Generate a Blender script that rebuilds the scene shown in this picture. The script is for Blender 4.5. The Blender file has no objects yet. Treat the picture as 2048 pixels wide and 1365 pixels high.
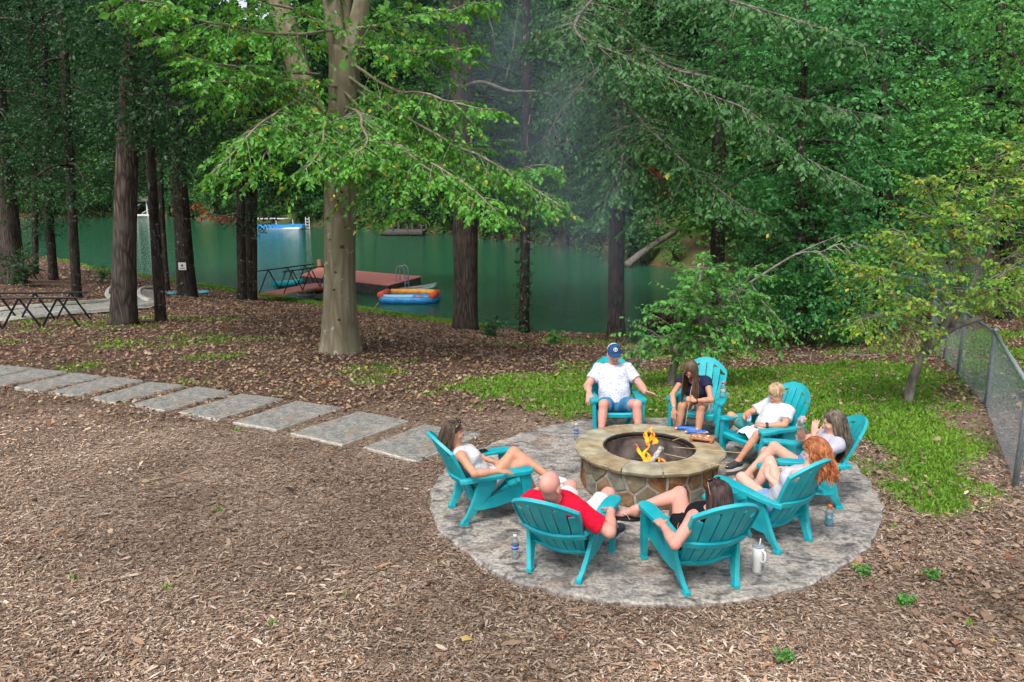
import bpy, math, random
import numpy as np
from mathutils import Vector, Matrix

# ------------------------------------------------------------------ camera, sky, sun, exposure
SC = bpy.context.scene
CAM_H = 3.2
PITCH = math.radians(11.4)
FPX = 1500.0                      # focal length in pixels of the 2048 px wide photograph
cam_d = bpy.data.cameras.new('camera')
cam = bpy.data.objects.new('camera', cam_d)
SC.collection.objects.link(cam)
cam.location = (0, 0, CAM_H)
cam.rotation_euler = (math.pi / 2 - PITCH, 0, 0)
cam_d.sensor_width = 36.0
cam_d.lens = 36.0 * FPX / 2048.0
cam_d.clip_end = 2000.0
SC.camera = cam

SUN_EL, SUN_AZ = math.radians(56), math.radians(205)     # azimuth clockwise from +Y: behind and left of the camera
world = bpy.data.worlds.new('World')
SC.world = world
world.use_nodes = True
wn = world.node_tree
sky = wn.nodes.new('ShaderNodeTexSky')
sky.sky_type = 'NISHITA'
sky.sun_disc = False
sky.sun_elevation = SUN_EL
sky.sun_rotation = SUN_AZ
sky.air_density = 1.0
sky.dust_density = 3.0
hs = wn.nodes.new('ShaderNodeHueSaturation')
hs.inputs['Saturation'].default_value = 0.38
bg = wn.nodes['Background']
bg.inputs['Strength'].default_value = 0.135
wn.links.new(sky.outputs[0], hs.inputs['Color'])
wn.links.new(hs.outputs[0], bg.inputs['Color'])
sun_d = bpy.data.lights.new('sun', 'SUN')
sun_d.energy = 1.5
sun_d.angle = math.radians(14)
sun_d.color = (1.0, 0.95, 0.87)
sun = bpy.data.objects.new('sun', sun_d)
SC.collection.objects.link(sun)
sd = Vector((math.sin(SUN_AZ) * math.cos(SUN_EL), math.cos(SUN_AZ) * math.cos(SUN_EL), math.sin(SUN_EL)))
sun.rotation_euler = sd.to_track_quat('Z', 'Y').to_euler()
sun.location = (-6, -8, 20)
SC.view_settings.view_transform = 'Standard'
SC.view_settings.look = 'None'
SC.view_settings.gamma = 1.0
SC.view_settings.exposure = 0.88
try:
    SC.view_settings.use_curve_mapping = False
except Exception:
    pass
SC.cycles.use_adaptive_sampling = True
SC.cycles.adaptive_threshold = 0.04
SC.cycles.max_bounces = 5
SC.cycles.diffuse_bounces = 3
SC.cycles.glossy_bounces = 2
SC.cycles.transmission_bounces = 4
SC.cycles.transparent_max_bounces = 6
SC.cycles.volume_bounces = 0
SC.cycles.volume_step_rate = 4.0

# ------------------------------------------------------------------ helpers
rng = np.random.default_rng(7)
random.seed(7)
COL = SC.collection
cP, sP = math.cos(PITCH), math.sin(PITCH)
UP = np.array([0, 0, 1.0])

def ray(u, v):
    x = (u - 1024) / FPX
    y = -(v - 682.5) / FPX
    return np.array([x, cP + y * sP, -sP + y * cP])

def W(u, v, z=0.0):
    """the place at height z that the photograph shows at pixel (u, v)"""
    d = ray(u, v)
    return np.array([0, 0, CAM_H]) + d * ((z - CAM_H) / d[2])

def WD(u, v, y):
    """the place at distance y along the ground that the photograph shows at pixel (u, v)"""
    d = ray(u, v)
    return np.array([0, 0, CAM_H]) + d * (y / d[1])

def nrm(a):
    a = np.asarray(a, float)
    return a / np.maximum(np.linalg.norm(a, axis=-1, keepdims=True), 1e-9)

def smooth01(t):
    t = np.clip(t, 0, 1)
    return t * t * (3 - 2 * t)

def tag(o, label=None, cat=None, group=None, kind=None):
    if label: o['label'] = label
    if cat: o['category'] = cat
    if group: o['group'] = group
    if kind: o['kind'] = kind
    return o

def empty(name, loc=(0, 0, 0), rz=0.0):
    o = bpy.data.objects.new(name, None)
    o.location = loc
    o.rotation_euler = (0, 0, rz)
    o.empty_display_size = 0.1
    COL.objects.link(o)
    return o

def link(name, me, mat=None, parent=None, smooth=False):
    o = bpy.data.objects.new(name, me)
    COL.objects.link(o)
    if mat is not None and len(me.materials) == 0:
        me.materials.append(mat)
    if parent is not None:
        o.parent = parent
    if smooth:
        me.shade_smooth()
    return o

def copy_tree(o, parent=None):
    c = o.copy()
    COL.objects.link(c)
    if parent is not None:
        c.parent = parent
    for ch in list(o.children):
        copy_tree(ch, c)
    return c

def mesh_np(name, verts, faces, col=None):
    """mesh from numpy arrays; faces (n,3) or (n,4)"""
    verts = np.ascontiguousarray(verts, np.float32)
    faces = np.ascontiguousarray(faces, np.int32)
    me = bpy.data.meshes.new(name)
    n, k = faces.shape
    me.vertices.add(len(verts))
    me.vertices.foreach_set('co', verts.ravel())
    me.loops.add(n * k)
    me.loops.foreach_set('vertex_index', faces.ravel())
    me.polygons.add(n)
    me.polygons.foreach_set('loop_start', np.arange(0, n * k, k, dtype=np.int32))
    if col is not None:
        at = me.attributes.new('Col', 'FLOAT_COLOR', 'POINT')
        c4 = np.ones((len(verts), 4), np.float32)
        c4[:, :3] = col
        at.data.foreach_set('color', c4.ravel())
    me.update()
    me.validate()
    return me

class MB:
    """collects shapes into one mesh"""
    def __init__(self):
        self.v, self.f, self.c = [], [], []
    def add(self, v, f, col=None):
        o = len(self.v)
        self.v += [tuple(p) for p in v]
        self.f += [tuple(i + o for i in q) for q in f]
        self.c += [col if col is not None else (1, 1, 1)] * len(v)
        return self
    def box(self, c, s, R=None, bev=0.0, col=None):
        sx, sy, sz = s[0] / 2, s[1] / 2, s[2] / 2
        if bev <= 0:
            v = [np.array((x, y, z)) for x in (-sx, sx) for y in (-sy, sy) for z in (-sz, sz)]
            f = [(0, 1, 3, 2), (4, 6, 7, 5), (0, 4, 5, 1), (2, 3, 7, 6), (0, 2, 6, 4), (1, 5, 7, 3)]
        else:
            b = min(bev, sx * .9, sy * .9, sz * .9)
            ring = lambda x, y, z: [(-x, -y + b if False else -y, z), (x, -y, z), (x, y, z), (-x, y, z)]
            def oct_(x, y, z):
                return [(-x + b, -y, z), (x - b, -y, z), (x, -y + b, z), (x, y - b, z), (x - b, y, z), (-x + b, y, z), (-x, y - b, z), (-x, -y + b, z)]
            v = oct_(sx - b, sy - b, -sz) + oct_(sx, sy, -sz + b) + oct_(sx, sy, sz - b) + oct_(sx - b, sy - b, sz)
            f = [tuple(range(7, -1, -1)), tuple(range(24, 32))]
            for k in range(3):
                for i in range(8):
                    j = (i + 1) % 8
                    f.append((k * 8 + i, k * 8 + j, k * 8 + 8 + j, k * 8 + 8 + i))
            v = [np.array(p) for p in v]
        if R is not None:
            v = [R @ p for p in v]
        c = np.asarray(c, float)
        return self.add([p + c for p in v], f, col)
    def tube(self, pts, rad, n=8, cap=True, col=None, flat=1.0, closed=False):
        pts = np.asarray(pts, float)
        m = len(pts)
        rad = np.broadcast_to(np.asarray(rad, float), (m,))
        T = np.zeros_like(pts)
        T[1:-1] = pts[2:] - pts[:-2]
        T[0] = pts[1] - pts[0]
        T[-1] = pts[-1] - pts[-2]
        if closed:
            T[0] = T[-1] = pts[1] - pts[-2]
        T = nrm(T)
        a = np.array([0, 0, 1.0]) if abs(T[0][2]) < .9 else np.array([1.0, 0, 0])
        n1 = nrm(np.cross(T[0], a))
        vs = []
        for i in range(m):
            n1 = nrm(n1 - T[i] * n1.dot(T[i]))
            n2 = np.cross(T[i], n1)
            for k in range(n):
                an = 2 * math.pi * k / n
                vs.append(pts[i] + rad[i] * (math.cos(an) * n1 + math.sin(an) * flat * n2))
        fs = []
        for i in range(m - 1):
            for k in range(n):
                l = (k + 1) % n
                fs.append((i * n + k, i * n + l, (i + 1) * n + l, (i + 1) * n + k))
        if cap and not closed:
            fs.append(tuple(range(n - 1, -1, -1)))
            fs.append(tuple(range((m - 1) * n, m * n)))
        return self.add(vs, fs, col)
    def loft(self, secs, cap=True, col=None):
        """secs: list of equal-length rings of points"""
        n = len(secs[0])
        vs = [p for s in secs for p in s]
        fs = []
        for i in range(len(secs) - 1):
            for k in range(n):
                l = (k + 1) % n
                fs.append((i * n + k, i * n + l, (i + 1) * n + l, (i + 1) * n + k))
        if cap:
            fs.append(tuple(range(n - 1, -1, -1)))
            fs.append(tuple(range((len(secs) - 1) * n, len(secs) * n)))
        return self.add(vs, fs, col)
    def lathe(self, prof, c=(0, 0, 0), n=20, axis=None, col=None, cap=True):
        c = np.asarray(c, float)
        secs = []
        for r, z in prof:
            ring = [np.array((r * math.cos(2 * math.pi * k / n), r * math.sin(2 * math.pi * k / n), z)) for k in range(n)]
            if axis is not None:
                ring = [axis @ p for p in ring]
            secs.append([p + c for p in ring])
        return self.loft(secs, cap, col)
    def ell(self, c, r, R=None, nu=14, nv=9, col=None):
        vs, fs = [], []
        c = np.asarray(c, float)
        for i in range(1, nv):
            th = math.pi * i / nv
            for k in range(nu):
                ph = 2 * math.pi * k / nu
                p = np.array((r[0] * math.sin(th) * math.cos(ph), r[1] * math.sin(th) * math.sin(ph), r[2] * math.cos(th)))
                vs.append((R @ p if R is not None else p) + c)
        t = np.array((0, 0, r[2])); b = -t
        vs += [(R @ t if R is not None else t) + c, (R @ b if R is not None else b) + c]
        T, B = len(vs) - 2, len(vs) - 1
        for i in range(nv - 2):
            for k in range(nu):
                l = (k + 1) % nu
                fs.append((i * nu + k, (i + 1) * nu + k, (i + 1) * nu + l, i * nu + l))
        for k in range(nu):
            l = (k + 1) % nu
            fs.append((T, k, l))
            fs.append((B, (nv - 2) * nu + l, (nv - 2) * nu + k))
        return self.add(vs, fs, col)
    def mesh(self, name, col=False):
        me = bpy.data.meshes.new(name)
        me.from_pydata([tuple(map(float, p)) for p in self.v], [], self.f)
        if col:
            at = me.attributes.new('Col', 'FLOAT_COLOR', 'POINT')
            at.data.foreach_set('color', np.c_[np.array(self.c, np.float32), np.ones(len(self.c), np.float32)].ravel().astype(np.float32))
        me.update()
        return me
    def build(self, name, mat, parent=None, smooth=False, col=False):
        return link(name, self.mesh(name, col), mat, parent, smooth)

def catmull(pts, per=8):
    pts = np.asarray(pts, float)
    if len(pts) < 3:
        t = np.linspace(0, 1, per + 1)[:, None]
        return pts[0] * (1 - t) + pts[-1] * t
    P = np.vstack([2 * pts[0] - pts[1], pts, 2 * pts[-1] - pts[-2]])
    out = []
    for i in range(1, len(P) - 2):
        for k in range(per):
            t = k / per
            a, b, c, d = P[i - 1], P[i], P[i + 1], P[i + 2]
            out.append(.5 * ((2 * b) + (c - a) * t + (2 * a - 5 * b + 4 * c - d) * t * t + (3 * b - a - 3 * c + d) * t ** 3))
    out.append(P[-2])
    return np.array(out)

def vnoise(x, y, seed=0):
    """smooth value noise, vectorised"""
    xi, yi = np.floor(x).astype(np.int64), np.floor(y).astype(np.int64)
    fx, fy = x - xi, y - yi
    fx, fy = fx * fx * (3 - 2 * fx), fy * fy * (3 - 2 * fy)
    def h(a, b):
        n = (a * 374761393 + b * 668265263 + seed * 974711) & 0x7fffffff
        n = ((n ^ (n >> 13)) * 1274126177) & 0x7fffffff
        return ((n ^ (n >> 16)) & 0xffff) / 65535.0
    return (h(xi, yi) * (1 - fx) + h(xi + 1, yi) * fx) * (1 - fy) + (h(xi, yi + 1) * (1 - fx) + h(xi + 1, yi + 1) * fx) * fy

def fbm(x, y, seed=0, o=4):
    s, a, t = 0, .5, 0
    for k in range(o):
        s = s + a * vnoise(x * 2 ** k, y * 2 ** k, seed + k * 17)
        t += a
        a *= .5
    return s / t

# ------------------------------------------------------------------ materials
def newmat(name):
    m = bpy.data.materials.new(name)
    m.use_nodes = True
    return m, m.node_tree.nodes, m.node_tree.links, m.node_tree.nodes['Principled BSDF']

def mat(name, c1, c2=None, scale=8, rough=.6, bump=0.0, bscale=None, detail=4, stretch=(1, 1, 1), c3=None, spec=.3,
        attr=False, metal=0, lo=.35, hi=.65, sss=0, trans=0.0, alpha=1.0, coords='Object', bdist=.02):
    m, N, L, b = newmat(name)
    b.inputs['Roughness'].default_value = rough
    b.inputs['Specular IOR Level'].default_value = spec
    b.inputs['Metallic'].default_value = metal
    tc = N.new('ShaderNodeTexCoord')
    mp = N.new('ShaderNodeMapping')
    mp.inputs['Scale'].default_value = stretch
    L.new(tc.outputs[coords], mp.inputs['Vector'])
    nz = N.new('ShaderNodeTexNoise')
    nz.inputs['Scale'].default_value = scale
    nz.inputs['Detail'].default_value = detail
    L.new(mp.outputs[0], nz.inputs['Vector'])
    cr = N.new('ShaderNodeValToRGB')
    cr.color_ramp.elements[0].position = lo
    cr.color_ramp.elements[1].position = hi
    cr.color_ramp.elements[0].color = (*c1, 1)
    cr.color_ramp.elements[1].color = (*(c2 or c1), 1)
    if c3:
        e = cr.color_ramp.elements.new((lo + hi) / 2)
        e.color = (*c3, 1)
    L.new(nz.outputs['Fac'], cr.inputs['Fac'])
    out = cr.outputs[0]
    if attr:
        a = N.new('ShaderNodeAttribute')
        a.attribute_name = 'Col'
        mx = N.new('ShaderNodeMix')
        mx.data_type = 'RGBA'
        mx.blend_type = 'MULTIPLY'
        mx.inputs[0].default_value = 1
        L.new(out, mx.inputs[6])
        L.new(a.outputs['Color'], mx.inputs[7])
        out = mx.outputs[2]
    L.new(out, b.inputs['Base Color'])
    if sss:
        b.inputs['Subsurface Weight'].default_value = sss
        b.inputs['Subsurface Radius'].default_value = (.012, .005, .003)
    if trans:
        b.inputs['Transmission Weight'].default_value = trans
        b.inputs['IOR'].default_value = 1.3
    if alpha < 1:
        b.inputs['Alpha'].default_value = alpha
    if bump:
        n2 = N.new('ShaderNodeTexNoise')
        n2.inputs['Scale'].default_value = bscale or scale * 3
        n2.inputs['Detail'].default_value = 5
        L.new(mp.outputs[0], n2.inputs['Vector'])
        bp = N.new('ShaderNodeBump')
        bp.inputs['Strength'].default_value = bump
        bp.inputs['Distance'].default_value = bdist
        L.new(n2.outputs['Fac'], bp.inputs['Height'])
        L.new(bp.outputs[0], b.inputs['Normal'])
    return m

def leafmat(name, tl=.3, rough=.45, spec=.35):
    m, N, L, b = newmat(name)
    a = N.new('ShaderNodeAttribute')
    a.attribute_name = 'Col'
    L.new(a.outputs['Color'], b.inputs['Base Color'])
    b.inputs['Roughness'].default_value = rough
    b.inputs['Specular IOR Level'].default_value = spec
    t = N.new('ShaderNodeBsdfTranslucent')
    hsv = N.new('ShaderNodeHueSaturation')
    hsv.inputs['Hue'].default_value = .485
    hsv.inputs['Value'].default_value = 1.4
    L.new(a.outputs['Color'], hsv.inputs['Color'])
    L.new(hsv.outputs[0], t.inputs['Color'])
    mx = N.new('ShaderNodeMixShader')
    mx.inputs[0].default_value = tl
    L.new(b.outputs[0], mx.inputs[1])
    L.new(t.outputs[0], mx.inputs[2])
    L.new(mx.outputs[0], N['Material Output'].inputs['Surface'])
    return m

def barkmat(name, c1, c2, c3, furrow=9, bump=.8, lichen=None, lt=.62):
    m, N, L, b = newmat(name)
    b.inputs['Roughness'].default_value = .9
    b.inputs['Specular IOR Level'].default_value = .15
    tc = N.new('ShaderNodeTexCoord')
    mp = N.new('ShaderNodeMapping')
    mp.inputs['Scale'].default_value = (1, 1, .16)
    L.new(tc.outputs['Object'], mp.inputs['Vector'])
    vo = N.new('ShaderNodeTexVoronoi')
    vo.feature = 'DISTANCE_TO_EDGE'
    vo.inputs['Scale'].default_value = furrow
    nz0 = N.new('ShaderNodeTexNoise'); nz0.inputs['Scale'].default_value = 4
    av = N.new('ShaderNodeVectorMath'); av.operation = 'ADD'
    sc_ = N.new('ShaderNodeVectorMath'); sc_.operation = 'SCALE'; sc_.inputs['Scale'].default_value = .25
    L.new(mp.outputs[0], nz0.inputs['Vector'])
    L.new(nz0.outputs['Color'], sc_.inputs[0])
    L.new(mp.outputs[0], av.inputs[0]); L.new(sc_.outputs[0], av.inputs[1])
    L.new(av.outputs[0], vo.inputs['Vector'])
    cr = N.new('ShaderNodeValToRGB')
    cr.color_ramp.elements[0].position = .0; cr.color_ramp.elements[0].color = (*c1, 1)
    cr.color_ramp.elements[1].position = .35; cr.color_ramp.elements[1].color = (*c2, 1)
    L.new(vo.outputs['Distance'], cr.inputs['Fac'])
    nz = N.new('ShaderNodeTexNoise'); nz.inputs['Scale'].default_value = 2.2; nz.inputs['Detail'].default_value = 7
    L.new(tc.outputs['Object'], nz.inputs['Vector'])
    r2 = N.new('ShaderNodeValToRGB')
    r2.color_ramp.elements[0].position = .45; r2.color_ramp.elements[1].position = .72
    mx = N.new('ShaderNodeMix'); mx.data_type = 'RGBA'
    L.new(nz.outputs['Fac'], r2.inputs['Fac'])
    L.new(r2.outputs[0], mx.inputs[0])
    L.new(cr.outputs[0], mx.inputs[6]); mx.inputs[7].default_value = (*c3, 1)
    out = mx.outputs[2]
    if lichen:
        v2 = N.new('ShaderNodeTexNoise'); v2.inputs['Scale'].default_value = 7; v2.inputs['Detail'].default_value = 6
        L.new(tc.outputs['Object'], v2.inputs['Vector'])
        r3 = N.new('ShaderNodeValToRGB'); r3.color_ramp.elements[0].position = lt; r3.color_ramp.elements[1].position = lt + .06
        L.new(v2.outputs['Fac'], r3.inputs['Fac'])
        m2 = N.new('ShaderNodeMix'); m2.data_type = 'RGBA'
        L.new(r3.outputs[0], m2.inputs[0]); L.new(out, m2.inputs[6]); m2.inputs[7].default_value = (*lichen, 1)
        out = m2.outputs[2]
    L.new(out, b.inputs['Base Color'])
    bp = N.new('ShaderNodeBump'); bp.inputs['Strength'].default_value = bump; bp.inputs['Distance'].default_value = .03
    L.new(vo.outputs['Distance'], bp.inputs['Height'])
    L.new(bp.outputs[0], b.inputs['Normal'])
    return m

def emis(name, c, s):
    m, N, L, b = newmat(name)
    b.inputs['Base Color'].default_value = (*c, 1)
    b.inputs['Emission Color'].default_value = (*c, 1)
    b.inputs['Emission Strength'].default_value = s
    return m

M = {}
M['teal'] = mat('teal_plastic', (.004, .29, .35), (.022, .38, .43), scale=5, rough=.46, spec=.42, bump=.08, bscale=60, bdist=.003, c3=(.006, .34, .40), detail=8)
M['oak_bark'] = barkmat('oak_bark', (.026, .020, .017), (.115, .090, .075), (.085, .070, .062), 11)
M['dark_bark'] = barkmat('dark_bark', (.014, .011, .009), (.075, .058, .046), (.055, .045, .04), 12, lichen=(.16, .18, .15))
M['beech_bark'] = barkmat('beech_bark', (.16, .13, .085), (.31, .275, .20), (.19, .185, .11), 4.2, .30, lichen=(.37, .355, .30), lt=.63)
M['grey_bark'] = mat('grey_bark', (.085, .074, .06), (.21, .19, .165), scale=9, rough=.9, bump=.5, bscale=24, stretch=(1, 1, .4), spec=.1)
M['twig'] = mat('twig_bark', (.16, .14, .11), (.34, .32, .28), scale=20, rough=.9, spec=.1)
M['leaf'] = leafmat('leaf', .32)
M['leaf_far'] = leafmat('leaf_far', .22, .6, .2)
M['grass'] = leafmat('grass_blade', .3, .6, .2)
M['dry'] = leafmat('dry_leaf', .12, .8, .1)
M['chip'] = mat('wood_chip', (.75, .72, .7), (1, 1, 1), scale=60, rough=.9, attr=True, spec=.1)
# ------------------------------------------------------------------ terrain
WATER_Z = -2.0
_near = [(-400, 500), (60, 508), (200, 540), (420, 574), (540, 594), (720, 619), (900, 645), (1050, 662), (1200, 668), (1330, 672), (1480, 668), (1650, 640), (1850, 600), (2100, 560), (2500, 540)]
_far = [(-400, 440), (0, 440), (300, 434), (500, 446), (760, 462), (900, 470), (1050, 485), (1200, 505), (1260, 528), (1430, 552), (1560, 556), (1750, 548), (2000, 520), (2500, 515)]
def _shore(lst):
    a, d = [], []
    for u, v in lst:
        p = W(u, v, WATER_Z)
        a.append(p[0] / p[1]); d.append(p[1])
    return np.array(a), np.array(d)
NA, ND = _shore(_near)
FA, FD = _shore(_far)

def ground_z(x, y):
    x = np.asarray(x, float); y = np.asarray(y, float)
    az = x / np.maximum(y, 4.0)
    ns = np.interp(az, NA, ND) + 1.2 * (fbm(x * .25, y * .25, 5) - .5)
    fs = np.interp(az, FA, FD) + 2.5 * (fbm(x * .12, y * .12, 9) - .5)
    fs = np.maximum(fs, ns + 4)
    t = np.clip((y - 10.8) / np.maximum(ns - 10.8, 1), 0, 1)
    z = WATER_Z * (t ** 1.35)
    under = np.clip(y - ns, 0, 6) * -.25
    z = z + np.where(y > ns, under, 0)
    rise = y - fs
    far = WATER_Z - .25 + np.clip(rise, 0, 3) * .30 + np.clip(rise - 1, 0, 70) * .13 + np.clip(rise, 0, 30) * .02
    z = np.where(rise > -3, np.where(rise > 0, far, np.minimum(z, WATER_Z - .25)), z)
    bump = (fbm(x * .6, y * .6, 3) - .5) * .10 + (fbm(x * 2.5, y * 2.5, 4) - .5) * .035
    px, py = x - PATIO_C[0], y - PATIO_C[1]
    flat = smooth01((np.hypot(px, py) - 2.2) / 2.0)
    flat2 = smooth01((y - 9) / 8) * .7 + .3
    return z + bump * flat * flat2 - .012

_pp = [(860, 985), (883, 945), (930, 910), (1000, 880), (1100, 850), (1200, 838), (1330, 835), (1480, 845), (1580, 865), (1650, 895), (1715, 933), (1753, 985), (1765, 1030), (1745, 1080), (1700, 1123), (1600, 1172), (1450, 1202), (1300, 1208), (1150, 1190), (1000, 1148), (905, 1085), (868, 1035)]
_pw = np.array([W(u, v, .03)[:2] for u, v in _pp])
PATIO_C = _pw.mean(0)
PATIO = catmull(np.vstack([_pw, _pw[:1]]), 5)[:-1]

def G(u, v):
    """the terrain point the photograph shows at pixel (u, v)"""
    d = ray(u, v)
    t = np.linspace(2, 160, 3000)
    p = np.array([0, 0, CAM_H]) + d * t[:, None]
    g = ground_z(p[:, 0], p[:, 1])
    i = np.argmax(p[:, 2] < g)
    if p[i, 2] >= g[i]:
        i = len(t) - 1
    return np.array([p[i, 0], p[i, 1], g[i]])

def poly_sd(P, x, y):
    """signed distance to polygon, negative inside"""
    P = np.asarray(P)[:, :2]
    d = np.full(np.shape(x), 1e9)
    inside = np.zeros(np.shape(x), bool)
    n = len(P)
    for i in range(n):
        a, b = P[i], P[(i + 1) % n]
        e = b - a
        t = np.clip(((x - a[0]) * e[0] + (y - a[1]) * e[1]) / (e @ e), 0, 1)
        d = np.minimum(d, np.hypot(x - a[0] - t * e[0], y - a[1] - t * e[1]))
        c = ((a[1] > y) != (b[1] > y)) & (x < (b[0] - a[0]) * (y - a[1]) / ((b[1] - a[1]) if b[1] != a[1] else 1e-9) + a[0])
        inside ^= c
    return np.where(inside, -d, d)

LAWN = np.array([W(u, v)[:2] for u, v in [(905, 772), (940, 742), (1060, 728), (1140, 720), (1300, 722), (1500, 712), (1700, 705), (1835, 722), (1885, 800), (1935, 900), (1930, 980), (1860, 985), (1810, 945), (1770, 895), (1690, 850), (1560, 838), (1300, 830), (1130, 822), (1040, 806), (960, 792)]])
FENCE_X = W(2030, 975)[0]
def lawn_mask(x, y):
    d = poly_sd(LAWN, x, y)
    n = (fbm(x * 1.1, y * 1.1, 21) - .5) * 2.6 + (fbm(x * 4, y * 4, 22) - .5) * 1.4
    core = smooth01((-(d + n * .55) + .45) / .6)
    far_r = smooth01((x - y * .55 - .3) / 1.0) * smooth01((y - 10) / 4) * smooth01((fbm(x * .5, y * .5, 23) - .38) / .2)
    sparse = smooth01((fbm(x * .8, y * .8, 24) - .56) / .12) * smooth01((y - 11) / 2.0) * .36 * (y < 22)
    sn = np.interp(x / np.maximum(y, 4.0), NA, ND)
    bank = smooth01((y - sn + 2.4) / 1.4) * (y < sn + .3) * smooth01((fbm(x * .6, y * .6, 29) - .40) / .2) * .9 * (x < 1)
    farb = smooth01((y - np.interp(x / np.maximum(y, 4.0), FA, FD) - .6) / 1.5) * smooth01((fbm(x * .22, y * .22, 27) - .36) / .2) * .9
    far_r = far_r * (y < 40)
    return np.clip(np.maximum.reduce([core, far_r, sparse, bank, farb]), 0, 1)
def litter_mask(x, y):
    return smooth01((y - 9.6 + 2.4 * (fbm(x * .5, y * .5, 31) - .5)) / 2.2)

# one ground sheet out to the horizon
gx = np.sinh(np.linspace(-5.6, 5.6, 320)) / np.sinh(5.6) * 420
gy = np.concatenate([np.linspace(-40, 2.5, 12)[:-1], 2.5 + np.expm1(np.linspace(0, 5.3, 330)) / np.expm1(5.3) * 520])
XX, YY = np.meshgrid(gx, gy, indexing='xy')
ZZ = ground_z(XX, YY)
nv_, nu_ = XX.shape
idx = np.arange(nv_ * nu_).reshape(nv_, nu_)
gf = np.stack([idx[:-1, :-1], idx[:-1, 1:], idx[1:, 1:], idx[1:, :-1]], -1).reshape(-1, 4)
gcol = np.stack([lawn_mask(XX, YY), litter_mask(XX, YY), smooth01((WATER_Z + .35 - ZZ) / .5)], -1).reshape(-1, 3)
gme = mesh_np('ground', np.stack([XX, YY, ZZ], -1).reshape(-1, 3), gf, gcol)
m, N, L, b = newmat('ground')
b.inputs['Roughness'].default_value = .95
b.inputs['Specular IOR Level'].default_value = .1
tc = N.new('ShaderNodeTexCoord')
def noise(sc, det=5, st=None):
    n = N.new('ShaderNodeTexNoise'); n.inputs['Scale'].default_value = sc; n.inputs['Detail'].default_value = det
    L.new(tc.outputs['Object'], n.inputs['Vector'])
    return n
def ramp(fac, stops):
    r = N.new('ShaderNodeValToRGB')
    while len(r.color_ramp.elements) < len(stops): r.color_ramp.elements.new(.5)
    for e, (p, c) in zip(r.color_ramp.elements, stops):
        e.position = p; e.color = (*c, 1)
    L.new(fac, r.inputs['Fac'])
    return r.outputs[0]
def mixc(fac, a, c):
    x = N.new('ShaderNodeMix'); x.data_type = 'RGBA'
    L.new(fac, x.inputs[0]); L.new(a, x.inputs[6]); L.new(c, x.inputs[7])
    return x.outputs[2]
vo = N.new('ShaderNodeTexVoronoi'); vo.inputs['Scale'].default_value = 42
wv = N.new('ShaderNodeMapping'); wv.inputs['Scale'].default_value = (1, 1.5, 1); wv.inputs['Rotation'].default_value = (0, 0, .5)
L.new(tc.outputs['Object'], wv.inputs['Vector']); L.new(wv.outputs[0], vo.inputs['Vector'])
sep = N.new('ShaderNodeSeparateColor'); L.new(vo.outputs['Color'], sep.inputs[0])
mulch = ramp(sep.outputs[0], [(0, (.06, .042, .032)), (.4, (.14, .10, .078)), (.75, (.22, .168, .132)), (1, (.36, .295, .24))])
big = noise(.9, 4)
mul2 = N.new('ShaderNodeMix'); mul2.data_type = 'RGBA'; mul2.blend_type = 'MULTIPLY'; mul2.inputs[0].default_value = 1
L.new(mulch, mul2.inputs[6]); L.new(ramp(big.outputs['Fac'], [(.35, (.85, .80, .76)), (.62, (1.35, 1.3, 1.25))]), mul2.inputs[7])
litter = ramp(sep.outputs[1], [(0, (.034, .021, .015)), (.5, (.09, .056, .040)), (1, (.20, .128, .09))])
grassc = ramp(noise(9, 6).outputs['Fac'], [(.3, (.05, .11, .018)), (.7, (.10, .22, .03))])
mud = ramp(noise(3, 6).outputs['Fac'], [(.3, (.10, .05, .03)), (.7, (.20, .105, .065))])
at = N.new('ShaderNodeAttribute'); at.attribute_name = 'Col'
s2 = N.new('ShaderNodeSeparateColor'); L.new(at.outputs['Color'], s2.inputs[0])
c = mixc(s2.outputs[1], mul2.outputs[2], litter)
gm = N.new('ShaderNodeMath'); gm.operation = 'MULTIPLY'; gm.inputs[1].default_value = .85
L.new(s2.outputs[0], gm.inputs[0])
c = mixc(gm.outputs[0], c, grassc)
c = mixc(s2.outputs[2], c, mud)
L.new(c, b.inputs['Base Color'])
bp = N.new('ShaderNodeBump'); bp.inputs['Strength'].default_value = .7; bp.inputs['Distance'].default_value = .02
L.new(vo.outputs['Distance'], bp.inputs['Height']); L.new(bp.outputs[0], b.inputs['Normal'])
ground = link('ground', gme, m, smooth=True)
tag(ground, 'brown mulch and leaf covered yard sloping down to the lake', kind='structure')

# ------------------------------------------------------------------ water
m, N, L, b = newmat('lake_water')
b.inputs['Base Color'].default_value = (.016, .090, .047, 1)
b.inputs['Roughness'].default_value = .08
b.inputs['IOR'].default_value = 1.33
b.inputs['Specular IOR Level'].default_value = .5
tc = N.new('ShaderNodeTexCoord')
mp = N.new('ShaderNodeMapping'); mp.inputs['Scale'].default_value = (.7, 1.6, 1)
L.new(tc.outputs['Object'], mp.inputs['Vector'])
n1 = N.new('ShaderNodeTexNoise'); n1.inputs['Scale'].default_value = 3.2; n1.inputs['Detail'].default_value = 5
L.new(mp.outputs[0], n1.inputs['Vector'])
bp = N.new('ShaderNodeBump'); bp.inputs['Strength'].default_value = .8; bp.inputs['Distance'].default_value = .07
L.new(n1.outputs['Fac'], bp.inputs['Height']); L.new(bp.outputs[0], b.inputs['Normal'])
wm = MB(); wm.add([(-260, 14, WATER_Z), (220, 14, WATER_Z), (220, 240, WATER_Z), (-260, 240, WATER_Z)], [(0, 1, 2, 3)])
tag(wm.build('lake_water', m), 'calm green lake water behind the trees', kind='structure')

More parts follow.
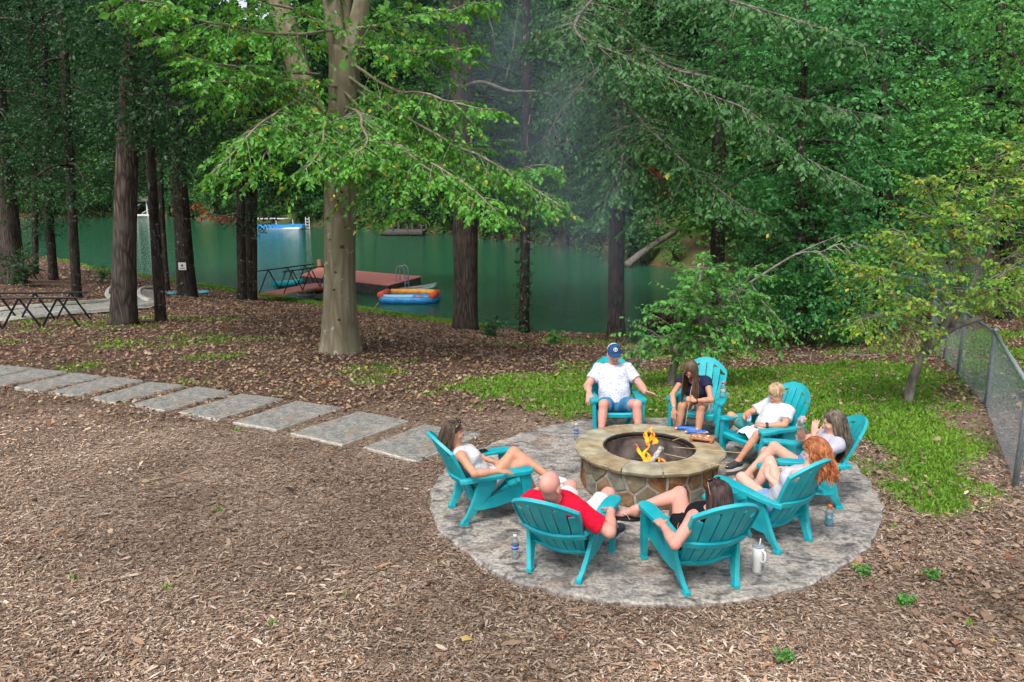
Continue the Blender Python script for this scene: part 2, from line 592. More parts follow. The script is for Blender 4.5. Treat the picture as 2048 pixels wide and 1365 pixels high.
# ------------------------------------------------------------------ patio
def patio_mat(name, g1, g2, g3, dark, sc=1.0):
    m, N, L, b = newmat(name)
    b.inputs['Roughness'].default_value = .75
    b.inputs['Specular IOR Level'].default_value = .25
    tc = N.new('ShaderNodeTexCoord')
    def nz(s, d=6, dist=0, st=(1, 1, 1), rot=0):
        mp = N.new('ShaderNodeMapping'); mp.inputs['Scale'].default_value = st; mp.inputs['Rotation'].default_value = (0, 0, rot)
        L.new(tc.outputs['Object'], mp.inputs['Vector'])
        n = N.new('ShaderNodeTexNoise'); n.inputs['Scale'].default_value = s; n.inputs['Detail'].default_value = d; n.inputs['Distortion'].default_value = dist
        L.new(mp.outputs[0], n.inputs['Vector']); return n.outputs['Fac']
    def rp(f, st):
        r = N.new('ShaderNodeValToRGB')
        while len(r.color_ramp.elements) < len(st): r.color_ramp.elements.new(.5)
        for e, (p, c) in zip(r.color_ramp.elements, st): e.position = p; e.color = (*c, 1)
        L.new(f, r.inputs['Fac']); return r.outputs[0]
    base = rp(nz(3.4 * sc, 12, .8), [(.3, g1), (.5, g2), (.68, g3)])
    streak = rp(nz(7 * sc, 12, 1.0, (1, 1.3, 1), .5), [(.46, (0, 0, 0)), (.70, (1, 1, 1))])
    x = N.new('ShaderNodeMix'); x.data_type = 'RGBA'
    L.new(streak, x.inputs[0]); L.new(base, x.inputs[6]); x.inputs[7].default_value = (*dark, 1)
    gr_ = rp(nz(34 * sc, 6, .4), [(.34, (.55, .55, .56)), (.62, (1.12, 1.1, 1.08))])
    gx_ = N.new('ShaderNodeMix'); gx_.data_type = 'RGBA'; gx_.blend_type = 'MULTIPLY'; gx_.inputs[0].default_value = 1
    L.new(x.outputs[2], gx_.inputs[6]); L.new(gr_, gx_.inputs[7]); x = gx_
    rust = rp(nz(1.5 * sc, 4, .3), [(.55, (0, 0, 0)), (.70, (1, 1, 1))])
    y = N.new('ShaderNodeMix'); y.data_type = 'RGBA'
    mm = N.new('ShaderNodeMath'); mm.operation = 'MULTIPLY'; mm.inputs[1].default_value = .5
    L.new(rust, mm.inputs[0]); L.new(mm.outputs[0], y.inputs[0]); L.new(x.outputs[2], y.inputs[6]); y.inputs[7].default_value = (.28, .16, .09, 1)
    L.new(y.outputs[2], b.inputs['Base Color'])
    bp = N.new('ShaderNodeBump'); bp.inputs['Strength'].default_value = .8; bp.inputs['Distance'].default_value = .03
    L.new(nz(6 * sc, 10, 1.0, (1, 2, 1), .5), bp.inputs['Height']); L.new(bp.outputs[0], b.inputs['Normal'])
    return m
M['patio'] = patio_mat('stamped_patio', (.20, .19, .18), (.36, .34, .315), (.42, .375, .32), (.085, .08, .078))
M['slab'] = patio_mat('slab_stone', (.19, .19, .175), (.28, .28, .26), (.33, .305, .255), (.14, .14, .135), 1.6)
M['slab_edge'] = mat('slab_edge', (.34, .32, .27), (.48, .46, .40), scale=14, rough=.85)
pm = MB()
n_ = len(PATIO)
jit = 1 + .006 * np.sin(np.arange(n_) * 2.3) + .005 * rng.normal(size=n_)
outer = PATIO_C + (PATIO - PATIO_C) * jit[:, None]
rings = [[(p[0], p[1], -.10) for p in outer], [(p[0], p[1], .018) for p in outer],
         [(*(PATIO_C + (p - PATIO_C) * .992), .032) for p in outer]]
for s_ in (.8, .55, .3, .1):
    rings.append([(*(PATIO_C + (p - PATIO_C) * s_), .032 + .004 * math.sin(i * s_ * 1.7)) for i, p in enumerate(outer)])
pm.loft(rings, cap=True)
patio = pm.build('stone_patio', M['patio'], smooth=False)
tag(patio, 'round grey stamped stone patio under the fire pit and the chairs', kind='structure')
PZ = .034

# stepping slabs leading in from the left
SLABS = [[(728, 893), (848, 848), (962, 866), (832, 921)], [(581, 865), (719, 822), (816, 840), (684, 888)], [(465, 843), (593, 801), (682, 814), (553, 858)], [(357, 823), (483, 787), (567, 797), (431, 837)],
         [(259, 809), (394, 772), (464, 783), (328, 820)], [(180, 796), (300, 763), (370, 770), (232, 805)], [(96, 784), (220, 752), (286, 760), (157, 791)], [(29, 773), (150, 745), (208, 752), (75, 782)],
         [(-52, 765), (72, 737), (135, 743), (-2, 770)], [(-120, 756), (-10, 729), (68, 735), (-62, 762)], [(-190, 748), (-70, 722), (-5, 727), (-130, 754)]]
ordn = ['nearest the patio', 'second from the patio', 'third from the patio', 'fourth from the patio', 'fifth from the patio', 'sixth from the patio', 'seventh from the patio', 'eighth from the patio', 'ninth from the patio', 'tenth from the patio', 'at the far left edge of the photo']
SLABW = []
for k, q in enumerate(SLABS):
    Wq = [W(u, v, .03) for u, v in q]
    SLABW.append(np.array(Wq)[:, :2])
    ctr = np.mean(Wq, 0)
    root = empty('stepping_slab', (ctr[0], ctr[1], 0))
    def edge(scale, z, jitter):
        pts = []
        r_ = random.Random(k * 10)
        for i in range(4):
            a, b_ = Wq[i], Wq[(i + 1) % 4]
            for t in np.linspace(0, 1, 7)[:-1]:
                p = a + (b_ - a) * t
                d = p - ctr
                e = 1 + (r_.random() - .5) * jitter
                pts.append((d[0] * scale * e, d[1] * scale * e, z))
        return pts
    t_ = MB(); t_.loft([edge(.985, .020, .012), edge(.978, .027, .012), edge(.6, .027, .0)], cap=True)
    t_.build('slab_top', M['slab'], root)
    e_ = MB(); e_.loft([edge(1, -.08, .02), edge(1.0, .012, .02), edge(.987, .0205, .012)], cap=False)
    e_.build('rough_edge', M['slab_edge'], root)
    tag(root, 'grey rectangular stone stepping slab, ' + ordn[k], 'stepping stone', 'stepping slabs leading to the patio')

# ------------------------------------------------------------------ garden path with kerbs by the wood
M['gravel'] = mat('path_gravel', (.18, .18, .17), (.34, .33, .31), scale=40, rough=.95, bump=.5)
M['kerb'] = mat('kerb_concrete', (.36, .35, .30), (.5, .49, .43), scale=10, rough=.9, bump=.2)
def strip(name, left, right, dz, mt, parent=None):
    l = catmull([G(*p) for p in left], 8); r = catmull([G(*p) for p in right], 8)
    n = min(len(l), len(r)); mb = MB(); v = []; f = []
    for i in range(n):
        for t in (0, .33, .67, 1):
            p = l[i] * (1 - t) + r[i] * t
            v.append((p[0], p[1], float(ground_z(p[0], p[1])) + dz))
    for i in range(n - 1):
        for k in range(3):
            a = i * 4 + k
            f.append((a, a + 1, a + 5, a + 4))
    mb.add(v, f)
    return mb.build(name, mt, parent)
path = strip('path', [(-60, 632), (100, 617), (215, 606), (232, 592), (250, 580)], [(-60, 650), (100, 637), (230, 625), (310, 612), (305, 582)], .05, M['gravel'])
tag(path, 'curving grey gravel path with pale kerbs between the trees', kind='structure')
for cv in ([(-60, 630), (100, 615), (216, 605)], [(-60, 649), (60, 640), (200, 626), (312, 611)], [(222, 602), (215, 592), (222, 580), (250, 577)], [(300, 606), (280, 594), (284, 581), (310, 577)]):
    pts = catmull([G(*p) for p in cv], 10)
    pts[:, 2] = ground_z(pts[:, 0], pts[:, 1]) + .05
    k_ = MB(); k_.tube(pts, .09, 6)
    k_.build('kerb', M['kerb'], path)

# ------------------------------------------------------------------ wood chips, dry leaves, grass (stuff)
def slab_free(x, y, m=.0):
    ok = poly_sd(PATIO, x, y) > m
    for q in SLABW:
        ok &= poly_sd(q, x, y) > m
    return ok
def scatter(n, y0, y1, power=1.0, wide=.80):
    """random ground points in the wedge in front of the house, denser close by"""
    a = rng.random(n) ** power
    y = y0 * (y1 / y0) ** a
    x = (rng.random(n) * 2 - 1) * y * wide
    return x, y
def flakes(x, y, z, length, width, yaw, tilt, roll, col, curl=.15):
    n = len(x)
    d = np.stack([np.cos(yaw) * np.cos(tilt), np.sin(yaw) * np.cos(tilt), np.sin(tilt)], -1)
    s = np.stack([-np.sin(yaw) * np.cos(roll), np.cos(yaw) * np.cos(roll), np.sin(roll)], -1)
    nn = np.cross(d, s)
    c = np.stack([x, y, z], -1)
    L_, W_ = length[:, None] / 2, width[:, None] / 2
    cu = curl * L_
    V = np.stack([c - d * L_ - s * W_ * .6 - nn * 0, c - d * L_ * .9 + s * W_ * .7, c + s * W_ + nn * cu, c + d * L_ + s * W_ * .3, c + d * L_ * .85 - s * W_ * .6, c - s * W_ + nn * cu], 1)
    base = np.arange(n)[:, None] * 6
    F = np.concatenate([base + np.array([[0, 5, 2, 1]]), base + np.array([[5, 4, 3, 2]])], 0)
    C = np.repeat(col[:, None], 6, 1)
    return V.reshape(-1, 3), F, C.reshape(-1, 3)
# chips
x, y = scatter(290000, 3.2, 12.5, .84)
lm = lawn_mask(x, y); lt = litter_mask(x, y)
keep = slab_free(x, y, .01) & (rng.random(len(x)) > lm * 1.1) & (rng.random(len(x)) > lt * .9)
x, y = x[keep], y[keep]; n = len(x)
pal = np.array([(.37, .295, .235), (.29, .215, .165), (.20, .145, .11), (.50, .42, .345), (.125, .088, .068), (.34, .235, .16), (.46, .42, .385), (.07, .05, .042), (.30, .15, .09)])
pc = rng.choice(len(pal), n, p=[.20, .19, .17, .12, .12, .07, .06, .05, .02])
tone = 1.22 * (.62 + .50 * fbm(x * .9, y * .9, 41)) * (.62 + .62 * smooth01((fbm(x * .35 + 9, y * .55, 43) - .25) / .4))
col = pal[pc] * np.array((1.06, 1.0, .93)) * (tone * (.8 + .4 * rng.random(n)))[:, None]
ln = np.exp(rng.normal(-3.72, .52, n)); wd = np.maximum(ln * (.12 + .20 * rng.random(n)), .0028)
z = ground_z(x, y) + .010 + .018 * rng.random(n)
V, Fq, C = flakes(x, y, z, ln, wd, rng.random(n) * 6.283, rng.normal(0, .12, n), rng.normal(0, .20, n), col, .08)
tag(link('wood_chip_mulch', mesh_np('wood_chip_mulch', V, Fq, C), M['chip']), 'loose brown wood chip mulch covering the yard', 'mulch', kind='stuff')
# dry leaves
x, y = scatter(85000, 3.6, 30, .60)
ax_ = rng.uniform(-.68, .0, 16000); ay_ = np.interp(ax_, NA, ND) * (1 - rng.random(16000) * .42); x = np.r_[x, ax_ * ay_]; y = np.r_[y, ay_]
lt = litter_mask(x, y)
right = smooth01((x - 2.6 - .15 * (y - 6)) / .8) * (y < 13)
p = np.clip(lt + right * .30 + .012, 0, 1) * (1 - .72 * lawn_mask(x, y))
keep = slab_free(x, y, -.0) & (rng.random(len(x)) < p) & (ground_z(x, y) > WATER_Z + .1)
x, y = x[keep], y[keep]; n = len(x)
pal = np.array([(.22, .145, .10), (.30, .205, .145), (.16, .10, .072), (.36, .27, .195), (.10, .064, .047), (.42, .30, .10), (.30, .12, .06)])
col = pal[rng.choice(len(pal), n, p=[.28, .22, .22, .12, .12, .02, .02])] * (.7 + .6 * rng.random(n))[:, None]
ln = np.clip(.052 + .02 * rng.normal(size=n), .025, .10) * (1 + np.clip(y - 9, 0, 30) * .02)
V, Fq, C = flakes(x, y, ground_z(x, y) + .02 + .02 * rng.random(n), ln, ln * .62, rng.random(n) * 6.283, rng.normal(0, .3, n), rng.normal(0, .4, n), col, .35)
tag(link('fallen_leaf_litter', mesh_np('fallen_leaf_litter', V, Fq, C), M['dry']), 'brown fallen leaves strewn under the trees and along the fence', 'leaf litter', kind='stuff')
# grass blades
x, y = scatter(430000, 6.0, 24, .85)
lm = lawn_mask(x, y)
keep = slab_free(x, y, .02) & (rng.random(len(x)) < lm ** 1.4 * .95) & (ground_z(x, y) > WATER_Z - .02)
tx, ty = scatter(34, 4.2, 13, .9)
k2 = slab_free(tx, ty, .1); tx, ty = tx[k2], ty[k2]
ex = (tx[:, None] + rng.normal(0, .018, (len(tx), 9))).ravel(); ey = (ty[:, None] + rng.normal(0, .018, (len(tx), 9))).ravel()
az_ = rng.uniform(-.62, -.02, 30000); by_ = np.interp(az_, NA, ND) - rng.random(30000) ** 1.4 * 3.4 + .5; bx_ = az_ * by_
kb = (rng.random(30000) < .25 + .75 * smooth01((fbm(bx_ * .5, by_ * .5, 29) - .35) / .2)) & (ground_z(bx_, by_) > WATER_Z - .06)
x = np.r_[x[keep], ex, bx_[kb]]; y = np.r_[y[keep], ey, by_[kb]]; n = len(x)
yaw = rng.random(n) * 6.283
h = np.clip((.022 + .034 * rng.random(n)) * (.6 + .8 * fbm(x * 1.3, y * 1.3, 51)), .012, .09)
h *= 1 + np.clip((y - 12) / 12, 0, 2.2) * 1.0
w = .006 + .006 * rng.random(n) + .0008 * y
lean = h * rng.normal(.35, .35, n)
b0 = np.stack([x, y, ground_z(x, y)], -1)
sd_ = np.stack([np.cos(yaw), np.sin(yaw), 0 * yaw], -1); ld = np.stack([-np.sin(yaw), np.cos(yaw), 0 * yaw], -1)
V = np.stack([b0 - sd_ * w[:, None], b0 + sd_ * w[:, None], b0 + ld * (lean * .45)[:, None] + UP * (h * .65)[:, None] + sd_ * w[:, None] * .7, b0 + ld * lean[:, None] + UP * h[:, None], ], 1)
Fq = np.arange(n)[:, None] * 4 + np.array([[0, 1, 2, 3]])
gt = fbm(x * .7, y * .7, 61)[:, None]
gc = np.array([.085, .21, .022]) * (1 - gt) + np.array([.21, .36, .045]) * gt
gc = gc * (.7 + .6 * rng.random((n, 1)))
C = np.repeat(gc[:, None], 4, 1).reshape(-1, 3)
tag(link('lawn_grass', mesh_np('lawn_grass', V.reshape(-1, 3), Fq, C), M['grass']), 'patchy green lawn grass behind and right of the patio', 'grass', kind='stuff')
# ------------------------------------------------------------------ fire pit
PIT = np.array([1.50, 7.82]); R_CAP, R_WALL, R_IN, Z_CAP = .80, .73, .50, .46
M['mortar'] = mat('mortar', (.25, .235, .20), (.35, .33, .29), scale=16, rough=.95, bump=.4)
M['ash'] = mat('ash_bed', (.05, .045, .042), (.2, .19, .18), scale=14, rough=1, bump=.8)
M['soot'] = mat('sooty_liner', (.06, .052, .05), (.24, .21, .19), scale=5, rough=.95, bump=.3, c3=(.15, .13, .12))
M['cap_stone'] = [mat('cap_stone', a, b, scale=7, rough=.8, bump=.5, bscale=20, c3=c, bdist=.01) for a, b, c in
                  [((.21, .165, .095), (.38, .31, .19), (.30, .245, .15)), ((.24, .205, .13), (.39, .345, .235), (.31, .265, .17)), ((.22, .165, .095), (.36, .285, .175), (.29, .225, .135)), ((.23, .21, .15), (.38, .35, .26), (.30, .27, .19))]]
M['wall_stone'] = [mat('wall_stone', a, b, scale=9, rough=.85, bump=.6, bscale=26, c3=c, bdist=.01) for a, b, c in
                   [((.085, .036, .014), (.27, .14, .06), (.17, .075, .03)), ((.12, .098, .066), (.21, .175, .12), (.16, .13, .085)), ((.12, .07, .038), (.25, .165, .095), (.18, .105, .055)), ((.13, .125, .10), (.22, .21, .17), (.17, .16, .125))]]
pit = empty('fire_pit', (PIT[0], PIT[1], PZ))
tag(pit, 'round stone fire pit with tan cap stones and brown fieldstone wall', 'fire pit')
zb = Z_CAP - PZ
w_ = MB()
w_.lathe([(R_WALL - .004, -.03), (R_WALL - .004, zb - .05)], n=64, cap=False)
w_.build('mortar_wall', M['mortar'], pit, smooth=True)
w_ = MB()
w_.lathe([(R_IN + .015, zb - .052), (R_IN + .015, .05)], n=64, cap=False)
w_.build('inner_liner', M['soot'], pit, smooth=True)
w_ = MB()
rr_ = [MB]
w_.lathe([(R_IN + .02, .07), (.36, .09), (.2, .115), (.02, .13)], n=40)
w_.build('ash_bed', M['ash'], pit, smooth=True)
mb = MB(); mb.lathe([(R_IN - .004, zb - .055), (R_IN - .004, zb - .012), (R_IN - .018, zb - .012), (R_IN - .018, zb - .055), (R_IN - .004, zb - .055)], n=64, cap=False)
mb.build('steel_ring', mat('black_steel', (.015, .014, .016), (.04, .038, .04), scale=9, rough=.6, metal=.4), pit, smooth=True)
# cap stones
angs = sorted([100, 128, 163, 186, 206, 240, 270, 312, 344, 28, 62])
for i, a0 in enumerate(angs):
    a1 = angs[(i + 1) % len(angs)] + (360 if i == len(angs) - 1 else 0)
    a0r, a1r = math.radians(a0 + .7), math.radians(a1 - .7)
    n = 12; mb = MB(); rs = random.Random(i)
    secs = []
    for t in np.linspace(0, 1, n):
        a = a0r + (a1r - a0r) * t
        e = .012 * math.sin(t * 9 + i * 2) + rs.uniform(-.008, .008)
        e2 = rs.uniform(-.006, .006); th = .075
        ring = [(R_IN + e2 + .006, zb - .006), (R_IN + e2 * .5, zb - .02), (R_IN + e2, zb - th), (R_CAP + e - .03, zb - th), (R_CAP + e - .006, zb - th * .75), (R_CAP + e + .004, zb - th * .4), (R_CAP + e - .012, zb - .008),
                (R_CAP + e - .05, zb + rs.uniform(-.003, .002)), ((R_CAP + R_IN) / 2, zb + rs.uniform(-.003, .003))]
        secs.append([np.array((r * math.cos(a), r * math.sin(a), z)) for r, z in ring])
    mb.loft(secs)
    mb.build('cap_stone', M['cap_stone'][i % 4], pit)
mb = MB(); mb.lathe([(R_IN + .012, zb - .07), (R_IN + .012, zb - .007), (R_CAP - .022, zb - .007), (R_CAP - .03, zb - .068)], n=64, cap=False)
mb.build('cap_joint_mortar', M['mortar'], pit)
# wall stones: irregular cells wrapped round the drum
def clip(poly, p, nrm_):
    out = []
    for i in range(len(poly)):
        a, b_ = poly[i], poly[(i + 1) % len(poly)]
        da, db = (a - p) @ nrm_, (b_ - p) @ nrm_
        if da <= 0: out.append(a)
        if da * db < 0: out.append(a + (b_ - a) * da / (da - db))
    return out
circ = 2 * math.pi * R_WALL; hh = zb - .085
rs = np.random.default_rng(12)
sites = []
nx_ = 21
for j in range(2):
    for i in range(nx_):
        sites.append(((i + .5 * j + rs.uniform(-.33, .33)) * circ / nx_, (j + .5 + rs.uniform(-.30, .30)) * hh / 2))
sites = np.array(sites)
allS = np.vstack([sites, sites + [circ, 0], sites - [circ, 0]])
for i, s_ in enumerate(sites):
    poly = [np.array(p, float) for p in ((s_[0] - .4, .0), (s_[0] + .4, 0), (s_[0] + .4, hh), (s_[0] - .4, hh))]
    for q in allS:
        d = q - s_
        l = np.linalg.norm(d)
        if l < 1e-6 or l > .9: continue
        poly = clip(poly, s_ + d / 2 - d / l * .013, d / l)
        if len(poly) < 3: break
    if len(poly) < 3: continue
    pts = []
    for a, b_ in zip(poly, poly[1:] + poly[:1]):
        m_ = max(1, int(np.linalg.norm(b_ - a) / .06))
        for t in range(m_): pts.append(a + (b_ - a) * t / m_)
    c_ = np.mean(pts, 0)
    def rg(sc, r, jt=0):
        out = []
        for k, p in enumerate(pts):
            q = c_ + (p - c_) * sc
            a = q[0] / R_WALL
            rr = r + jt * math.sin(k * 2.1 + i)
            out.append(np.array((rr * math.cos(a), rr * math.sin(a), q[1] + .004)))
        return out
    mb = MB(); dep = .006 + .012 * rs.random()
    mb.loft([rg(1, R_WALL - .03), rg(1, R_WALL - .006), rg(.93, R_WALL + dep, .002), rg(.5, R_WALL + dep + .002, .003), rg(.06, R_WALL + dep + .002)])
    mb.build('stone', M['wall_stone'][int(rs.choice(4, p=[.42, .14, .32, .12]))], pit)

# logs and flames
M['char'] = mat('charred_log', (.012, .01, .01), (.10, .085, .075), scale=18, rough=.95, bump=.9, c3=(.03, .026, .024))
M['ashlog'] = mat('ashy_log', (.2, .19, .185), (.62, .6, .58), scale=22, rough=.95, bump=.7)
def log(p0, p1, r, mt, label):
    p0, p1 = np.array(p0), np.array(p1)
    c_ = (p0 + p1) / 2
    o = empty('firewood_log', (PIT[0] + c_[0], PIT[1] + c_[1], c_[2]))
    mb = MB()
    t = np.linspace(0, 1, 9)[:, None]
    pts = (p0 - c_) * (1 - t) + (p1 - c_) * t + np.sin(t * 5) * .008
    mb.tube(pts, r * (1 + .12 * np.sin(np.arange(9) * 1.9)), 10)
    mb.build('wood', mt, o, smooth=True)
    tag(o, label, 'log', 'logs burning in the fire pit')
zf = PZ + .13
log((-.16, -.18, zf + .02), (.12, .10, zf + .10), .045, M['char'], 'thick charred log lying across the middle of the fire')
log((-.30, .02, zf), (-.02, -.16, zf + .03), .035, M['char'], 'short blackened log at the left of the fire')
log((.0, -.05, zf + .08), (.16, .06, zf + .26), .03, M['ashlog'], 'white ashy log propped upright in the flames')
log((.22, -.2, zf), (-.05, .02, zf + .05), .035, M['char'], 'dark log under the flames at the front right')
m, N, L, b = newmat('flame')
tc = N.new('ShaderNodeTexCoord'); nz = N.new('ShaderNodeTexNoise'); nz.inputs['Scale'].default_value = 14; nz.inputs['Detail'].default_value = 3
L.new(tc.outputs['Object'], nz.inputs['Vector'])
r_ = N.new('ShaderNodeValToRGB')
r_.color_ramp.elements[0].position = .36; r_.color_ramp.elements[0].color = (1, .11, .004, 1)
r_.color_ramp.elements[1].position = .62; r_.color_ramp.elements[1].color = (1, .36, .02, 1)
L.new(nz.outputs['Fac'], r_.inputs['Fac'])
em = N.new('ShaderNodeEmission'); em.inputs['Strength'].default_value = 1.7
L.new(r_.outputs[0], em.inputs['Color'])
tr = N.new('ShaderNodeBsdfTransparent'); mx = N.new('ShaderNodeMixShader'); 
n3 = N.new('ShaderNodeTexNoise'); n3.inputs['Scale'].default_value = 26; n3.inputs['Detail'].default_value = 4; L.new(tc.outputs['Object'], n3.inputs['Vector'])
r3 = N.new('ShaderNodeMapRange'); r3.inputs['From Min'].default_value = .36; r3.inputs['From Max'].default_value = .56; r3.inputs['To Min'].default_value = .05; r3.inputs['To Max'].default_value = .85
L.new(n3.outputs['Fac'], r3.inputs['Value']); L.new(r3.outputs[0], mx.inputs[0])
L.new(tr.outputs[0], mx.inputs[1]); L.new(em.outputs[0], mx.inputs[2]); L.new(mx.outputs[0], N['Material Output'].inputs['Surface'])
M['flame'] = m
fire = empty('fire', (PIT[0], PIT[1], zf)); fire.scale = (.95, .95, .84)
tag(fire, 'orange and yellow flames rising from the logs in the pit', 'fire')
def tongue(pts, rad, ph):
    P = catmull(pts, 5); n = len(P); t = np.linspace(0, 1, n)
    r = np.interp(t, np.linspace(0, 1, len(rad)), rad) * (1 + .22 * np.sin(t * 14 + ph))
    mb = MB(); mb.tube(P + np.stack([.012 * np.sin(t * 9 + ph), .012 * np.cos(t * 8 + ph), 0 * t], -1), r, 8, flat=.45)
    mb.build('flame', M['flame'], fire, smooth=True)
for q, ra, ph in [([(-.02, 0, .06), (-.07, .02, .2), (-.12, .03, .30), (-.16, .02, .36)], [.045, .05, .03, .004], 0),
                  ([(.06, .02, .05), (.02, .0, .14), (.0, .03, .2), (-.02, .02, .26)], [.04, .05, .03, .003], 1.7),
                  ([(.14, -.03, .02), (.18, -.02, .09), (.17, 0, .15), (.13, 0, .19)], [.02, .03, .02, .003], 2.9),
                  ([(.03, .06, .33), (-.02, .05, .40), (-.03, .06, .47), (-.0, .05, .56)], [.012, .05, .045, .004], 4.1),
                  ([(.06, .05, .34), (.08, .05, .40), (.05, .06, .44), (.02, .06, .49)], [.008, .045, .04, .004], 5.0),
                  ([(-.18, -.08, .0), (-.16, -.07, .05), (-.14, -.08, .09)], [.018, .022, .003], 6.0),
                  ([(-.06, -.14, .0), (-.05, -.13, .05), (-.07, -.13, .09)], [.02, .022, .003], 7.0),
                  ([(-.0, .05, .1), (-.04, .06, .22), (.0, .05, .32), (-.03, .05, .40)], [.02, .03, .014, .003], 9.2), ([(.03, .07, .38), (.06, .06, .46), (.03, .06, .53), (.05, .06, .60)], [.006, .022, .016, .002], 10.3), ([(.10, .04, .05), (.12, .03, .16), (.09, .04, .25)], [.02, .022, .002], 11.1),
                  ([(.08, -.12, .02), (.10, -.11, .08), (.09, -.12, .14)], [.022, .022, .003], 8.0)]:
    tongue(q, ra, ph)

# ------------------------------------------------------------------ adirondack chairs
def rect(c, ax, ay, hx, hy):
    c, ax, ay = map(np.asarray, (c, ax, ay))
    return [c - ax * hx - ay * hy, c + ax * hx - ay * hy, c + ax * hx + ay * hy, c - ax * hx + ay * hy]
X3, Y3, Z3 = np.eye(3)
def back_pt(s, x):
    w = .285
    y = -.19 - .37 * s - .03 * math.sin(s * math.pi) + .085 * (x / w) ** 2
    return np.array((x, y, .19 + .72 * s))
def back_half(s): return .225 + .065 * smooth01(s / .7)
def s_top(x): return 1 - .20 * (abs(x) / .29) ** 2.2
def make_chair():
    root = empty('adirondack_chair')
    bn = nrm(np.array((0, -.68, -.34)))
    NS = 6
    for i in range(NS):
        f0, f1 = -1 + 2 * i / NS + .02, -1 + 2 * (i + 1) / NS - .02
        st = min(s_top(f0 * .29), s_top(f1 * .29)) - .085
        mb = MB(); secs = []
        for s in np.linspace(.0, st, 12):
            h = float(back_half(s))
            xs = [f0 * h, (f0 + f1) / 2 * h, f1 * h]
            fr = [back_pt(s, x) for x in xs]
            fr[1] = fr[1] + bn * -.004
            bk = [p + bn * .014 for p in fr]
            secs.append(fr + bk[::-1])
        mb.loft(secs); mb.build('back_slat', M['teal'], root)
    # arched top rim joining the slats, with raised border
    mb = MB(); secs = []
    for x in np.linspace(-.2895, .2895, 25):
        s1 = s_top(x); s0 = s1 - .10
        a, b_ = back_pt(s0, x), back_pt(s1, x)
        secs.append([a, b_, b_ + bn * .03, back_pt(s1 - .022, x) + bn * .03, back_pt(s1 - .026, x) + bn * .016, a + bn * .016])
    mb.loft(secs); mb.build('top_rim', M['teal'], root)
    mb = MB(); secs = []
    for x in np.linspace(-.285, .285, 17):
        a, b_ = back_pt(.355, x) + bn * .015, back_pt(.415, x) + bn * .015
        secs.append([a, b_, b_ + bn * .022, a + bn * .028])
    mb.loft(secs); mb.build('back_rail', M['teal'], root)
    mb = MB(); secs = []
    for x in np.linspace(-.235, .235, 13):
        a, b_ = back_pt(-.02, x), back_pt(.03, x)
        secs.append([a, b_, b_ + bn * .03, a + bn * .03])
    mb.loft(secs); mb.build('lower_rail', M['teal'], root)
    # side border of the back
    for sg in (-1, 1):
        mb = MB(); secs = []
        for s in np.linspace(0, .80, 12):
            h = float(back_half(s)); p = back_pt(s, sg * h)
            q = back_pt(s, sg * (h - .012))
            secs.append([p, q, q + bn * .03, p + bn * .03])
        mb.loft(secs); mb.build('back_border', M['teal'], root)
    # seat slats
    ys = np.linspace(.345, -.21, 7)
    def sz(y): return .225 + .135 * smooth01((y + .21) / .62) + .012 * (y > .3)
    for i in range(6):
        y0, y1 = ys[i] - .005, ys[i + 1] + .005
        mb = MB(); secs = []
        for x in np.linspace(-.25, .25, 7):
            dz = -.012 * (1 - (x / .25) ** 2)
            if i == 0:
                ring = [(x, y0 + .012, sz(y0) - .07), (x, y0 + .018, sz(y0) - .02 + dz), (x, y0 - .005, sz(y0) + dz), (x, y1, sz(y1) + dz), (x, y1, sz(y1) - .02 + dz), (x, y0 - .012, sz(y0) - .03 + dz), (x, y0 - .002, sz(y0) - .07)]
            else:
                ring = [(x, y0, sz(y0) - .02 + dz), (x, y0, sz(y0) + dz), (x, y1, sz(y1) + dz), (x, y1, sz(y1) - .02 + dz)]
            secs.append([np.array(p) for p in ring])
        mb.loft(secs); mb.build('seat_slat', M['teal'], root)
    for sg in (-1, 1):
        # arm rest: broad paddle, narrower at the back
        mb = MB(); secs = []
        for y, xi, xo in [(-.38, .272, .300), (-.32, .262, .325), (-.17, .255, .345), (.02, .245, .36), (.15, .238, .368), (.25, .238, .37), (.305, .244, .366), (.335, .258, .352), (.35, .282, .328)]:
            z = .49 + .035 * smooth01((y + .36) / .6)
            secs.append([np.array((sg * a, y, zz)) for a, zz in ((xi, z - .028), (xi, z - .006), (xi + .008, z), (xo - .008, z), (xo, z - .006), (xo, z - .038), (xo - .01, z - .038), (xo - .012, z - .022))])
        mb.loft(secs); mb.build('arm_rest', M['teal'], root)
        def leg(sec, name):
            mb = MB(); ss = []
            for c_, hy, hx in sec:
                c_ = np.array((sg * c_[0], c_[1], c_[2]))
                ss.append([c_ + np.array((sx * hx, sy * hy, 0)) for sx, sy in ((-1, -.85), (-.8, -1), (.8, -1), (1, -.85), (1, .85), (.8, 1), (-.8, 1), (-1, .85))])
            mb.loft(ss); mb.build(name, M['teal'], root)
        leg([((.315, .265, .50), .058, .026), ((.312, .28, .40), .052, .025), ((.302, .305, .2), .042, .023), ((.29, .322, .03), .033, .021), ((.29, .323, .028), .04, .027), ((.29, .323, 0), .04, .027)], 'front_leg')
        leg([((.292, -.10, .475), .085, .016), ((.288, -.12, .40), .10, .018), ((.278, -.16, .30), .085, .02), ((.262, -.215, .20), .058, .021), ((.24, -.275, .09), .038, .021), ((.222, -.318, .028), .031, .021), ((.222, -.32, .026), .038, .027), ((.222, -.32, 0), .038, .027)], 'rear_leg')
        mb = MB(); secs = []
        for y, z0, z1 in [(.30, .24, .37), (.15, .205, .325), (-.02, .17, .275), (-.16, .16, .255), (-.24, .17, .25)]:
            secs.append([np.array((sg * a, y, zz)) for a, zz in ((.25, z0), (.282, z0 - .006), (.284, z1 + .012), (.25, z1 + .006))])
